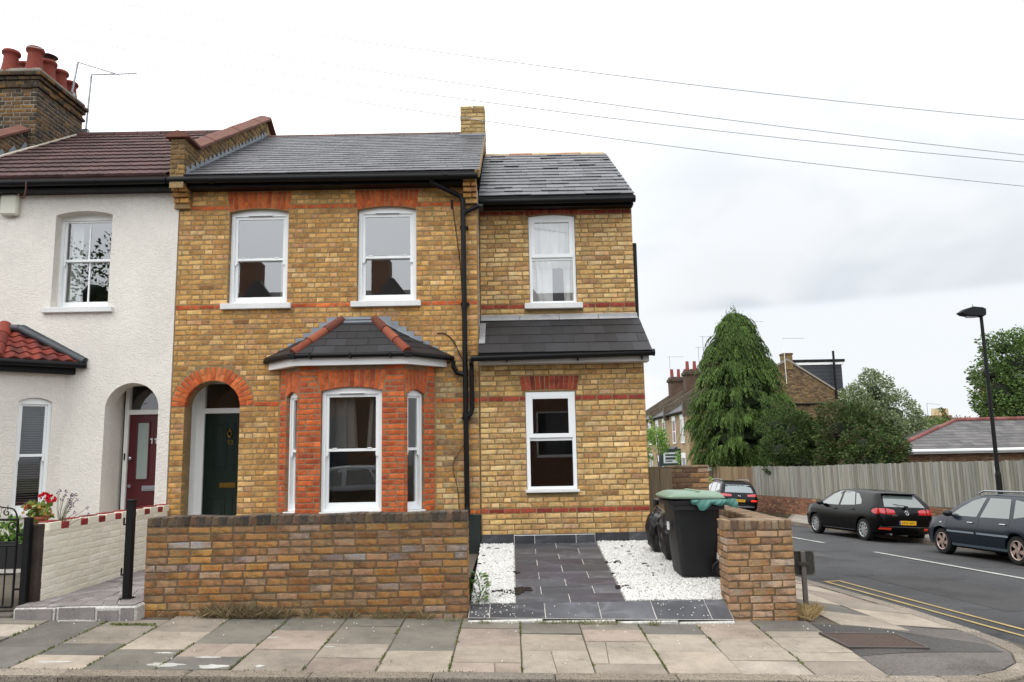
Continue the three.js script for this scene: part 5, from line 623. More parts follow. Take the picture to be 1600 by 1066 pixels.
// ================================================================ things in the front gardens and on the pavement
{ // wheelie bin
  const b = thing('wheelie_bin', 'black wheelie bin with green lid and teal bag standing on white gravel', 'wheelie bin', [2.1, gardH(1.8), 1.8], .05);
  const ring = (x0, x1, z, y, r) => { const o = []; for (const [cx, cz, a0] of [[x1 - r, z - r, 0], [x0 + r, z - r, 1], [x0 + r, -z + r, 2], [x1 - r, -z + r, 3]]) for (let i = 0; i <= 4; i++) { const a = (a0 + i / 4) * Math.PI / 2; o.push([cx + r * Math.cos(a), y, cz + r * Math.sin(a)]); } return o; };
  const loft = (rs) => { const pos = [], n = rs[0].length; for (let j = 0; j + 1 < rs.length; j++) for (let i = 0; i < n; i++) { const k = (i + 1) % n; pos.push(...rs[j][i], ...rs[j + 1][k], ...rs[j][k], ...rs[j][i], ...rs[j + 1][i], ...rs[j + 1][k]); } for (const [R0, f] of [[rs[0], 0], [rs[rs.length - 1], 1]]) for (let i = 1; i + 1 < n; i++) f ? pos.push(...R0[0], ...R0[i + 1], ...R0[i]) : pos.push(...R0[0], ...R0[i], ...R0[i + 1]); const g = new THREE.BufferGeometry(); g.setAttribute('position', new THREE.Float32BufferAttribute(pos, 3)); g.computeVertexNormals(); return triUV(toCreasedNormals(g, .7)); };
  b.scale.set(1, .915, 1); const pl = mat('#141518', { r: .55, bump: T.gritB, bs: .001 }), gl = mat('#7d9480', { r: .45, map: T.dash });
  mesh('body', loft([ring(-.2, .17, .21, .01, .05), ring(-.21, .2, .225, .06, .06), ring(-.245, .235, .25, .5, .06), ring(-.275, .265, .275, .86, .06), ring(-.29, .28, .285, .885, .06)]), pl, b);
  mesh('rim', merge([loft([ring(-.32, .3, .305, .88, .06), ring(-.33, .31, .31, .9, .06), ring(-.33, .31, .31, .935, .06), ring(-.31, .3, .3, .94, .06)]), B(-.31, .3, .82, .88, .2865, .3, .008)]), pl, b);
  const lid = sub('lid', b); lid.position.set(.31, .945, 0); lid.rotation.z = -.035;
  mesh('lid_shell', merge([loft([ring(-.665, .0, .315, .0, .07), ring(-.675, .01, .322, .02, .07), ring(-.66, .0, .315, .04, .07), ring(-.6, -.03, .27, .075, .07), ring(-.55, -.06, .22, .088, .06)]), cbox(.05, .03, .5, .01).translate(-.3, .09, 0)]), gl, lid);
  mesh('hinge', merge([cyl([.02, .0, -.28], [.02, .0, .28], .022, .022, 12), B(-.02, .05, -.06, .01, -.25, -.2, .008), B(-.02, .05, -.06, .01, .2, .25, .008)]), pl, lid);
  mesh('handle', cyl([.36, .9, -.25], [.36, .9, .25], .018, .018, 12), pl, b); mesh('axle', cyl([.2, .1, -.26], [.2, .1, .26], .013), M.iron, b);
  for (const z of [-.275, .275]) { const wl = mesh('wheel', new THREE.TorusGeometry(.078, .024, 10, 24).translate(.215, .1, z), M.iron, b); mesh('hub', cyl([.215, .1, z - .02], [.215, .1, z + .02], .07, .07, 20), pl, wl); }
  mesh('sticker', B(-.292, -.284, .56, .66, -.05, .05, .001), mat('#d9dadb', { r: .6 }), b);
  mesh('hinge_strut', B(.19, .24, .03, .2, -.2, .2, .01), pl, b);
}
{ // the teal bag that bulges out under the lid
  const g = thing('plastic_bag', 'teal plastic bag hanging out from under the green bin lid', 'bag', [2.1, gardH(1.8), 1.8], .05); g.scale.set(1, .915, 1); const R = mulberry(401);
  const flap = (x0, x1, z, ys, s, dir) => { const n = 22, m = 8, pos = [], idx = []; for (let j = 0; j <= m; j++) for (let i = 0; i <= n; i++) { const t = i / n, v = j / m, y = .95 - v * ys(t); pos.push(lerp(x0, x1, t) + .006 * Math.sin(v * 9 + i), y, z + .012 + .02 * Math.sin(v * 2.6) + .007 * Math.sin(t * 6 + v * 3 + s) + .004 * Math.sin(t * 23 + v * 8)); } for (let j = 0; j < m; j++) for (let i = 0; i < n; i++) { const a = j * (n + 1) + i; idx.push(a, a + n + 1, a + n + 2, a, a + n + 2, a + 1); } const q = new THREE.BufferGeometry(); q.setAttribute('position', new THREE.Float32BufferAttribute(pos, 3)); q.setIndex(idx); q.computeVertexNormals(); return triUV(toCreasedNormals(q, 1)); };
  mesh('flap', merge([flap(-.1, .18, .315, (t) => .02 + .125 * (1 - Math.abs(t - .5) * 1.9) + .012 * Math.sin(t * 21), 1), flap(.14, .34, .318, (t) => .05 + .03 * Math.sin(Math.PI * t), 3), flap(.22, .46, .25, (t) => .05 + .07 * t, 5)]), mat('#477f75', { r: .5, phys: { transmission: .15, thickness: 0 } }), g);
}
function lumpBag(w, h, seed) { const g0 = new THREE.IcosahedronGeometry(1, 5), p = g0.attributes.position; for (let i = 0; i < p.count; i++) { let x = p.getX(i), y = p.getY(i), z = p.getZ(i); const n = fbm(x * 3 + 9, y * 3 + z * 2 + 9, 1e4, seed, 4), n2 = Math.abs(fbm(x * 5 + z * 3 + 30, y * 4 + 20, 1e4, seed + 5, 3) - .5) * 2; const t = (y + 1) / 2; let k = .92 + .3 * (n - .5) - .1 * n2; const nk = t > .86 ? lerp(1, .3, sstep(.86, .99, t)) : 1, base = t < .18 ? lerp(.86, 1, t / .18) : 1; p.setXYZ(i, x * w * k * nk * base * (1 + .12 * (1 - t)), h * (t < .1 ? t * .5 : t) * (1 + .1 * (n - .5)), z * w * k * nk * base * (1 + .12 * (1 - t))); } g0.computeVertexNormals(); return triUV(g0); }
for (const [x, z, w, h, s, l] of [[2.0, 1.12, .2, .66, 411, 'black bin bag with twigs at its neck beside the wheelie bin'], [1.9, .68, .18, .6, 412, 'black bin bag slumped against the corner of the pale brick extension']]) { const b = thing('bin_bag', l, 'bin bag', [x, gardH(z) - .01, z], s, 'black bin bags by the wheelie bin'); mesh('sack', lumpBag(w, h, s), mat('#141416', { r: .32 }), b); mesh('knot', merge([new THREE.ConeGeometry(.05, .12, 9, 2).rotateX(2.9).translate(0, h + .03, 0), new THREE.ConeGeometry(.04, .1, 7, 1).rotateX(2.6).rotateY(2).translate(.03, h + .02, .01)]), mat('#141416', { r: .32 }), b); if (s === 411) { const R = mulberry(s), l2 = []; for (let i = 0; i < 12; i++) { const a = R() * 6.28; l2.push(cyl([Math.cos(a) * .04, h - .1, Math.sin(a) * .04], [Math.cos(a) * (.12 + R() * .1), h - .06 + R() * .14, Math.sin(a) * (.1 + R() * .1)], .003, .002, 5)); } mesh('twigs', merge(l2), mat('#a98b5e', { r: .9 }), b); } }
{ // street nameplate seen from behind
  const s = thing('street_nameplate', 'low street nameplate seen from behind on a metal post beside the pier', 'street sign', [3.155, paveH(3.155, 2.39), 2.39], .0), dk = mat('#3b3833', { r: .7, map: T.grit }), P = []; const w0 = -.5, w1 = .13, y0 = .345, y1 = .6, r = .04; for (const [cx, cy, a0] of [[w1 - r, y1 - r, 0], [w0 + r, y1 - r, 1], [w0 + r, y0 + r, 2], [w1 - r, y0 + r, 3]]) for (let i = 0; i <= 5; i++) { const a = (a0 + i / 5) * Math.PI / 2; P.push([cx + r * Math.cos(a), cy + r * Math.sin(a)]); }
  mesh('plate', slab(poly(P), .012, -.03), dk, s); mesh('edge_frame', slab(poly(P.map(([x, y]) => [x * 1.01, lerp(.47, y, 1.04)]), [P.map(([x, y]) => [lerp(-.18, x, .96), lerp(.47, y, .93)]).reverse()]), .02, -.032), mat('#4f4b45', { r: .6 }), s); mesh('post', B(-.025, .025, -.1, .6, -.015, .02, .004), mat('#6a655e', { r: .6, map: T.grit }), s); mesh('clip', B(-.06, .06, .45, .49, .0201, .03, .003), dk, s); mesh('foot', cbox(.2, .04, .2, .015).translate(0, .0, 0), mudM, s); }
{ const c = thing('access_cover', 'rusty square iron cover set in the tarmac pavement at the corner', 'manhole cover', [3.27, paveH(3.27, 3.7) + .004, 3.7], .14), n = []; { const x = 3.27, z = 3.7, e = .3, n = V3(-(paveH(x + e, z) - paveH(x - e, z)) / (2 * e), 1, -(paveH(x, z + e) - paveH(x, z - e)) / (2 * e)).normalize(); c.quaternion.premultiply(new THREE.Quaternion().setFromUnitVectors(V3(0, 1, 0), n)); } mesh('frame', merge([B(-.39, .39, -.02, .008, -.25, -.225, .002), B(-.39, .39, -.02, .008, .225, .25, .002), B(-.39, -.365, -.02, .008, -.224, .224, .002), B(.365, .39, -.02, .008, -.224, .224, .002)]), mat('#5d5450', { r: .6, m: .6 }), c); for (let i = 0; i < 22; i++) for (let j = 0; j < 13; j++) n.push(cbox(.022, .006, .01, .002).rotateY((i + j) % 2 ? .78 : -.78).translate(-.346 + i * .033, .004, -.2 + j * .0333)); mesh('lid', B(-.363, .363, -.02, .002, -.222, .222, .002), mat('#5b4a42', { r: .75, m: .3, map: T.grit }), c); mesh('tread_pattern', merge(n), mat('#65544c', { r: .65, m: .4 }), c); }
{ const p = thing('gate_post', 'black square iron post with two hinge pins on the crazy paved path', 'post', [-3.99, .19, 2.86]); mesh('shaft', B(-.036, .036, 0, .985, -.036, .036, .004), M.iron, p); mesh('cap', B(-.045, .045, .985, 1.0, -.045, .045, .004), M.iron, p); for (const y of [.23, .74]) mesh('hinge_pin', merge([B(-.075, -.036, y, y + .014, -.012, .012, .002), cyl([-.07, y + .01, 0], [-.07, y + .075, 0], .009)]), M.iron, p); mesh('foot_plate', B(-.06, .06, 0, .012, -.06, .06, .003), M.iron, p); }
{ // iron gate of the white house
  const g = thing('garden_gate', 'black wrought iron garden gate in front of the white house', 'gate', [-4.955, .12, 3.02]);
  mesh('post', B(-.032, .032, -.05, .92, -.032, .032, .004), M.iron, g); mesh('frame', merge([pipe([[-.11, .04, 0], [-.11, .9, 0], [-.98, .9, 0], [-.98, .04, 0], [-.11, .04, 0]], .012, 8), cyl([-.11, .36, 0], [-.98, .36, 0], .01), cyl([-.11, .64, 0], [-.98, .64, 0], .01)]), M.iron, g);
  for (let i = 1; i < 9; i++) mesh('bar', cyl([-.11 - i * .0967, .05, 0], [-.11 - i * .0967, i % 2 ? .64 : .36, 0], .007, .007, 6), M.iron, g);
  for (const m of [0, 1]) mesh('scroll', merge([curveTube([[-.11, .9, 0], [-.16, 1.0, 0], [-.3, 1.03, 0], [-.45, 1.1, 0], [-.545, 1.17, 0]].map(([x, y, z]) => m ? [-1.09 - x, y, z] : [x, y, z]), .008), curveTube([...Array(16)].map((_, i) => { const a = i * .5, r = .05 * (1 - i / 19); const x = -.17 + r * Math.cos(a), y = .83 + r * Math.sin(a); return [m ? -1.09 - x : x, y, 0]; }), .006, 40), curveTube([...Array(14)].map((_, i) => { const a = 2 + i * .5, r = .035 * (1 - i / 17); const x = -.23 + r * Math.cos(a), y = .97 + r * Math.sin(a); return [m ? -1.09 - x : x, y, 0]; }), .006, 40)]), M.iron, g);
  mesh('hinge', merge([B(-.11, -.03, .2, .22, -.01, .01, .003), B(-.11, -.03, .74, .76, -.01, .01, .003)]), M.iron, g);
}
// ---- plants
const leafM = mat('#ffffff', { r: .8, vc: true, phys: { transmission: .2, thickness: 0, specularIntensity: .3 } });
function leaves(list) { // list of [pos, dir, length, width, hex, droop]
  const pos = new Float32Array(list.length * 18), nor = 0, col = new Float32Array(list.length * 18), c = new THREE.Color(), d = V3(), s = V3(), up = V3(0, 1, 0); let o = 0;
  for (const [p, dir, L, w, hex, roll = 0] of list) { d.set(...dir).normalize(); s.crossVectors(d, up); if (s.lengthSq() < 1e-4) s.set(1, 0, 0); s.normalize().applyAxisAngle(d, roll).multiplyScalar(w / 2); const a = p, m = [p[0] + d.x * L * .45, p[1] + d.y * L * .45, p[2] + d.z * L * .45], e = [p[0] + d.x * L, p[1] + d.y * L - L * .12, p[2] + d.z * L]; const q = [a, [m[0] + s.x, m[1] + s.y, m[2] + s.z], e, a, e, [m[0] - s.x, m[1] - s.y, m[2] - s.z]]; c.set(hex); for (const v of q) { pos[o] = v[0]; pos[o + 1] = v[1]; pos[o + 2] = v[2]; col[o] = c.r; col[o + 1] = c.g; col[o + 2] = c.b; o += 3; } }
  const g = new THREE.BufferGeometry(); g.setAttribute('position', new THREE.BufferAttribute(pos, 3)); g.setAttribute('color', new THREE.BufferAttribute(col, 3)); g.computeVertexNormals(); return triUV(g);
}
const rdir = (R, up = .2) => { const a = R() * 6.283, y = R() * 2 - 1 + up, r = Math.sqrt(Math.max(.05, 1 - Math.min(.95, y * y))); return [Math.cos(a) * r, y, Math.sin(a) * r]; };
const pk = (R, a) => a[Math.floor(R() * a.length)];
{ const R = mulberry(501), G = ['#5f8038', '#6f9142', '#4c6a2c', '#80a04c'];
  const tr = thing('planter', 'black trough planter of leafy plants behind the iron gate', 'planter', [-5.45, .5, 2.66]); mesh('trough', merge([B(-.5, .45, 0, .28, -.14, -.12, .004), B(-.5, .45, 0, .28, .12, .14, .004), B(-.5, -.48, 0, .28, -.119, .119, .004), B(.43, .45, 0, .28, -.119, .119, .004), B(-.5, .45, .22, .24, -.119, .119, 0)]), mat('#1c1d1f', { r: .55 }), tr); const l = []; for (let i = 0; i < 420; i++) l.push([[-.46 + R() * .86, .24 + R() * R() * .34, -.14 + R() * .28], rdir(R, .4), .06 + R() * .05, .03 + R() * .02, pk(R, G), R() * 3]); mesh('foliage', leaves(l), leafM, tr); mesh('stand', merge([B(-.45, -.41, -.4, 0, -.1, .1, .004), B(.36, .4, -.4, 0, -.1, .1, .004)]), M.iron, tr);
  const ge = thing('geranium_plant', 'red flowering geranium in a pot at the top of the gate post', 'potted plant', [-5.1, .86, 2.62]); mesh('pot', new THREE.LatheGeometry([[.0, 0], [.07, 0], [.095, .13], [.105, .13], [.105, .16], [.09, .16], [.09, .14], [0, .14]].map((t) => new THREE.Vector2(...t)), 18), mat('#9b5a3c', { r: .9 }), ge); const a = []; for (let i = 0; i < 170; i++) a.push([[(R() - .5) * .24, .16 + R() * .14, (R() - .5) * .2], rdir(R, .3), .05, .045, pk(R, ['#7d9645', '#93a257', '#66803a', '#b08a4a']), R() * 3]); mesh('foliage', leaves(a), leafM, ge);
  for (const [x, y, s] of [[-.1, .27, .045], [.05, .36, .05], [.12, .34, .04]]) { const f = []; for (let i = 0; i < 46; i++) { const d = rdir(R, .3); f.push([[x + d[0] * s * .7, y + d[1] * s * .5, d[2] * s * .7], d, .035, .035, pk(R, ['#c5122c', '#b00e25', '#d92b3f']), R() * 3]); } mesh('flower_head', leaves(f), leafM, ge); mesh('flower_stem', curveTube([[x * .4, .15, 0], [x, y, 0]], .004, 4, 5), mat('#6d8240', { r: .8 }), ge); }
  const vb = thing('verbena_plant', 'wispy purple verbena stems leaning over the cream wall', 'plant', [-4.98, .8, 2.5]); const st = [], fl = []; for (let i = 0; i < 19; i++) { const x = -.05 + R() * .42, y = .2 + R() * .28, z = (R() - .5) * .24; st.push(curveTube([[.02 + R() * .08, 0, z * .3], [x * .5, y * .6, z * .6], [x, y, z]], .0025, 6, 4)); for (let j = 0; j < 13; j++) { const d = rdir(R); fl.push([[x + d[0] * .008, y + d[1] * .008, z + d[2] * .008], d, .016, .014, pk(R, ['#5d4468', '#73507c', '#4a3a50', '#8a6a86']), R() * 3]); } } mesh('stems', merge(st), mat('#6b7048', { r: .9 }), vb); mesh('flower_heads', leaves(fl), leafM, vb);
  const pk2 = thing('pink_flower', 'pink flowers growing between the gate bars by the gate post', 'plant', [-5.05, .3, 2.72]); const f2 = [], g2 = []; for (const [x, y] of [[-.06, .52], [.05, .53], [-.02, .46]]) for (let i = 0; i < 14; i++) { const d = rdir(R); f2.push([[x + d[0] * .01, y + d[1] * .01, .04 + d[2] * .01], d, .028, .026, pk(R, ['#d8487a', '#c93c6d', '#e46a92']), R() * 3]); } for (let i = 0; i < 60; i++) g2.push([[(R() - .5) * .2, R() * .5, (R() - .5) * .1], rdir(R, .3), .06, .02, pk(R, G), R() * 3]); mesh('foliage', leaves(g2), leafM, pk2); mesh('flower_heads', leaves(f2), leafM, pk2);
  const blades = (list, R, spread, n, h, cols) => { for (const [x, z, w, k] of list) for (let i = 0; i < n * k; i++) { const a = R() * 6.28, l = .45 + R() * .75; list.out.push([[x + (R() - .5) * w, paveH(x, z) - .005, z + (R() - .5) * spread], [Math.cos(a) * l, .4 + R() * 1.1, Math.sin(a) * l * .5 + .12], h * (.35 + R() * .95) * k ** .3, .003 + R() * .003, pk(R, cols), R() * 3]); } };
  const dry = [[-3.02, 3.05, .3, .9], [-2.8, 3.05, .34, 1.5], [-2.58, 3.05, .3, 1.1], [-2.38, 3.05, .22, .8], [-2.08, 3.04, .12, .3], [-1.72, 3.04, .2, .5], [-1.38, 3.04, .12, .3], [-1.2, 3.04, .25, .45], [-.9, 3.04, .14, .35], [-3.5, 3.04, .2, .15], [-2.2, 3.04, 2.6, .3]]; dry.out = []; blades(dry, R, .1, 260, .17, ['#8a7856', '#7a6646', '#a3916c', '#6a5a40', '#80745a', '#6f6b42', '#5c4a36']); tag(mesh('dry_grass', leaves(dry.out), mat('#ffffff', { r: .9, vc: true }), scene), 'dry yellowed grass and weeds along the foot of the front wall', 'grass', null, 'stuff');
  const gr = [[.55, 3.2, .3, .9], [.85, 3.2, .4, 1.1], [.3, 3.2, .2, .6], [1.35, 3.21, .12, .6], [-.3, 3.2, .12, .4], [-.62, 3.12, .15, .5]]; gr.out = []; blades(gr, R, .06, 130, .075, ['#6b7442', '#7d8450', '#8f8a5c', '#56602f', '#a0946a']); tag(mesh('green_grass', leaves(gr.out), mat('#ffffff', { r: .9, vc: true }), scene), 'green and yellow grass growing along the front edge of the slate path', 'grass', null, 'stuff');
  const gp = [[2.95, 2.9, .12, 1.2], [3.05, 2.7, .22, .8], [3.15, 2.5, .2, .6]]; gp.out = []; blades(gp, R, .2, 260, .145, ['#b19a6a', '#a3875a', '#c2ad80', '#8c744e']); tag(mesh('dry_grass', leaves(gp.out), mat('#ffffff', { r: .9, vc: true }), scene), 'straw coloured grass at the foot of the pier by the street sign', 'grass', null, 'stuff');
  const wd = thing('weed_plant', 'green leafy weed growing at the right end of the front wall', 'weed', [-.38, gardH(2.75), 2.78]); const wl = []; for (let i = 0; i < 170; i++) { const h = R() * .3, a = R() * 6.28, r = .02 + .1 * (1 - Math.abs(h - .14) * 3); wl.push([[Math.cos(a) * r * .7, h, Math.sin(a) * r * .7], [Math.cos(a), .2 + R() * .5, Math.sin(a)], .05 + R() * .03, .02, pk(R, ['#5d7a3c', '#6f8a48', '#4d672f', '#7b9458']), R()]); } mesh('foliage', leaves(wl), leafM, wd); mesh('stems', merge([curveTube([[0, 0, 0], [.02, .15, .01], [-.02, .3, 0]], .005, 5, 5), curveTube([[0, 0, 0], [.08, .14, .03], [.1, .24, 0]], .004, 5, 5), curveTube([[0, 0, 0], [-.03, .12, .03], [-.06, .22, .02]], .004, 5, 5)]), mat('#6d7a4a', { r: .8 }), wd);
  const mo = []; for (let k = -11; k < 5; k++) { const x = .046 + .577 * k; for (let i = 0; i < 90; i++) { const z = 3.1 + R() * 1.62; if (fbm(x * 3 + 50, z * 4, 1e4, 77, 3) < .48) continue; for (let j = 0; j < 4; j++) mo.push([[x + (R() - .5) * .016, paveH(x, z) - .006, z], rdir(R, .9), .018 + R() * .014, .008, pk(R, ['#5f6a34', '#6f7a3e', '#4e5a2b', '#7d7a4a']), R() * 3]); } } for (let i = 0; i < 600; i++) { const x = -7 + R() * 10, z = 4.725; if (fbm(x * 2 + 90, 3, 1e4, 78, 3) < .52) continue; mo.push([[x, paveH(x, z) - .006, z + (R() - .5) * .012], rdir(R, .9), .016 + R() * .016, .008, pk(R, ['#5f6a34', '#6f7a3e', '#4e5a2b']), R() * 3]); } for (let i = 0; i < 300; i++) { const x = -3.9 + R() * .45, z = 3.36 + (R() - .5) * .03; mo.push([[x, paveH(x, z) - .004, z], rdir(R, .9), .03, .01, pk(R, ['#5f6a34', '#6f7a3e', '#7d7a4a']), R() * 3]); } tag(mesh('moss', leaves(mo), mat('#ffffff', { r: .95, vc: true }), scene), 'green moss and seedlings in the joints of the paving', 'moss', null, 'stuff');
}
// ================================================================ across the side road
{ // close-boarded fence on a low brick wall
  const f = thing('wooden_fence', 'weathered grey close boarded fence on a low brick wall across the road', 'fence'), R = mulberry(601), v = 12.95;
  const top = (u) => { const P = [[8, 1.36], [17.2, 1.19], [18.2, 1.16], [20.5, 1.11], [24.6, 1.0], [26.8, .91], [32.5, .81], [38, .70], [46, .55]]; for (let i = 0; i + 1 < P.length; i++) if (u <= P[i + 1][0]) return lerp(P[i][1], P[i + 1][1], (u - P[i][0]) / (P[i + 1][0] - P[i][0])); return .55; };
  const bot = (u) => { const s = u < 26.6 ? 0 : .0; return lerp(.1, -.42, (u - 11) / 22) + s; };
  const wm = ['#989790', '#908f86', '#a09e95', '#87867c', '#9b978a', '#838074'].map((c) => mat(c, { r: .95, map: T.wood, k: 1.25, bump: T.woodB, bs: .004 }));
  const brown = ['#8a7358', '#7a664e', '#94805f'].map((c) => mat(c, { r: .9, map: T.wood, k: 1.3, bump: T.woodB, bs: .004 }));
  const geos = []; for (let i = 0; i < 5; i++) { const h = 1.2, g = slab(poly([[-.066, 0], [.066, 0], [.066, h + (R() - .5) * .01], [-.066, h + (R() - .5) * .01]]), .014, -.007); const p = g.attributes.position; for (let k = 0; k < p.count; k++) p.setZ(k, p.getZ(k) + (p.getX(k) > 0 ? .01 : -.004)); const uv = g.attributes.uv, a = R() * 4, b = R() * 4; for (let k = 0; k < uv.count; k++) uv.setXY(k, uv.getX(k) + a, uv.getY(k) + b); geos.push(g); }
  const ang = Math.atan2(-HD[1], HD[0]) + Math.PI; // boards face the road (towards -v)
  for (let u = 10, i = 0; u < 44; u += .122, i++) { const [x, z] = xzOf(u, v), o = mesh('board', geos[i % 5], u > 33 ? pk(R, brown) : pk(R, wm), f), y0 = bot(u), h = top(u) - y0 + (R() - .5) * .03 + (Math.floor(u / 2.75) % 2 ? .012 : 0); o.position.set(x, y0, z); o.rotation.set(0, ang, (R() - .5) * .012); o.scale.set(1, h / 1.2, 1); }
  for (let u = 11; u < 44; u += 2.75) { const [x, z] = xzOf(u, v + .05); mesh('post', B(x - .05, x + .05, farH(x, z) - .2, top(u) - .05, z - .05, z + .05, .006), brown[1], f); }
  const wl = sub('base_wall', f), wM = frameM((() => { const [x, z] = xzOf(44, v - .06); return [x, 0, z]; })(), [-HD[0], 0, -HD[1]], [0, 1, 0]); wM.multiply(new THREE.Matrix4());
  const core = []; for (let u = 10; u < 44; u += 2.75) { const a = xzOf(u, v - .055), b = xzOf(Math.min(44, u + 2.75), v - .055), c = xzOf(u, v + .12), d = xzOf(Math.min(44, u + 2.75), v + .12); const g = new THREE.BufferGeometry(); const y = [bot(u) + .015, bot(u + 2.75) + .015]; const q = [[a[0], y[0], a[1]], [b[0], y[1], b[1]], [c[0], y[0], c[1]], [d[0], y[1], d[1]], [a[0], -2, a[1]], [b[0], -2, b[1]]]; g.setAttribute('position', new THREE.Float32BufferAttribute([...q[0], ...q[1], ...q[5], ...q[0], ...q[5], ...q[4], ...q[0], ...q[2], ...q[3], ...q[0], ...q[3], ...q[1]], 3)); g.computeVertexNormals(); core.push(g); }
  const cm = mesh('core', merge(core), M.mortarC, wl), recs = []; for (let k = 0; k < 19; k++) recs.push(...layBricks({ M: wM, u0: 0, u1: 34, k0: k, k1: k, v0: -1.35, ch: .078, seed: 610 + k, deepAt: false, pal: [['#8c5a41', 4], ['#7d4f3b', 4], ['#99694c', 3], ['#6d463a', 2], ['#a5785a', 1.5]], blocks: [(vv) => { // only between pavement and boards
    const y0 = vv; const uMin = 44 - ((.1 - (vv + .04)) / .52 * 22 + 11); return [-9, uMin < -9 ? -9 : -9]; }] }).filter((b) => { const u = 44 - b.x, [x, z] = xzOf(u, v); return b.y + .04 < bot(u) + .02 && b.y > farH(x, z) - .05; })); placeBricks(cm, recs, 290);
}
// ---- foliage
function crownGeo(blobs, n, R, size, cols, up = .2, core = true) { // leaves spread through the outer part of several lumps
  const L = [], tot = blobs.reduce((s, b) => s + b[3] * b[4] + b[4] * b[5], 0);
  for (const [cx, cy, cz, rx, ry, rz, shift = 0] of blobs) { const m = Math.round(n * (rx * ry + ry * rz) / tot); let made = 0, guard = 0; while (made < m && guard++ < m * 6) { const d = rdir(R, 0), t = .55 + .5 * Math.pow(R(), .6), lump = 1 + .95 * (fbm(d[0] * 2.8 + cx + 40, d[1] * 2.2 + d[2] * 1.7 + cy + 40, 1e4, 9, 3) - .5); const p = [cx + d[0] * rx * t * lump, cy + d[1] * ry * t * lump, cz + d[2] * rz * t * lump]; if (fbm(p[0] * 2.1 + 90, p[1] * 2.1 + p[2] * 1.3 + 90, 1e4, 13, 3) < .4) continue; L.push([p, [d[0] + (R() - .5) * 1.4, d[1] * .7 + (R() - .3) * .9, d[2] + (R() - .5) * 1.4], size * (.6 + R() * .8), size * (.35 + R() * .3), pk(R, cols), R() * 3]); made++; } }
  return leaves(L);
}
function tree(label, cat, base, trunk, blobs, n, size, cols, seed, group, core = '#1e2614') {
  const R = mulberry(seed), t = thing(cat === 'tree' ? 'tree' : 'shrub', label, cat, base, 0, group), rel = blobs.map((b) => [b[0] - base[0], b[1] - base[1], b[2] - base[2], ...b.slice(3)]);
  const l = [cyl([0, 0, 0], [trunk[2] ?? 0, trunk[0], 0], trunk[1], trunk[1] * .6, 9)]; for (const b of rel.slice(0, 9)) l.push(cyl([0, trunk[0] * .6, 0], [b[0], b[1], b[2]], trunk[1] * .5, .012, 6)); mesh('trunk', merge(l), mat('#4a3d30', { r: .95, map: T.wood }), t);
  mesh('crown', crownGeo(rel, n, R, size, cols), leafM, t); const k = rel.filter((b) => b[3] > .5).map((b) => { const g = new THREE.IcosahedronGeometry(1, 2), p = g.attributes.position; for (let i = 0; i < p.count; i++) { const q = .26 + .22 * fbm(p.getX(i) * 2 + b[0] + 20, p.getY(i) * 2 + p.getZ(i) + 20, 1e4, 6, 3); p.setXYZ(i, b[0] + p.getX(i) * b[3] * q, b[1] + p.getY(i) * b[4] * q, b[2] + p.getZ(i) * b[5] * q); } g.computeVertexNormals(); return g; }); if (k.length && core) mesh('inner_branches', merge(k), mat(core, { r: 1, map: T.grit }), t); return t;
}
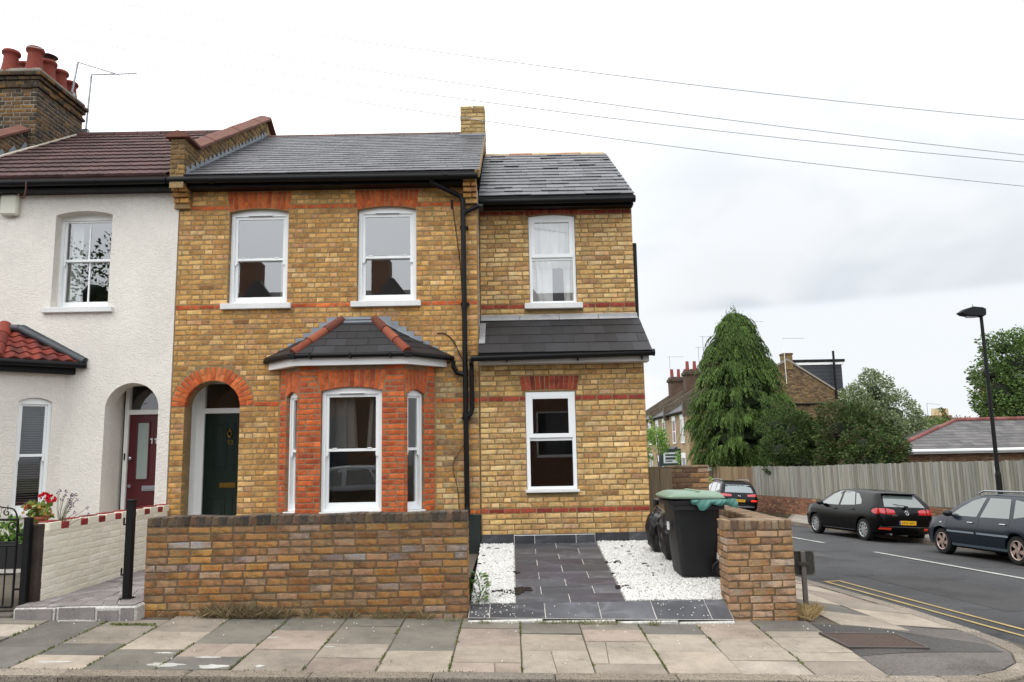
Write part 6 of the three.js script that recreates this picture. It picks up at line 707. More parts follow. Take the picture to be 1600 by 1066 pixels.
{ // weeping conifer
  const R = mulberry(701), base = [11.75, -1.0, -28.9], t = thing('conifer_tree', 'tall dark green conifer with drooping sprays behind the wooden fence', 'tree', base), L = [], cols = ['#4c612f', '#577034', '#415528', '#62793d', '#485c2b', '#384a22'];
  const prof = (y) => { const P = [[1.7, 1.7], [2.2, 2.25], [3.2, 2.5], [4.5, 2.35], [6, 2.0], [7.5, 1.45], [8.6, 1.0], [9.3, .62], [9.75, .25]]; for (let i = 0; i + 1 < P.length; i++) if (y <= P[i + 1][0]) return lerp(P[i][1], P[i + 1][1], clamp((y - P[i][0]) / (P[i + 1][0] - P[i][0]), 0, 1)); return .1; };
  for (let b = 0; b < 430; b++) { const y = 1.75 + 7.7 * Math.pow(R(), 1.12), a = R() * 6.283, R0 = prof(y) * (.8 + .3 * R()), hue = pk(R, cols), big = .7 + R() * .6; for (let i = 0; i < 15; i++) { const t = R(), rr = R0 * (1 - .5 * t * t) , da = (R() - .5) * .75 * big / Math.max(.5, R0), o = [Math.cos(a + da), Math.sin(a + da)], p = [o[0] * rr, y + .22 * t + (R() - .5) * .2 * big, o[1] * rr], len = (.3 + R() * .45) * big, c = R() < .7 ? hue : pk(R, cols); for (let j = 0; j < 11; j++) { const s = j / 10, q = [p[0] + o[0] * len * s * .6, p[1] + .1 * s - len * s * s * .95, p[2] + o[1] * len * s * .6], side = j % 2 ? 1 : -1, sp = .8 * (1 - s * .5); L.push([q, [o[0] * .6 - o[1] * side * sp + (R() - .5) * .3, -.7 - s * .6 + (R() - .5) * .3, o[1] * .6 + o[0] * side * sp + (R() - .5) * .3], .12 + R() * .12, .035 + R() * .025, c, R() * 1.2 - .6]); } } }
  for (let i = 0; i < 60; i++) { const a = R() * 6.283, q = Math.pow(R(), .7), r0 = q * 1.05, y0 = 9.75 - q * 1.3 - R() * .3, hgt = .35 + R() * .45; for (let j = 0; j < 14; j++) { const t2 = j / 14, b = R() * 6.283; L.push([[Math.cos(a) * r0 * (1 + t2 * .12), y0 + hgt * t2, Math.sin(a) * r0], [Math.cos(b) * .8, .35 - t2 * .3, Math.sin(b) * .8], .2 * (1.1 - t2), .045, pk(R, cols), R() * 3]); } }
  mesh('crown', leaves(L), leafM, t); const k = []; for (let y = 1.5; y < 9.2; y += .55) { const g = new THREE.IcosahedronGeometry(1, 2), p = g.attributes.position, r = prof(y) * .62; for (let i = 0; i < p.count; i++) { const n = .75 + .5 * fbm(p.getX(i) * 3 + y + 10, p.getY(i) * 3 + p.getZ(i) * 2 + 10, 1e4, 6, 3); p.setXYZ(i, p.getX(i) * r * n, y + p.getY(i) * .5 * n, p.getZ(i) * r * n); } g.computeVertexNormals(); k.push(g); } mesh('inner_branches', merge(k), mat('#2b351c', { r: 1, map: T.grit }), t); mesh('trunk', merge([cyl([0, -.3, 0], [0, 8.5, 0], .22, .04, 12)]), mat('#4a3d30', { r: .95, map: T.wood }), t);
}
const dkG = ['#43552b', '#4d6032', '#384924', '#586c3a', '#31411f'], mdG = ['#566e38', '#637b41', '#4a6130', '#6e874c', '#40552a'];
tree('dark evergreen shrub overhanging the fence right of the conifer', 'shrub', [11.6, -1, -21.6], [2.2, .09], [[11.2,1.4,-21.4,0.8,0.9,0.8],[12.0,2.1,-22.0,1.0,1.1,0.9],[12.8,1.5,-22.2,0.9,1.2,0.9],[11.9,0.9,-21.2,1.3,0.6,0.8],[11.5,2.5,-22.6,0.8,0.6,0.7]], 20000, .11, dkG, 711);
tree('dark bushy shrub with a few reddish leaves above the fence', 'shrub', [13.2, -1, -19.0], [2.3, .09], [[12.56,2.16,-18.75,0.93,0.93,0.74],[13.49,1.88,-18.94,1.02,1.12,0.84],[12.93,1.23,-18.38,1.3,0.65,0.65],[14.14,1.51,-18.94,0.84,1.02,0.74],[13.39,2.62,-19.5,0.84,0.65,0.74]], 24000, .11, [...dkG, '#4a4330', '#5c4434', '#4d5c34', '#54683a'], 712);
tree('dense green shrub beside the slate roofed outbuilding', 'shrub', [13.6, -1, -17.4], [2.0, .08], [[12.83, 1.51, -17.32, 0.79, 0.88, 0.7], [13.45, 1.16, -17.15, 0.7, 0.79, 0.7], [12.57, 0.98, -16.8, 0.7, 0.53, 0.53], [13.42, 1.34, -18.03, 0.79, 0.7, 0.7]], 15000, .11, [...dkG, '#5d6e40', '#5a4636'], 713);
tree('grey green flowering buddleia rising above the dark shrubs', 'tree', [16.9, -1, -25], [3.2, .11], [[16.2,3.0,-24.9,0.95,1.1,0.9],[17.0,4.0,-25.0,0.85,0.95,0.8],[17.9,3.0,-25.2,1.0,1.0,0.9],[18.6,2.3,-25.2,0.8,0.8,0.8],[17.2,2.2,-24.6,1.6,1.0,0.9],[16.0,3.9,-25.2,0.45,0.5,0.5],[16.8,4.75,-25.0,0.35,0.4,0.35]], 16000, .13, ['#77835c', '#869269', '#667549', '#94a07a', '#5c6b43', '#a3ac8c'], 714);
tree('low green bush in the gap left of the outbuilding', 'shrub', [22.3, -1, -30.2], [1.5, .07], [[22.04,1.72,-30.2,1.04,0.81,0.81],[23.2,2.06,-30.78,1.04,0.93,0.93],[24.59,2.18,-31.94,1.16,0.81,0.93]], 7000, .13, ['#6b8048', '#788f52', '#59703b', '#879a60'], 715);
tree('big green broadleaf tree behind the outbuilding at the right', 'tree', [26.4, -1, -29.5], [4, .2], [[25.3,4.2,-29.0,1.4,1.3,1.2],[26.6,5.6,-29.4,1.8,1.5,1.4],[26.2,6.6,-29.6,1.2,0.8,1.1],[27.6,4.2,-29.5,2.0,2.0,1.5],[25.0,5.2,-29.2,0.9,0.7,0.8],[24.6,3.6,-28.8,0.8,0.6,0.7],[26.2,3.0,-28.8,1.8,0.9,1.2],[28.5,6.4,-30.0,1.6,1.4,1.4]], 17000, .17, mdG, 716);
tree('small bright green shrub beside the end of the pale brick extension', 'shrub', [4.6, -.9, -13], [1.6, .05], [[4.45, 1.5, -13, .34, .8, .34], [4.75, 1.0, -13, .4, .6, .4], [4.5, 2.1, -13.1, .22, .5, .25], [4.95, .75, -13, .35, .3, .35]], 3200, .08, ['#6f9142', '#7fa24e', '#5d7d38', '#93b35f'], 717);
tree('wide yellow green hedge in front of the distant terrace', 'hedge', [5.6, -.9, -15.5], [.8, .05], [[5.3, .55, -15.5, .5, .45, .4], [6.0, .5, -15.6, .6, .4, .4]], 2400, .08, ['#8fa548', '#a3b755', '#7d9340'], 718);
{ // small twiggy growth against the sky left of the lamp
  const R = mulberry(731), t = thing('shrub', 'thin leafy branch sticking up over the outbuilding ridge', 'shrub', [22.7, 1.8, -29]); mesh('stem', merge([curveTube([[0, -2, 0], [.1, .6, 0], [-.5, 1.7, 0]], .03, 10, 5), curveTube([[0, -.5, 0], [.5, .8, 0], [.7, 1.2, 0]], .02, 8, 5)]), mat('#4a3d30', { r: .9 }), t); const l = []; for (let i = 0; i < 260; i++) { const s = R(), b = R() < .55; l.push([[b ? lerp(.1, -.5, s) + (R() - .5) * .22 : .1 + s * .6 + (R() - .5) * .3, b ? .3 + s * 1.4 : s * 1.2, (R() - .5) * .3], rdir(R), .16, .07, pk(R, mdG), R() * 3]); } mesh('foliage', leaves(l), leafM, t); }
// ---- lamp post
{ const [x, z] = xzOf(16.3, 11.5), l = thing('street_lamp', 'tall black street lamp on the far pavement behind the blue grey car', 'street lamp', [x, farH(x, z), z]), h = 4.53 - farH(x, z); mesh('column', merge([cyl([0, 0, 0], [0, 1.6, 0], .062, .062, 16), cyl([0, 1.6, 0], [0, 1.68, 0], .062, .046, 16), cyl([0, 1.68, 0], [0, h, 0], .046, .036, 16)]), M.iron, l);
  const hd = sub('lantern', l); hd.position.set(0, h, 0); const P = [[-.5, .05], [-.44, .012], [-.28, -.02], [0, -.03], [.05, 0], [.06, .12], [-.0, .15], [-.2, .17], [-.38, .12]]; const g = new THREE.ExtrudeGeometry(poly(P), { depth: .14, bevelEnabled: true, bevelThickness: .04, bevelSize: .02, bevelSegments: 3 }).translate(0, .01, -.07); mesh('housing', triUV(g), M.iron, hd); mesh('lens', B(-.34, -.1, -.05, -.012, -.06, .06, .01), mat('#c9cdd0', { r: .15 }), hd); mesh('sensor', merge([cyl([-.17, .17, 0], [-.17, .22, 0], .02), cyl([-.17, .22, 0], [-.17, .27, 0], .008)]), M.steel, hd);
  for (const [y0, y1, c] of [[1.62, 1.78, '#cfd2d2'], [1.14, 1.24, '#b9bcbc'], [.98, 1.08, '#c6c9c8'], [.86, .92, '#9ea2a2']]) mesh('sticker', new THREE.CylinderGeometry(.064, .064, y1 - y0, 14, 1, true, 2.6, 2.2).translate(0, (y0 + y1) / 2, 0), mat(c, { r: .6, map: T.stone, k: 1.2 }), l); mesh('base_door', B(-.03, .03, .5, .9, .056, .066, .003), M.black, l); }
// ---- cars
const evalr = new Evaluator(); evalr.attributes = ['position', 'normal']; evalr.useGroups = false;
function plateTex(s, back) { const c = document.createElement('canvas'); c.width = 512; c.height = 112; const x = c.getContext('2d'); x.fillStyle = back; x.fillRect(0, 0, 512, 112); x.fillStyle = '#1f3f8f'; x.fillRect(0, 0, 44, 112); x.fillStyle = '#111'; x.font = 'bold 92px sans-serif'; x.textAlign = 'center'; x.textBaseline = 'middle'; x.fillText(s, 276, 60, 420); const t = new THREE.CanvasTexture(c); t.colorSpace = THREE.SRGBColorSpace; return t; }
function makeCar(name, label, o) {
  const car = thing(name, label, 'car'), W2 = o.W / 2, itp = (P, x) => { if (x <= P[0][0]) return P[0][1]; for (let i = 0; i + 1 < P.length; i++) if (x <= P[i + 1][0]) return lerp(P[i][1], P[i + 1][1], (x - P[i][0]) / (P[i + 1][0] - P[i][0])); return P[P.length - 1][1]; };
  const xr = o.top[0][0], xf = o.top[o.top.length - 1][0], xs = new Set(); for (const p of [...o.top, ...o.bot]) xs.add(p[0]); for (let i = 0; i <= 40; i++) xs.add(lerp(xr, xf, i / 40)); for (const d of [.02, .05, .09, .14, .2]) { xs.add(xr + d); xs.add(xf - d); } const X = [...xs].filter((x) => x >= xr && x <= xf).sort((a, b) => a - b).filter((x, i, a) => !i || x - a[i - 1] > .004);
  const wx = (x) => { const dr = clamp((x - xr) / .42, 0, 1), df = clamp((xf - x) / .75, 0, 1); return W2 * lerp(.80, 1, Math.pow(1 - Math.pow(1 - dr, 2.6), .7)) * lerp(.70, 1, Math.pow(1 - Math.pow(1 - df, 2.4), .75)); };
  const section = (x) => { const yb = itp(o.bot, x), yt = itp(o.top, x), w = wx(x), bl = Math.min(itp(o.belt, x), yt - .03), g = yt - bl, k = bl - yb, fl = o.flare ?? .012; const wr = .955 * w - (o.tumble ?? .40) * Math.min(g, .6); return [[0, yb], [.8 * w, yb], [.93 * w, yb + .05 * k], [.985 * w, yb + .22 * k], [w + fl * .3, yb + .5 * k], [w + fl, yb + .66 * k], [.985 * w, yb + .86 * k], [.955 * w, bl], [lerp(.955 * w, wr, .45), bl + .45 * g], [lerp(.955 * w, wr, .82), bl + .82 * g], [wr * .985, bl + .93 * g], [wr * .93, bl + .98 * g], [wr * .6, yt + .008], [0, yt + .014]]; };
  const S = X.map(section), n = S[0].length, full = S.map((s, i) => [...s.map(([z, y]) => [X[i], y, z]), ...s.slice(1, -1).reverse().map(([z, y]) => [X[i], y, -z])]), m = full[0].length, pos = [], idx = []; for (const r of full) for (const p of r) pos.push(...p); for (let i = 0; i + 1 < full.length; i++) for (let j = 0; j < m; j++) { const k = (j + 1) % m, a = i * m + j, b = i * m + k, c = a + m, d = b + m; idx.push(a, c, d, a, d, b); }
  for (const e of [0, full.length - 1]) { const ci = pos.length / 3, r = full[e], cy = (r[0][1] + r[n - 1][1]) / 2; pos.push(X[e], cy, 0); for (let j = 0; j < m; j++) { const a = e * m + j, b = e * m + (j + 1) % m; e ? idx.push(ci, b, a) : idx.push(ci, a, b); } }
  let g = new THREE.BufferGeometry(); g.setAttribute('position', new THREE.Float32BufferAttribute(pos, 3)); g.setIndex(idx); g.computeVertexNormals();
  { const a = V3().fromArray(pos, 3 * (20 * m + 4)), nn = V3().fromBufferAttribute(g.attributes.normal, 20 * m + 4); if (nn.z * a.z < 0) { for (let i = 0; i < idx.length; i += 3) { const t = idx[i + 1]; idx[i + 1] = idx[i + 2]; idx[i + 2] = t; } g.setIndex(idx); g.computeVertexNormals(); } }
  const raw = new THREE.Mesh(g, new THREE.MeshBasicMaterial({ side: THREE.DoubleSide })); raw.updateMatrixWorld(true);
  let A = new Brush(g); A.updateMatrixWorld(true); for (const x of o.wheels) { const c = new Brush(new THREE.CylinderGeometry(o.arch, o.arch, o.W + .3, 36).rotateX(Math.PI / 2).translate(x, o.wr, 0)); c.updateMatrixWorld(true); A = evalr.evaluate(A, c, SUBTRACTION); A.updateMatrixWorld(true); }
  const paint = mat(o.paint, { r: .22, m: o.metal ?? 0, phys: o.gloss ? { specularIntensity: o.gloss } : { clearcoat: .6, clearcoatRoughness: .04 } }), glass = mat(o.glass ?? '#2b3231', { r: .04, phys: { clearcoat: 1, clearcoatRoughness: .02, ior: 1.8 } }), blk = mat('#0f1011', { r: .55 });
  mesh('body', triUV(toCreasedNormals(A.geometry, .6)), paint, car);
  const rc = new THREE.Raycaster(), hit = (p, d) => { rc.set(p, d); const h = rc.intersectObject(raw); return h[0]; };
  const patch = (pts, dir, lift = .004, max = .09) => { // a panel that lies on the body: polygon seen along dir (x, y, z axis)
    const ax = dir[0] ? 'x' : dir[1] ? 'y' : 'z', D = V3(...dir); let q = new THREE.ShapeGeometry(poly(pts)).toNonIndexed(); q = new TessellateModifier(max, 5).modify(q); const p = q.attributes.position; let last = null; for (let i = 0; i < p.count; i++) { const a = p.getX(i), b = p.getY(i), s = ax === 'x' ? V3(-dir[0] * 4, b, a) : ax === 'z' ? V3(a, b, -dir[2] * 4) : V3(a, 4, b); const h = hit(s, D) ?? last; if (!h) continue; last = h; const nn = h.face.normal.clone(); if (nn.dot(D) > 0) nn.negate(); p.setXYZ(i, h.point.x + nn.x * lift, h.point.y + nn.y * lift, h.point.z + nn.z * lift); if (h === last && ax === 'z') p.setX(i, a); } q.deleteAttribute('uv'); q.deleteAttribute('normal'); q = triUV(q); return toCreasedNormals(q, .9); };
  for (const s of [1, -1]) { for (const w of o.sideGlass) mesh('window', triUV(patch(w, [0, 0, -s])), glass, car); if (o.seams) mesh('door_seam', merge(o.seams.map(([x, y0, y1]) => patch([[x - .004, y0], [x + .004, y0], [x + .004, y1], [x - .004, y1]], [0, 0, -s], .002, .12))), blk, car);
    for (const [x, y] of o.handles ?? []) mesh('door_handle', B(x - .09, x + .09, y - .014, y + .014, (W2 + .008) * s - .02, (W2 + .008) * s + .02, .01), o.handleM ?? paint, car);
    if (o.trim) mesh('side_moulding', merge(o.trim.map(([x0, x1, y]) => patch([[x0, y - .022], [x1, y - .022], [x1, y + .022], [x0, y + .022]], [0, 0, -s], .014, .2))), mat(o.trimC ?? '#6b7884', { r: .35 }), car);
    if (o.sill) mesh('sill_trim', triUV(patch(o.sill, [0, 0, -s], .004, .3)), o.sillM ?? blk, car);
    const mi = mesh('door_mirror', triUV(new THREE.SphereGeometry(1, 16, 12).scale(.09, .075, .115).translate(o.mirror[0], o.mirror[1], s * (W2 + .07))), o.mirrorM ?? blk, car); mesh('mirror_arm', B(o.mirror[0] - .03, o.mirror[0] + .03, o.mirror[1] - .06, o.mirror[1] - .02, s > 0 ? W2 - .08 : -W2 - .06, s > 0 ? W2 + .06 : -W2 + .08, .01), blk, car);
    if (o.rails) mesh('roof_rail', pipe([[o.rails[0], o.rails[2] - .06, s * (W2 - .27)], [o.rails[0] + .12, o.rails[2], s * (W2 - .275)], [o.rails[1] - .18, o.rails[2], s * (W2 - .275)], [o.rails[1], o.rails[2] - .07, s * (W2 - .27)]], .02, 8), M.steel, car);
    if (o.tail) mesh('tail_light', merge(o.tail.map((t) => patch(t.map(([z, y]) => [z * s, y]), [1, 0, 0], .006, .05))), mat('#b3131a', { r: .12, phys: { clearcoat: 1 } }), car); if (o.tailSide) mesh('tail_light', triUV(patch(o.tailSide, [0, 0, -s], .006, .05)), mat('#b3131a', { r: .12, phys: { clearcoat: 1 } }), car);
    if (o.fog) mesh('rear_reflector', triUV(patch(o.fog.map(([z, y]) => [z * s, y]), [1, 0, 0], .008, .06)), mat('#d23a22', { r: .2 }), car);
    if (o.head) mesh('headlight', triUV(patch(o.head.map(([z, y]) => [z * s, y]), [-1, 0, 0], .006, .06)), mat('#c3cace', { r: .08, phys: { clearcoat: 1 } }), car); if (o.headSide) mesh('indicator', triUV(patch(o.headSide, [0, 0, -s], .006, .06)), mat('#b9b4a6', { r: .2 }), car);
    for (const x of o.wheels) { const w = sub('wheel', car); w.position.set(x, o.wr, s * (W2 - .115)); const r = o.wr; mesh('tyre', new THREE.LatheGeometry([[r * .66, -.1], [r * .9, -.105], [r * .985, -.085], [r, -.04], [r, .04], [r * .985, .085], [r * .9, .105], [r * .66, .1]].map((t) => new THREE.Vector2(...t)), 40).rotateX(Math.PI / 2), mat('#141414', { r: .85 }), w);
      const rimM = mat(o.rim ?? '#aeb1b3', { r: .3, m: .7 }), l = [new THREE.TorusGeometry(r * .64, .016, 8, 36).translate(0, 0, s * .088), new THREE.CylinderGeometry(.06, .06, .03, 16).rotateX(Math.PI / 2).translate(0, 0, s * .085)]; for (let i = 0; i < o.spokes; i++) { const sp = slab(poly([[.05, -.03], [r * .64, -(o.spokeW ?? .035)], [r * .64, (o.spokeW ?? .035) * .6], [.05, .03]]), .018, -.009); if (o.twist) { const p = sp.attributes.position; for (let k = 0; k < p.count; k++) { const x0 = p.getX(k), y0 = p.getY(k), a = o.twist * x0 * s; p.setXYZ(k, x0 * Math.cos(a) - y0 * Math.sin(a), x0 * Math.sin(a) + y0 * Math.cos(a), p.getZ(k)); } } l.push(sp.rotateZ(i / o.spokes * 6.2832).translate(0, 0, s * .082)); } mesh('rim', merge(l), rimM, w); mesh('brake', new THREE.CylinderGeometry(r * .6, r * .6, .08, 24).rotateX(Math.PI / 2), blk, w); } }
  mesh('underbody', B(o.wheels[0] - .45, o.wheels[1] + .4, .2, .5, -W2 + .3, W2 - .3, .02), blk, car);
  if (o.rearGlass) mesh('rear_window', triUV(patch(o.rearGlass, [1, 0, 0])), glass, car); if (o.wind) mesh('windscreen', triUV(patch(o.wind, [-1, 0, 0])), glass, car);
  if (o.lower) mesh('bumper_insert', triUV(patch(o.lower, [1, 0, 0], .004, .15)), blk, car);
  if (o.plate) { const h = hit(V3(-4, o.plate[1], 0), V3(1, 0, 0)), x = h.point.x - .012; const pm = new THREE.MeshStandardMaterial({ map: plateTex(o.plate[0], '#e8b21c'), roughness: .4 }); const pg = new THREE.PlaneGeometry(.52, .112).rotateY(-Math.PI / 2).translate(x - .002, o.plate[1], 0).toNonIndexed(); const b = mesh('number_plate', B(x, x + .02, o.plate[1] - .06, o.plate[1] + .06, -.265, .265, .003), blk, car); mesh('plate_face', pg, pm, b); }
  if (o.extra) o.extra(car, { patch, hit, paint, glass, blk, W2 }); return car;
}
function park(car, u, v, sc, h, turn = 0) { const [x, z] = xzOf(u, v), e = .4, c = Math.cos(turn), s = Math.sin(turn), f0 = [HD[0] * c + RT[0] * s, HD[1] * c + RT[1] * s], r0 = [-f0[1], f0[0]]; const F = V3(f0[0] * 2 * e, h(x + f0[0] * e, z + f0[1] * e) - h(x - f0[0] * e, z - f0[1] * e), f0[1] * 2 * e).normalize(), Rr = V3(r0[0] * 2 * e, h(x + r0[0] * e, z + r0[1] * e) - h(x - r0[0] * e, z - r0[1] * e), r0[1] * 2 * e).normalize(), U = V3().crossVectors(Rr, F).normalize(); const m = new THREE.Matrix4().makeBasis(F, U, V3().crossVectors(F, U)); m.setPosition(x, h(x, z), z); m.decompose(car.position, car.quaternion, car.scale); car.scale.setScalar(sc); return car; }
{
  const hatch = { W: 1.79, tumble: .5, wr: .315, arch: .365, wheels: [-1.36, 1.277], top: [[-2.13, .60], [-2.115, .84], [-2.08, .9], [-2.05, .97], [-1.9, 1.14], [-1.72, 1.33], [-1.66, 1.375], [-1.4, 1.415], [-.8, 1.455], [-.1, 1.462], [.3, 1.42], [.6, 1.33], [1.2, 1.02], [1.3, .98], [1.7, .9], [1.95, .8], [2.08, .68], [2.13, .5]], bot: [[-2.13, .4], [-2.1, .33], [-2.0, .26], [-1.6, .2], [1.7, .19], [2.0, .2], [2.1, .26], [2.13, .36]], belt: [[-2.13, .98], [-1.5, .99], [-.2, .945], [1.0, .925], [2.1, .88]],
    sideGlass: [[[1.0, .965], [.42, 1.29], [.12, 1.385], [-.02, 1.4], [-.05, .965]], [[-.16, .97], [-.13, 1.395], [-.45, 1.39], [-.68, 1.37], [-.93, 1.0]], [[-.98, 1.01], [-.75, 1.355], [-.92, 1.33], [-1.18, 1.15], [-1.24, 1.04]]], rearGlass: [[-.63, .995], [.63, .995], [.54, 1.2], [.47, 1.31], [-.47, 1.31], [-.54, 1.2]], wind: [[-.68, 1.03], [.68, 1.03], [.55, 1.35], [-.55, 1.35]], seams: [[1.02, .3, .93], [-.1, .3, .95], [-1.0, .55, .96]], handles: [[.1, .86], [-.85, .88]], mirror: [.82, 1.0] };
  const golf = makeCar('hatchback_car', 'black five door hatchback parked by the fence, seen from behind', { ...hatch, paint: '#030304', gloss: .5, glass: '#66706c', rim: '#b5b8ba', spokes: 9, spokeW: .03, handleM: null, tail: [[[.36, .79], [.36, .91], [.6, .955], [.62, .79]], [[.64, .785], [.64, .955], [.84, .95], [.88, .83]]], tailSide: [[-2.05, .79], [-2.06, .92], [-1.86, .93], [-1.8, .86], [-1.9, .8]], fog: [[.5, .36], [.5, .42], [.8, .42], [.82, .37]], plate: ['GK14 MPV', .565],
    extra: (car, { hit, blk, patch }) => { const h = hit(V3(-4, .82, 0), V3(1, 0, 0)), x = h.point.x - .01; const em = mesh('emblem', merge([new THREE.TorusGeometry(.062, .009, 8, 28).rotateY(Math.PI / 2).translate(x, .84, 0), ...[[[-.03, .055], [-.012, .01]], [[-.012, .01], [0, .05]], [[0, .05], [.012, .01]], [[.012, .01], [.03, .055]], [[-.048, .025], [-.022, -.05]], [[-.022, -.05], [0, .0]], [[0, .0], [.022, -.05]], [[.022, -.05], [.048, .025]]].map(([a, b]) => cyl([x, .84 + a[1], a[0]], [x, .84 + b[1], b[0]], .007, .007, 5))]), M.chrome, car); numerals.push(['GOLF', x - .0, .745, -.47, .05, M.chrome, car, 'rear']); mesh('rear_wiper', merge([cyl([x - .0 + .02, 1.03, 0], [-1.95, 1.08, -.36], .011, .007, 6), B(x, x + .06, .985, 1.035, -.05, .05, .01)]), blk, car); mesh('spoiler', B(-1.85, -1.62, 1.348, 1.376, -.5, .5, .012), mat('#030304', { r: .22, phys: { specularIntensity: .45 } }), car); mesh('chrome_strip', triUV(patch([[-.8, .445], [.8, .445], [.8, .452], [-.8, .452]], [1, 0, 0], .006, .1)), M.steel, car); mesh('exhaust', cyl([-2.12, .24, -.5], [-1.9, .24, -.5], .03), M.steel, car); for (const s of [1, -1]) mesh('sill_strip', triUV(patch([[-.9, .275], [.85, .265], [.85, .278], [-.9, .288]], [0, 0, -s], .005, .2)), M.steel, car); } });
  park(golf, 20.4, 10.58, .88, roadH, -.035);
  const wag = makeCar('estate_car', 'blue grey estate car with silver roof rails at the right edge of the photo', { W: 1.7, wr: .305, arch: .36, wheels: [-1.2, 1.24], flare: .03, paint: '#1c2530', metal: 0, gloss: .8, glass: '#5d6764', rim: '#b9a59c', spokes: 5, spokeW: .075, twist: 2.2, top: [[-1.98, .6], [-1.97, .9], [-1.9, 1.05], [-1.75, 1.3], [-1.62, 1.41], [-1.2, 1.46], [-.4, 1.475], [0, 1.46], [.3, 1.4], [.6, 1.3], [1.12, 1.0], [1.25, .95], [1.6, .86], [1.85, .74], [1.98, .6], [2.03, .45]], bot: [[-1.98, .4], [-1.9, .28], [-1.5, .2], [1.6, .19], [1.9, .2], [2.0, .26], [2.03, .36]], belt: [[-2, .96], [-.5, .93], [.8, .9], [2, .8]],
    sideGlass: [[[.93, .935], [.62, 1.13], [.28, 1.3], [-.02, 1.37], [-.13, 1.375], [.02, .935]], [[-.1, .935], [-.26, 1.375], [-.9, 1.37], [-1.0, .95]], [[-1.12, .96], [-1.04, 1.36], [-1.45, 1.3], [-1.65, 1.05]]], wind: [[-.62, 1.02], [.62, 1.02], [.5, 1.33], [-.5, 1.33]], rearGlass: [[-.58, 1.0], [.58, 1.0], [.5, 1.32], [-.5, 1.32]], seams: [[1.02, .32, .9], [-.06, .3, .93], [-1.02, .55, .94]], handles: [[.18, .8], [-.85, .82]], handleM: M.chrome, trim: [[.05, .98, .575], [-1.0, -.02, .575]], trimC: '#8c98a3', mirror: [.86, .98], rails: [-1.5, .2, 1.53], head: [[.42, .62], [.45, .76], [.72, .8], [.78, .64]], headSide: [[1.2, .74], [1.2, .77], [1.28, .77], [1.28, .74]], sill: [[-.9, .25], [.9, .245], [.9, .3], [-.9, .305]], sillM: mat('#5d6a76', { r: .3 }) });
  park(wag, 14.76, 10.42, .88, roadH, .0);
  const suv = makeCar('suv_car', 'black SUV with roof rails and lit brake light beyond the wheelie bin', { W: 1.88, wr: .36, arch: .42, wheels: [-1.4, 1.3], paint: '#040405', gloss: .5, glass: '#6f7a7c', rim: '#9fa2a4', spokes: 8, top: [[-2.3, .7], [-2.28, 1.0], [-2.2, 1.15], [-2.0, 1.5], [-1.85, 1.66], [-1.4, 1.72], [-.5, 1.74], [.1, 1.7], [.6, 1.55], [1.2, 1.17], [1.4, 1.1], [2.0, .98], [2.3, .7], [2.34, .5]], bot: [[-2.3, .5], [-2.2, .36], [-1.8, .3], [2, .3], [2.34, .42]], belt: [[-2.3, 1.15], [-1, 1.12], [2, 1.02]], sideGlass: [[[1.0, 1.14], [.45, 1.5], [0, 1.62], [-.1, 1.14]], [[-.2, 1.15], [-.15, 1.63], [-1.0, 1.62], [-1.1, 1.16]], [[-1.2, 1.18], [-1.1, 1.6], [-1.6, 1.56], [-1.85, 1.3]]], rearGlass: [[-.68, 1.18], [.68, 1.18], [.58, 1.54], [-.58, 1.54]], wind: [[-.7, 1.2], [.7, 1.2], [.56, 1.55], [-.56, 1.55]], mirror: [.8, 1.2], mirrorM: M.white, rails: [-1.6, .4, 1.79], tail: [[[.38, 1.0], [.38, 1.09], [.86, 1.14], [.9, 1.0]]], tailSide: [[-2.2, 1.0], [-2.2, 1.12], [-1.9, 1.14], [-1.8, 1.06]], plate: ['YK63 EHF', .8], lower: [[-.85, .42], [.85, .42], [.85, .62], [-.85, .62]],
    extra: (car, { patch, hit }) => { const br = mesh('brake_light', triUV(patch([[.55, .76], [.55, .84], [.8, .84], [.82, .77]], [1, 0, 0], .008, .06)), new THREE.MeshStandardMaterial({ color: '#c01510', emissive: '#ff2a18', emissiveIntensity: 1.1, roughness: .3 }), car); const h = hit(V3(-4, 1.04, 0), V3(1, 0, 0)); mesh('emblem', new THREE.TorusGeometry(.06, .02, 6, 20).scale(1, .55, 1).rotateY(Math.PI / 2).translate(h.point.x - .01, 1.02, 0), M.chrome, car); mesh('bumper_guard', triUV(patch([[-.7, .5], [.7, .5], [.7, .54], [-.7, .54]], [1, 0, 0], .012, .1)), M.steel, car); } });
  park(suv, 31.6, 11.1, .82, roadH, .1);
  const opp = makeCar('parked_car', 'silver hatchback parked opposite, mirrored in the bay window', { ...hatch, paint: '#aeb4ba', metal: .3, spokes: 7, handles: [] }); opp.position.set(-4.3, roadH(-4.3, 9.9), 9.75); opp.rotation.y = Math.PI;
}
// ---- far road sign on posts in front of the fence
{ const [x, z] = xzOf(37.9, 12.6), y = farH(x, z), s = thing('street_nameplate', 'small street nameplate on two dark posts in front of the distant fence', 'street sign', [x, y, z]); for (const d of [-.36, .36]) mesh('post', B(d - .03, d + .03, 0, .75 - y, -.03, .03, .004), M.iron, s); mesh('plate', B(-.33, .33, .52 - y, .7 - y, -.012, .012, .004), mat('#e3e4e2', { r: .5 }), s); mesh('top_bar', B(-.4, .4, .72 - y, .78 - y, -.025, .025, .004), mat('#22242a', { r: .5 }), s); }
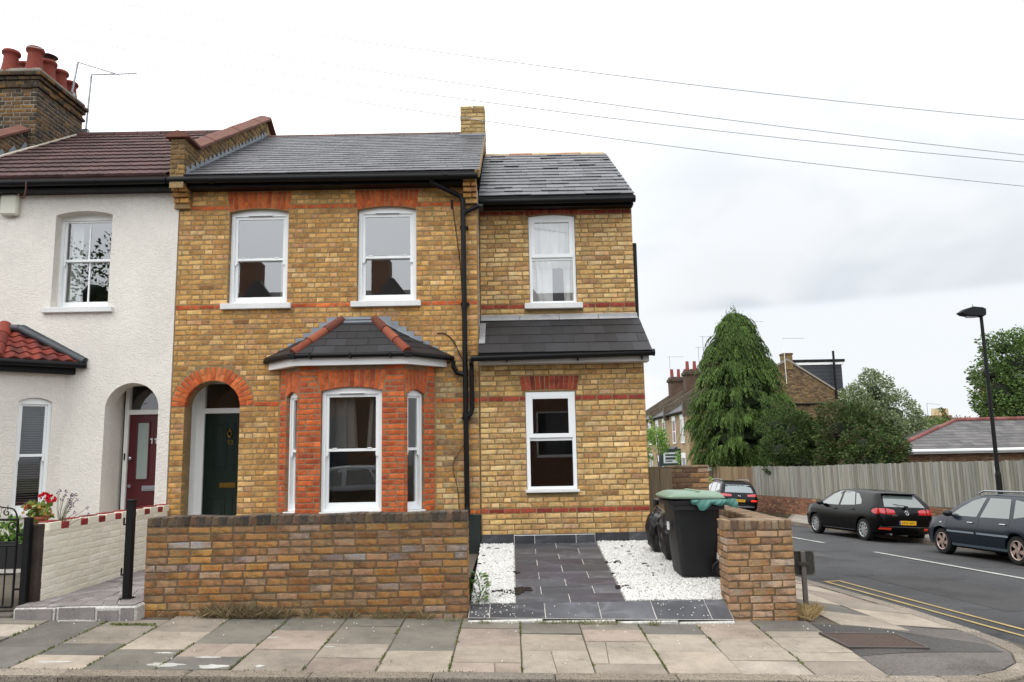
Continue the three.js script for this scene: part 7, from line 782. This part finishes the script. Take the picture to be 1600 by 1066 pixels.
// ---- buildings beyond
const bpane = mat('#2a2f33', { r: .06, phys: { clearcoat: 1 } }), farBrick = (c) => mat(c, { r: .95, map: T.brick, k: 1.25 });
function wallBox(name, x0, x1, y0, y1, z0, z1, m, p) { return mesh(name, B(x0, x1, y0, y1, z0, z1, 0), m, p); }
{ // terrace on the far side: facades face -x
  const fX = 10.3, lab = ['nearest visible house of the distant brick terrace, half hidden by the conifer', 'second house of the distant brick terrace with a dark red door-tall window', 'third house of the distant terrace just right of the extension corner', 'farthest house of the distant terrace, mostly behind the extension corner']; let i = 0;
  for (const [z0, z1] of [[-34.2, -39.9], [-39.9, -45.3], [-45.3, -50.8], [-50.8, -56.4]]) {
    const h = thing('terrace_house', lab[i], 'house', [0, -.9, 0], 0, 'distant brick terrace houses'), ey = 4.75, rm = mat('#4c4d52', { r: .6, map: T.slate }), wm = farBrick('#a08a68'), zc = (z0 + z1) / 2, dz = .1;
    wallBox('wall', fX, fX + 4.8, -.5, ey, z1 + .01, z0 - .01, wm, h);
    const rf = mesh('roof', slab(poly([[-.25, 0], [3.6, 2.35], [5.0, 1.4], [5.0, 0]]), z0 - z1 - .05, 0).translate(fX, ey, z1 + .02), rm, h); mesh('gutter', cyl([fX - .22, ey - .02, z1], [fX - .22, ey - .02, z0], .07), M.black, h);
    mesh('parapet', merge([slab(poly([[-.3, -.35], [-.3, .55], [0, .62], [3.6, 2.85], [3.6, 2.2], [-.1, -.35]]), .26, 0).translate(fX, ey, z0 - .18)]), mat('#6b5f50', { r: .95, map: T.brick }), h);
    mesh('flashing', slab(poly([[-.1, .1], [3.6, 2.35], [3.6, 2.47], [-.1, .22]]), .02, 0).translate(fX, ey + .02, z0 - .22), mat('#b9bec2', { r: .6 }), h);
    const ch = mesh('chimney', B(fX + 2.4, fX + 4.5, ey + 1.0, ey + 3.5, z0 - .55, z0 + .45, .02), farBrick('#554235'), h); mesh('chimney_cap', B(fX + 2.3, fX + 4.6, ey + 3.1, ey + 3.35, z0 - .65, z0 + .55, .03), farBrick('#483a30'), ch); for (let k = 0; k < 4; k++) mesh('chimney_pot', cyl([fX + 2.65 + k * .53, ey + 3.5, z0 - .05], [fX + 2.65 + k * .53, ey + 4.15, z0 - .05], .14, .11, 10), mat('#8a4034', { r: .85 }), ch);
    const win = (zz, y0, y1, w, c) => { const q = mesh('window', merge([B(fX - .05, fX - .012, y0 - .08, y0, zz - w / 2 - .14, zz + w / 2 + .14, .004), B(fX - .05, fX - .012, y1, y1 + .3, zz - w / 2 - .14, zz + w / 2 + .14, .004), B(fX - .04, fX - .012, y0, y1, zz - w / 2 - .1, zz - w / 2, 0), B(fX - .04, fX - .012, y0, y1, zz + w / 2, zz + w / 2 + .1, 0), B(fX - .03, fX - .012, (y0 + y1) / 2 - .03, (y0 + y1) / 2 + .03, zz - w / 2, zz + w / 2, 0)]), M.white, h); mesh('pane', flatPane(-w / 2, w / 2, y0, y1, 0).rotateY(-Math.PI / 2).translate(fX - .015, 0, zz), c ?? bpane, q); };
    win(z0 - 1.6, 2.95, 4.3, .75, i === 1 ? mat('#5d2f26', { r: .3 }) : null); win(z0 - 4.0, 2.95, 4.3, .75, i === 0 ? mat('#5d2f26', { r: .3 }) : null); win(z0 - 1.6, .5, 2.0, .9); mesh('door_frame', B(fX - .06, fX - .01, -.4, 2.1, z0 - 4.4, z0 - 3.4, .004), M.white, h); mesh('door', B(fX - .08, fX - .061, -.4, 1.7, z0 - 4.25, z0 - 3.55, .004), mat('#3a4a55', { r: .4 }), h); if (i === 0) mesh('porch_roof', slab(poly([[-.9, 0], [0, .55], [0, 0]]), 1.8, 0).translate(fX, 2.15, z0 - 5.2), rm, h);
    const ae = thing('television_aerial', ['television aerial on the chimney behind the conifer', 'tall television aerial on the second distant chimney', 'television aerial above the third distant chimney', 'television aerial on the farthest chimney'][i], 'aerial', [fX + 3.4 - (i % 2), ey + 2.3, z0 + .5]); mesh('mast', cyl([0, 0, 0], [0, 1.9, 0], .02, .02, 6), M.steel, ae); mesh('boom', cyl([-.2, 1.9, 0], [1.1, 1.86, .2], .014, .014, 5), M.steel, ae); i++;
  } }
{ // estate agent's board
  const s = thing('sale_board', 'dark estate agent board on a post in front of the distant terrace', 'sign', [9.0, -.9, -33]); mesh('post', B(-.05, .05, 0, 2.5, -.05, .05, .004), M.white, s); mesh('board', B(-.7, .5, 1.35, 2.55, .052, .08, .006), mat('#2a3b36', { r: .5 }), s); mesh('panel', merge([B(-.5, .3, 1.75, 2.35, .081, .09, .004), B(-.6, .4, 1.42, 1.6, .081, .09, .004)]), mat('#cdd5d2', { r: .5 }), s); mesh('print', merge([B(-.4, .2, 2.15, 2.25, .091, .094, 0), B(-.4, .2, 1.95, 2.08, .091, .094, 0), B(-.4, 0, 1.83, 1.9, .091, .094, 0)]), mat('#33453f', { r: .5 }), s); }
{ // gable-ended house with a slate-hung dormer
  const h = thing('gable_house', 'brown brick gable house with a dark boxy roof dormer behind the trees', 'house', [20.9, -1.2, -46.9]), by = 6.0, wm = farBrick('#6f5c42');
  mesh('wall', slab(poly([[-4.4, -1], [4.2, -1], [4.2, by + .35], [-.05, by + 3.25], [-4.4, by + .9]]), 9, -9), wm, h);
  { const L = []; for (let k = 0; k < 46; k++) { const v = 4.3 + k * .11, a = v > by + .35 ? 4.2 - (v - by - .35) / 2.9 * 4.25 : 4.2, b = v > by + .9 ? -4.4 + (v - by - .9) / 2.35 * 4.35 : -4.4; if (v > by + 3.1) break; L.push(...layBricks({ M: frameM([0, 0, .03], [1, 0, 0], [0, 1, 0]), u0: b + .06, u1: a - .06, k0: 0, k1: 0, v0: v, ch: .11, seed: 800 + k, deepAt: false, pal: [['#6f5c42', 4], ['#7a6547', 4], ['#63523c', 3], ['#86704c', 1.5], ['#5a4836', 1.5], ['#80603a', .8]] }).map((q) => ({ ...q, h: .1 }))); } placeBricks(h, L, 0); }
  mesh('verge', merge([slab(poly([[-4.6, by + .85], [-.05, by + 3.3], [4.4, by + .28], [4.4, by + .42], [-.05, by + 3.46], [-4.6, by + 1.0]]), .12, .0)]), mat('#8a8378', { r: .9 }), h); mesh('roof', slab(poly([[-4.7, by + .8], [-.05, by + 3.3], [4.4, by + .3], [4.4, by + .2], [-4.7, by + .7]]), 9, -9.05), mat('#6d4a40', { r: .8, map: T.tile }), h);
  const ch = mesh('chimney', B(-.32, .36, by + 2.6, by + 3.85, -.7, .1, .02), farBrick('#78633f'), h); mesh('chimney_cap', B(-.36, .4, by + 3.7, by + 3.86, -.74, .14, .02), farBrick('#635038'), ch);
  const dk = mat('#2f3135', { r: .6, map: T.slate, k: 1.2 }), dm = sub('dormer', h), wl = []; mesh('cheek', slab(poly([[.4, by + 2.2], [4.15, by + .3], [4.15, by - .2], [4.15, by + 2.95], [.4, by + 2.95]]), 6.5, -6.8), dk, dm); for (let i = 0; i < 26; i++) mesh('slate_course', B(Math.max(.4, 4.05 - (i * .105 + .1) * 1.45 + .0), 4.17, by + .45 + i * .0975, by + .54 + i * .0975, -.32, -.285, .004), i % 3 ? dk : mat('#3a3d42', { r: .55, map: T.slate, k: 1.2 }), dm); mesh('fascia', B(.35, 4.3, by + 2.95, by + 3.15, -6.8, -.2, .01), M.white, dm); mesh('flat_roof', B(.3, 4.4, by + 3.151, by + 3.36, -6.8, -.16, .01), M.black, dm); mesh('soil_pipe', cyl([3.45, by - .1, .09], [3.45, by + 3.95, .09], .085, .085, 10), M.black, dm); mesh('gutter', cyl([-1.2, by, .12], [3.9, by - .02, .12], .07), M.black, h);
  const ae = thing('television_aerial', 'white television aerial on the gable house chimney', 'aerial', [20.6, 6.3, -46.75]); mesh('mast', cyl([0, 0, .2], [-.05, 3.5, .2], .02, .02, 6), M.upvc, ae); mesh('boom', cyl([-.1, 3.45, .2], [1.5, 3.4, .3], .016, .016, 5), M.steel, ae); }
{ // outbuilding with a hipped slate roof and red hips
  const h = thing('outbuilding', 'low brick outbuilding with grey slate roof and red ridge tiles behind the fence', 'outbuilding', [0, -.9, -20.9]), x0 = 15.45, x1 = 31, ey = 2.25; wallBox('wall', x0 + .35, x1, -.5, ey, -7, -.35, farBrick('#7d5c43'), h); const wm = layBricks({ M: frameM([0, 0, -.34], [1, 0, 0], [0, 1, 0]), u0: x0 + .36, u1: 24, k0: 0, k1: 8, v0: 1.62, seed: 850, deepAt: false, pal: PAL.rear }); placeBricks(h, wm, 40);
  const sl = Math.hypot(1.25, 3.3), rM = frameM([x0, ey + .05, .0], [1, 0, 0], [0, 1.25, -3.3]), P = [[0, 0], [x1 - x0, 0], [x1 - x0, sl], [4.7, sl]], ms = ['#5d5a59', '#504e4e', '#676462', '#565351'].map((c) => mat(c, { r: .6, map: T.slate, k: 1.1 })), rf = mesh('roof', merge([slab(poly(P), .03, -.032).applyMatrix4(rM), slab(poly([[0, 0], [6.6, 0], [3.3, Math.hypot(4.7, 1.25)]]), .03, -.032).applyMatrix4(frameM([x0, ey + .05, -6.6], [0, 0, 1], [4.7, 1.25, 0]))]), ms[1], h); slateRoof(rf, rM, P, { gauge: .34, width: .5, th: .008, mats: ms, seed: 851, limit: 200, xJ: .03 });
  const red = ['#7f4844', '#734039', '#8a544e'].map((c) => mat(c, { r: .8, map: T.tile, k: 1.1 })), a = V3(x0, ey + .08, 0), b = V3(x0 + 4.7, ey + 1.33, -3.3); for (let i = 0; i < 7; i++) mesh('hip_tile', cyl(a.clone().lerp(b, i / 7).toArray(), a.clone().lerp(b, (i + 1.03) / 7).toArray(), .09, .085, 10), red[i % 3], rf); for (let i = 0; i < 22; i++) mesh('ridge_tile', cyl([b.x + i * .46, b.y + .02, b.z], [b.x + i * .46 + .47, b.y + .02, b.z], .1, .095, 10), red[(i * 2) % 3], rf);
  mesh('valley', slab(poly([[7.0, .05], [7.15, .05], [9.6, 3.3], [9.45, 3.3]]), .03, .012).applyMatrix4(rM), ms[3], rf); mesh('gutter', merge([cyl([x0 - .08, ey, .06], [x1, ey, .06], .07, .07, 12), B(x0, x1, ey - .12, ey + .02, -.04, -.01, 0)]), M.white, h); mesh('downpipe', pipe([[x0 + .55, ey - .02, .06], [x0 + .58, ey - .15, .04], [x0 + .8, ey - .32, -.25], [x0 + .84, ey - .5, -.28], [x0 + .84, .6, -.28]], .045), M.white, h); }
{ // chimney and roof of a house farther off, and the eaves at the right edge
  const h = thing('far_house', 'distant house whose chimney with cream and red pots shows over the outbuilding', 'house', [28.2, -1.5, -40]); wallBox('wall', -5, 4, 0, 4.3, -6, 0, farBrick('#7d6450'), h); mesh('roof', slab(poly([[-5.3, 4.2], [-.0, 4.95], [4.3, 4.2]]), 6.3, -6.2), mat('#55504e', { r: .7, map: T.slate }), h); const c = mesh('chimney', B(-.62, .62, 3.9, 5.0, -.5, .3, .02), farBrick('#7a604c'), h); mesh('chimney_cap', B(-.68, .68, 4.7, 4.85, -.56, .36, .02), farBrick('#6b5343'), c); for (let k = 0; k < 5; k++) mesh('chimney_pot', cyl([-.46 + k * .23, 5.0, 0], [-.46 + k * .23, 5.45, 0], .105, .09, 10), mat(['#d8c49a', '#cdb88c', '#d4bf95', '#a4533c', '#c9b58a'][k], { r: .8 }), c); const ae = thing('television_aerial', 'thin television aerial beside the cream chimney pots', 'aerial', [27.35, 2.9, -39.9]); mesh('mast', cyl([0, 0, 0], [0, 1.4, 0], .015, .015, 5), M.steel, ae); mesh('boom', cyl([0, 1.4, 0], [.8, 1.3, .1], .012, .012, 5), M.steel, ae);
  const e = thing('corner_house', 'dark roof corner and white eaves at the right edge of the view', 'house', [0, 0, -29]); mesh('roof', slab(poly([[26.0, 5.35], [27.4, 6.1], [32, 6.1], [32, 5.2], [26.05, 5.2]]), 4, -4), mat('#3c3a3a', { r: .7, map: T.slate }), e); mesh('fascia', B(26.25, 32, 4.95, 5.19, -3.9, -.05, .01), M.white, e); mesh('wall', B(26.6, 32, -1.5, 4.94, -3.8, -.4, 0), farBrick('#8a5a48'), e); }
// ---- houses across the street, which the windows mirror
{ const lab = ['red brick house across the street mirrored in the white house window', 'brick house across the street mirrored in the bay window', 'brick house across the street mirrored in the extension window', 'corner brick house across the street behind the camera']; const proto = thing('opposite_house', lab[0], 'house', [-10.5, .6, 17.5], 0, 'houses across the street'); const w = farBrick('#7a5a48'), sl = mat('#4a4a50', { r: .6, map: T.slate }); mesh('wall', slab(poly([[-2.6, -.5], [2.6, -.5], [2.6, 5.6], [-2.6, 5.6]], [[[-2, 3.6], [-2, 5], [-1.1, 5], [-1.1, 3.6]], [[.4, 3.6], [.4, 5], [1.3, 5], [1.3, 3.6]], [[.2, .8], [.2, 2.5], [1.7, 2.5], [1.7, .8]], [[-1.9, 0], [-1.9, 2.4], [-1, 2.4], [-1, 0]]]), .3, 0), w, proto); for (const [a, b, c, d] of [[-2, -1.1, 3.6, 5], [.4, 1.3, 3.6, 5], [.2, 1.7, .8, 2.5]]) { const q = mesh('window', merge([B(a, a + .07, c, d, .04, .12, 0), B(b - .07, b, c, d, .04, .12, 0), B(a + .07, b - .07, c, c + .1, .04, .12, 0), B(a + .07, b - .07, d - .07, d, .04, .12, 0), B(a + .07, b - .07, (c + d) / 2 - .03, (c + d) / 2 + .03, .04, .12, 0)]), M.white, proto); mesh('pane', flatPane(a, b, c, d, .14), bpane, q); } mesh('door', B(-1.9, -1, 0, 2.4, .1, .15, 0), mat('#2d3b55', { r: .4 }), proto); const pr = [[-.3, 5.6], [3.6, 8.0], [7.4, 5.6]]; mesh('roof', slab(poly(pr.map(([x, y]) => [x, y])), 5.2, -2.6).rotateY(-Math.PI / 2), sl, proto); mesh('front_gable', slab(poly([[-1.9, 5.9], [1.9, 5.9], [.1, 8.3], [-.1, 8.3]]), .3, 2.6), sl, proto); mesh('chimney', B(-.95, -.25, 7.4, 9.4, 3.2, 4.4, .02), w, proto); const ch = mesh('chimney', B(2.2, 2.9, 7.4, 9.2, 3, 4.4, .02), w, proto); for (let k = 0; k < 3; k++) mesh('chimney_pot', cyl([2.55, 9.2, 3.3 + k * .4], [2.55, 9.7, 3.3 + k * .4], .12, .1, 10), mat('#8a4034', { r: .85 }), ch); for (let i = 1; i < 4; i++) { const c = proto.clone(); c.name = numbered('opposite_house'); c.position.x = -10.5 + 5.6 * i; c.userData = { ...proto.userData, label: lab[i] }; scene.add(c); }
  tree('leafy street tree across the road mirrored in the white house window', 'tree', [-12.5, 0, 13.5], [5, .14], [[-13.7,6.7,13.6,1.2,1.7,1.2],[-14.7,5.2,13.4,1.4,1.5,1.2],[-12.9,5.0,13.5,1.1,1.3,1.1],[-13.6,3.6,13.5,1.4,1.2,1.2],[-13.2,8.2,13.6,.5,.8,.5]], 4000, .16, dkG, 901);
  tag(mesh('far_pavement', B(-40, 40, -.6, -.13, 11.4, 17.5, .01), mat('#8c857b', { r: .95, map: T.stone, k: 1.2 }), scene), 'pavement on the near side of the street under the camera', null, null, 'structure'); }
// ---- overhead cables
for (const [a, b, c, l] of [[[-6.74, 7.58, 1.5], [.085, 6.314, 1.5], [6.72, 5.306, 1.5], 'overhead cable, second from the top of the four'], [[-6.721, 7.339, 1.5], [.081, 6.109, 1.5], [6.709, 5.21, 1.5], 'overhead cable, third from the top of the four'], [[-6.706, 7.147, 1.5], [.076, 5.844, 1.5], [6.672, 4.883, 1.5], 'lowest overhead cable, passing just above the small chimney'], [[-5.464, 7.711, 1.5], [.093, 6.718, 1.5], [6.774, 5.787, 1.5], 'topmost overhead cable crossing the sky']]) { const f = (t) => { const x = a[0] + (c[0] - a[0]) * t, L = (q) => { const [p, s, r] = [a, b, c]; return p[1] * (q - s[0]) * (q - r[0]) / ((p[0] - s[0]) * (p[0] - r[0])) + s[1] * (q - p[0]) * (q - r[0]) / ((s[0] - p[0]) * (s[0] - r[0])) + r[1] * (q - p[0]) * (q - s[0]) / ((r[0] - p[0]) * (r[0] - s[0])); }; return [x, L(x), 1.5]; }; tag(mesh('overhead_cable', triUV(curveTube([-.35, -.1, .15, .4, .65, .9, 1.15, 1.4].map(f), .0052, 60, 5)), mat('#aaadaf', { r: .8 }), scene), l, 'cable', 'overhead cables'); }
// ---- house numbers and lettering in relief
{ const { FontLoader } = await import('three/addons/loaders/FontLoader.js'), { TextGeometry } = await import('three/addons/geometries/TextGeometry.js'); const font = await new FontLoader().loadAsync('fonts/droid/droid_sans_bold.typeface.json');
  for (const [s, x, y, z, sz, m, p, rear] of numerals) { const g = new TextGeometry(s, { font, size: sz, depth: .006, curveSegments: 4, bevelEnabled: false }); if (rear) { g.rotateY(-Math.PI / 2).translate(x - .004, y, z); } else g.translate(x, y, z); mesh('lettering', triUV(g), m, p); } }
renderer.render(scene, camera);
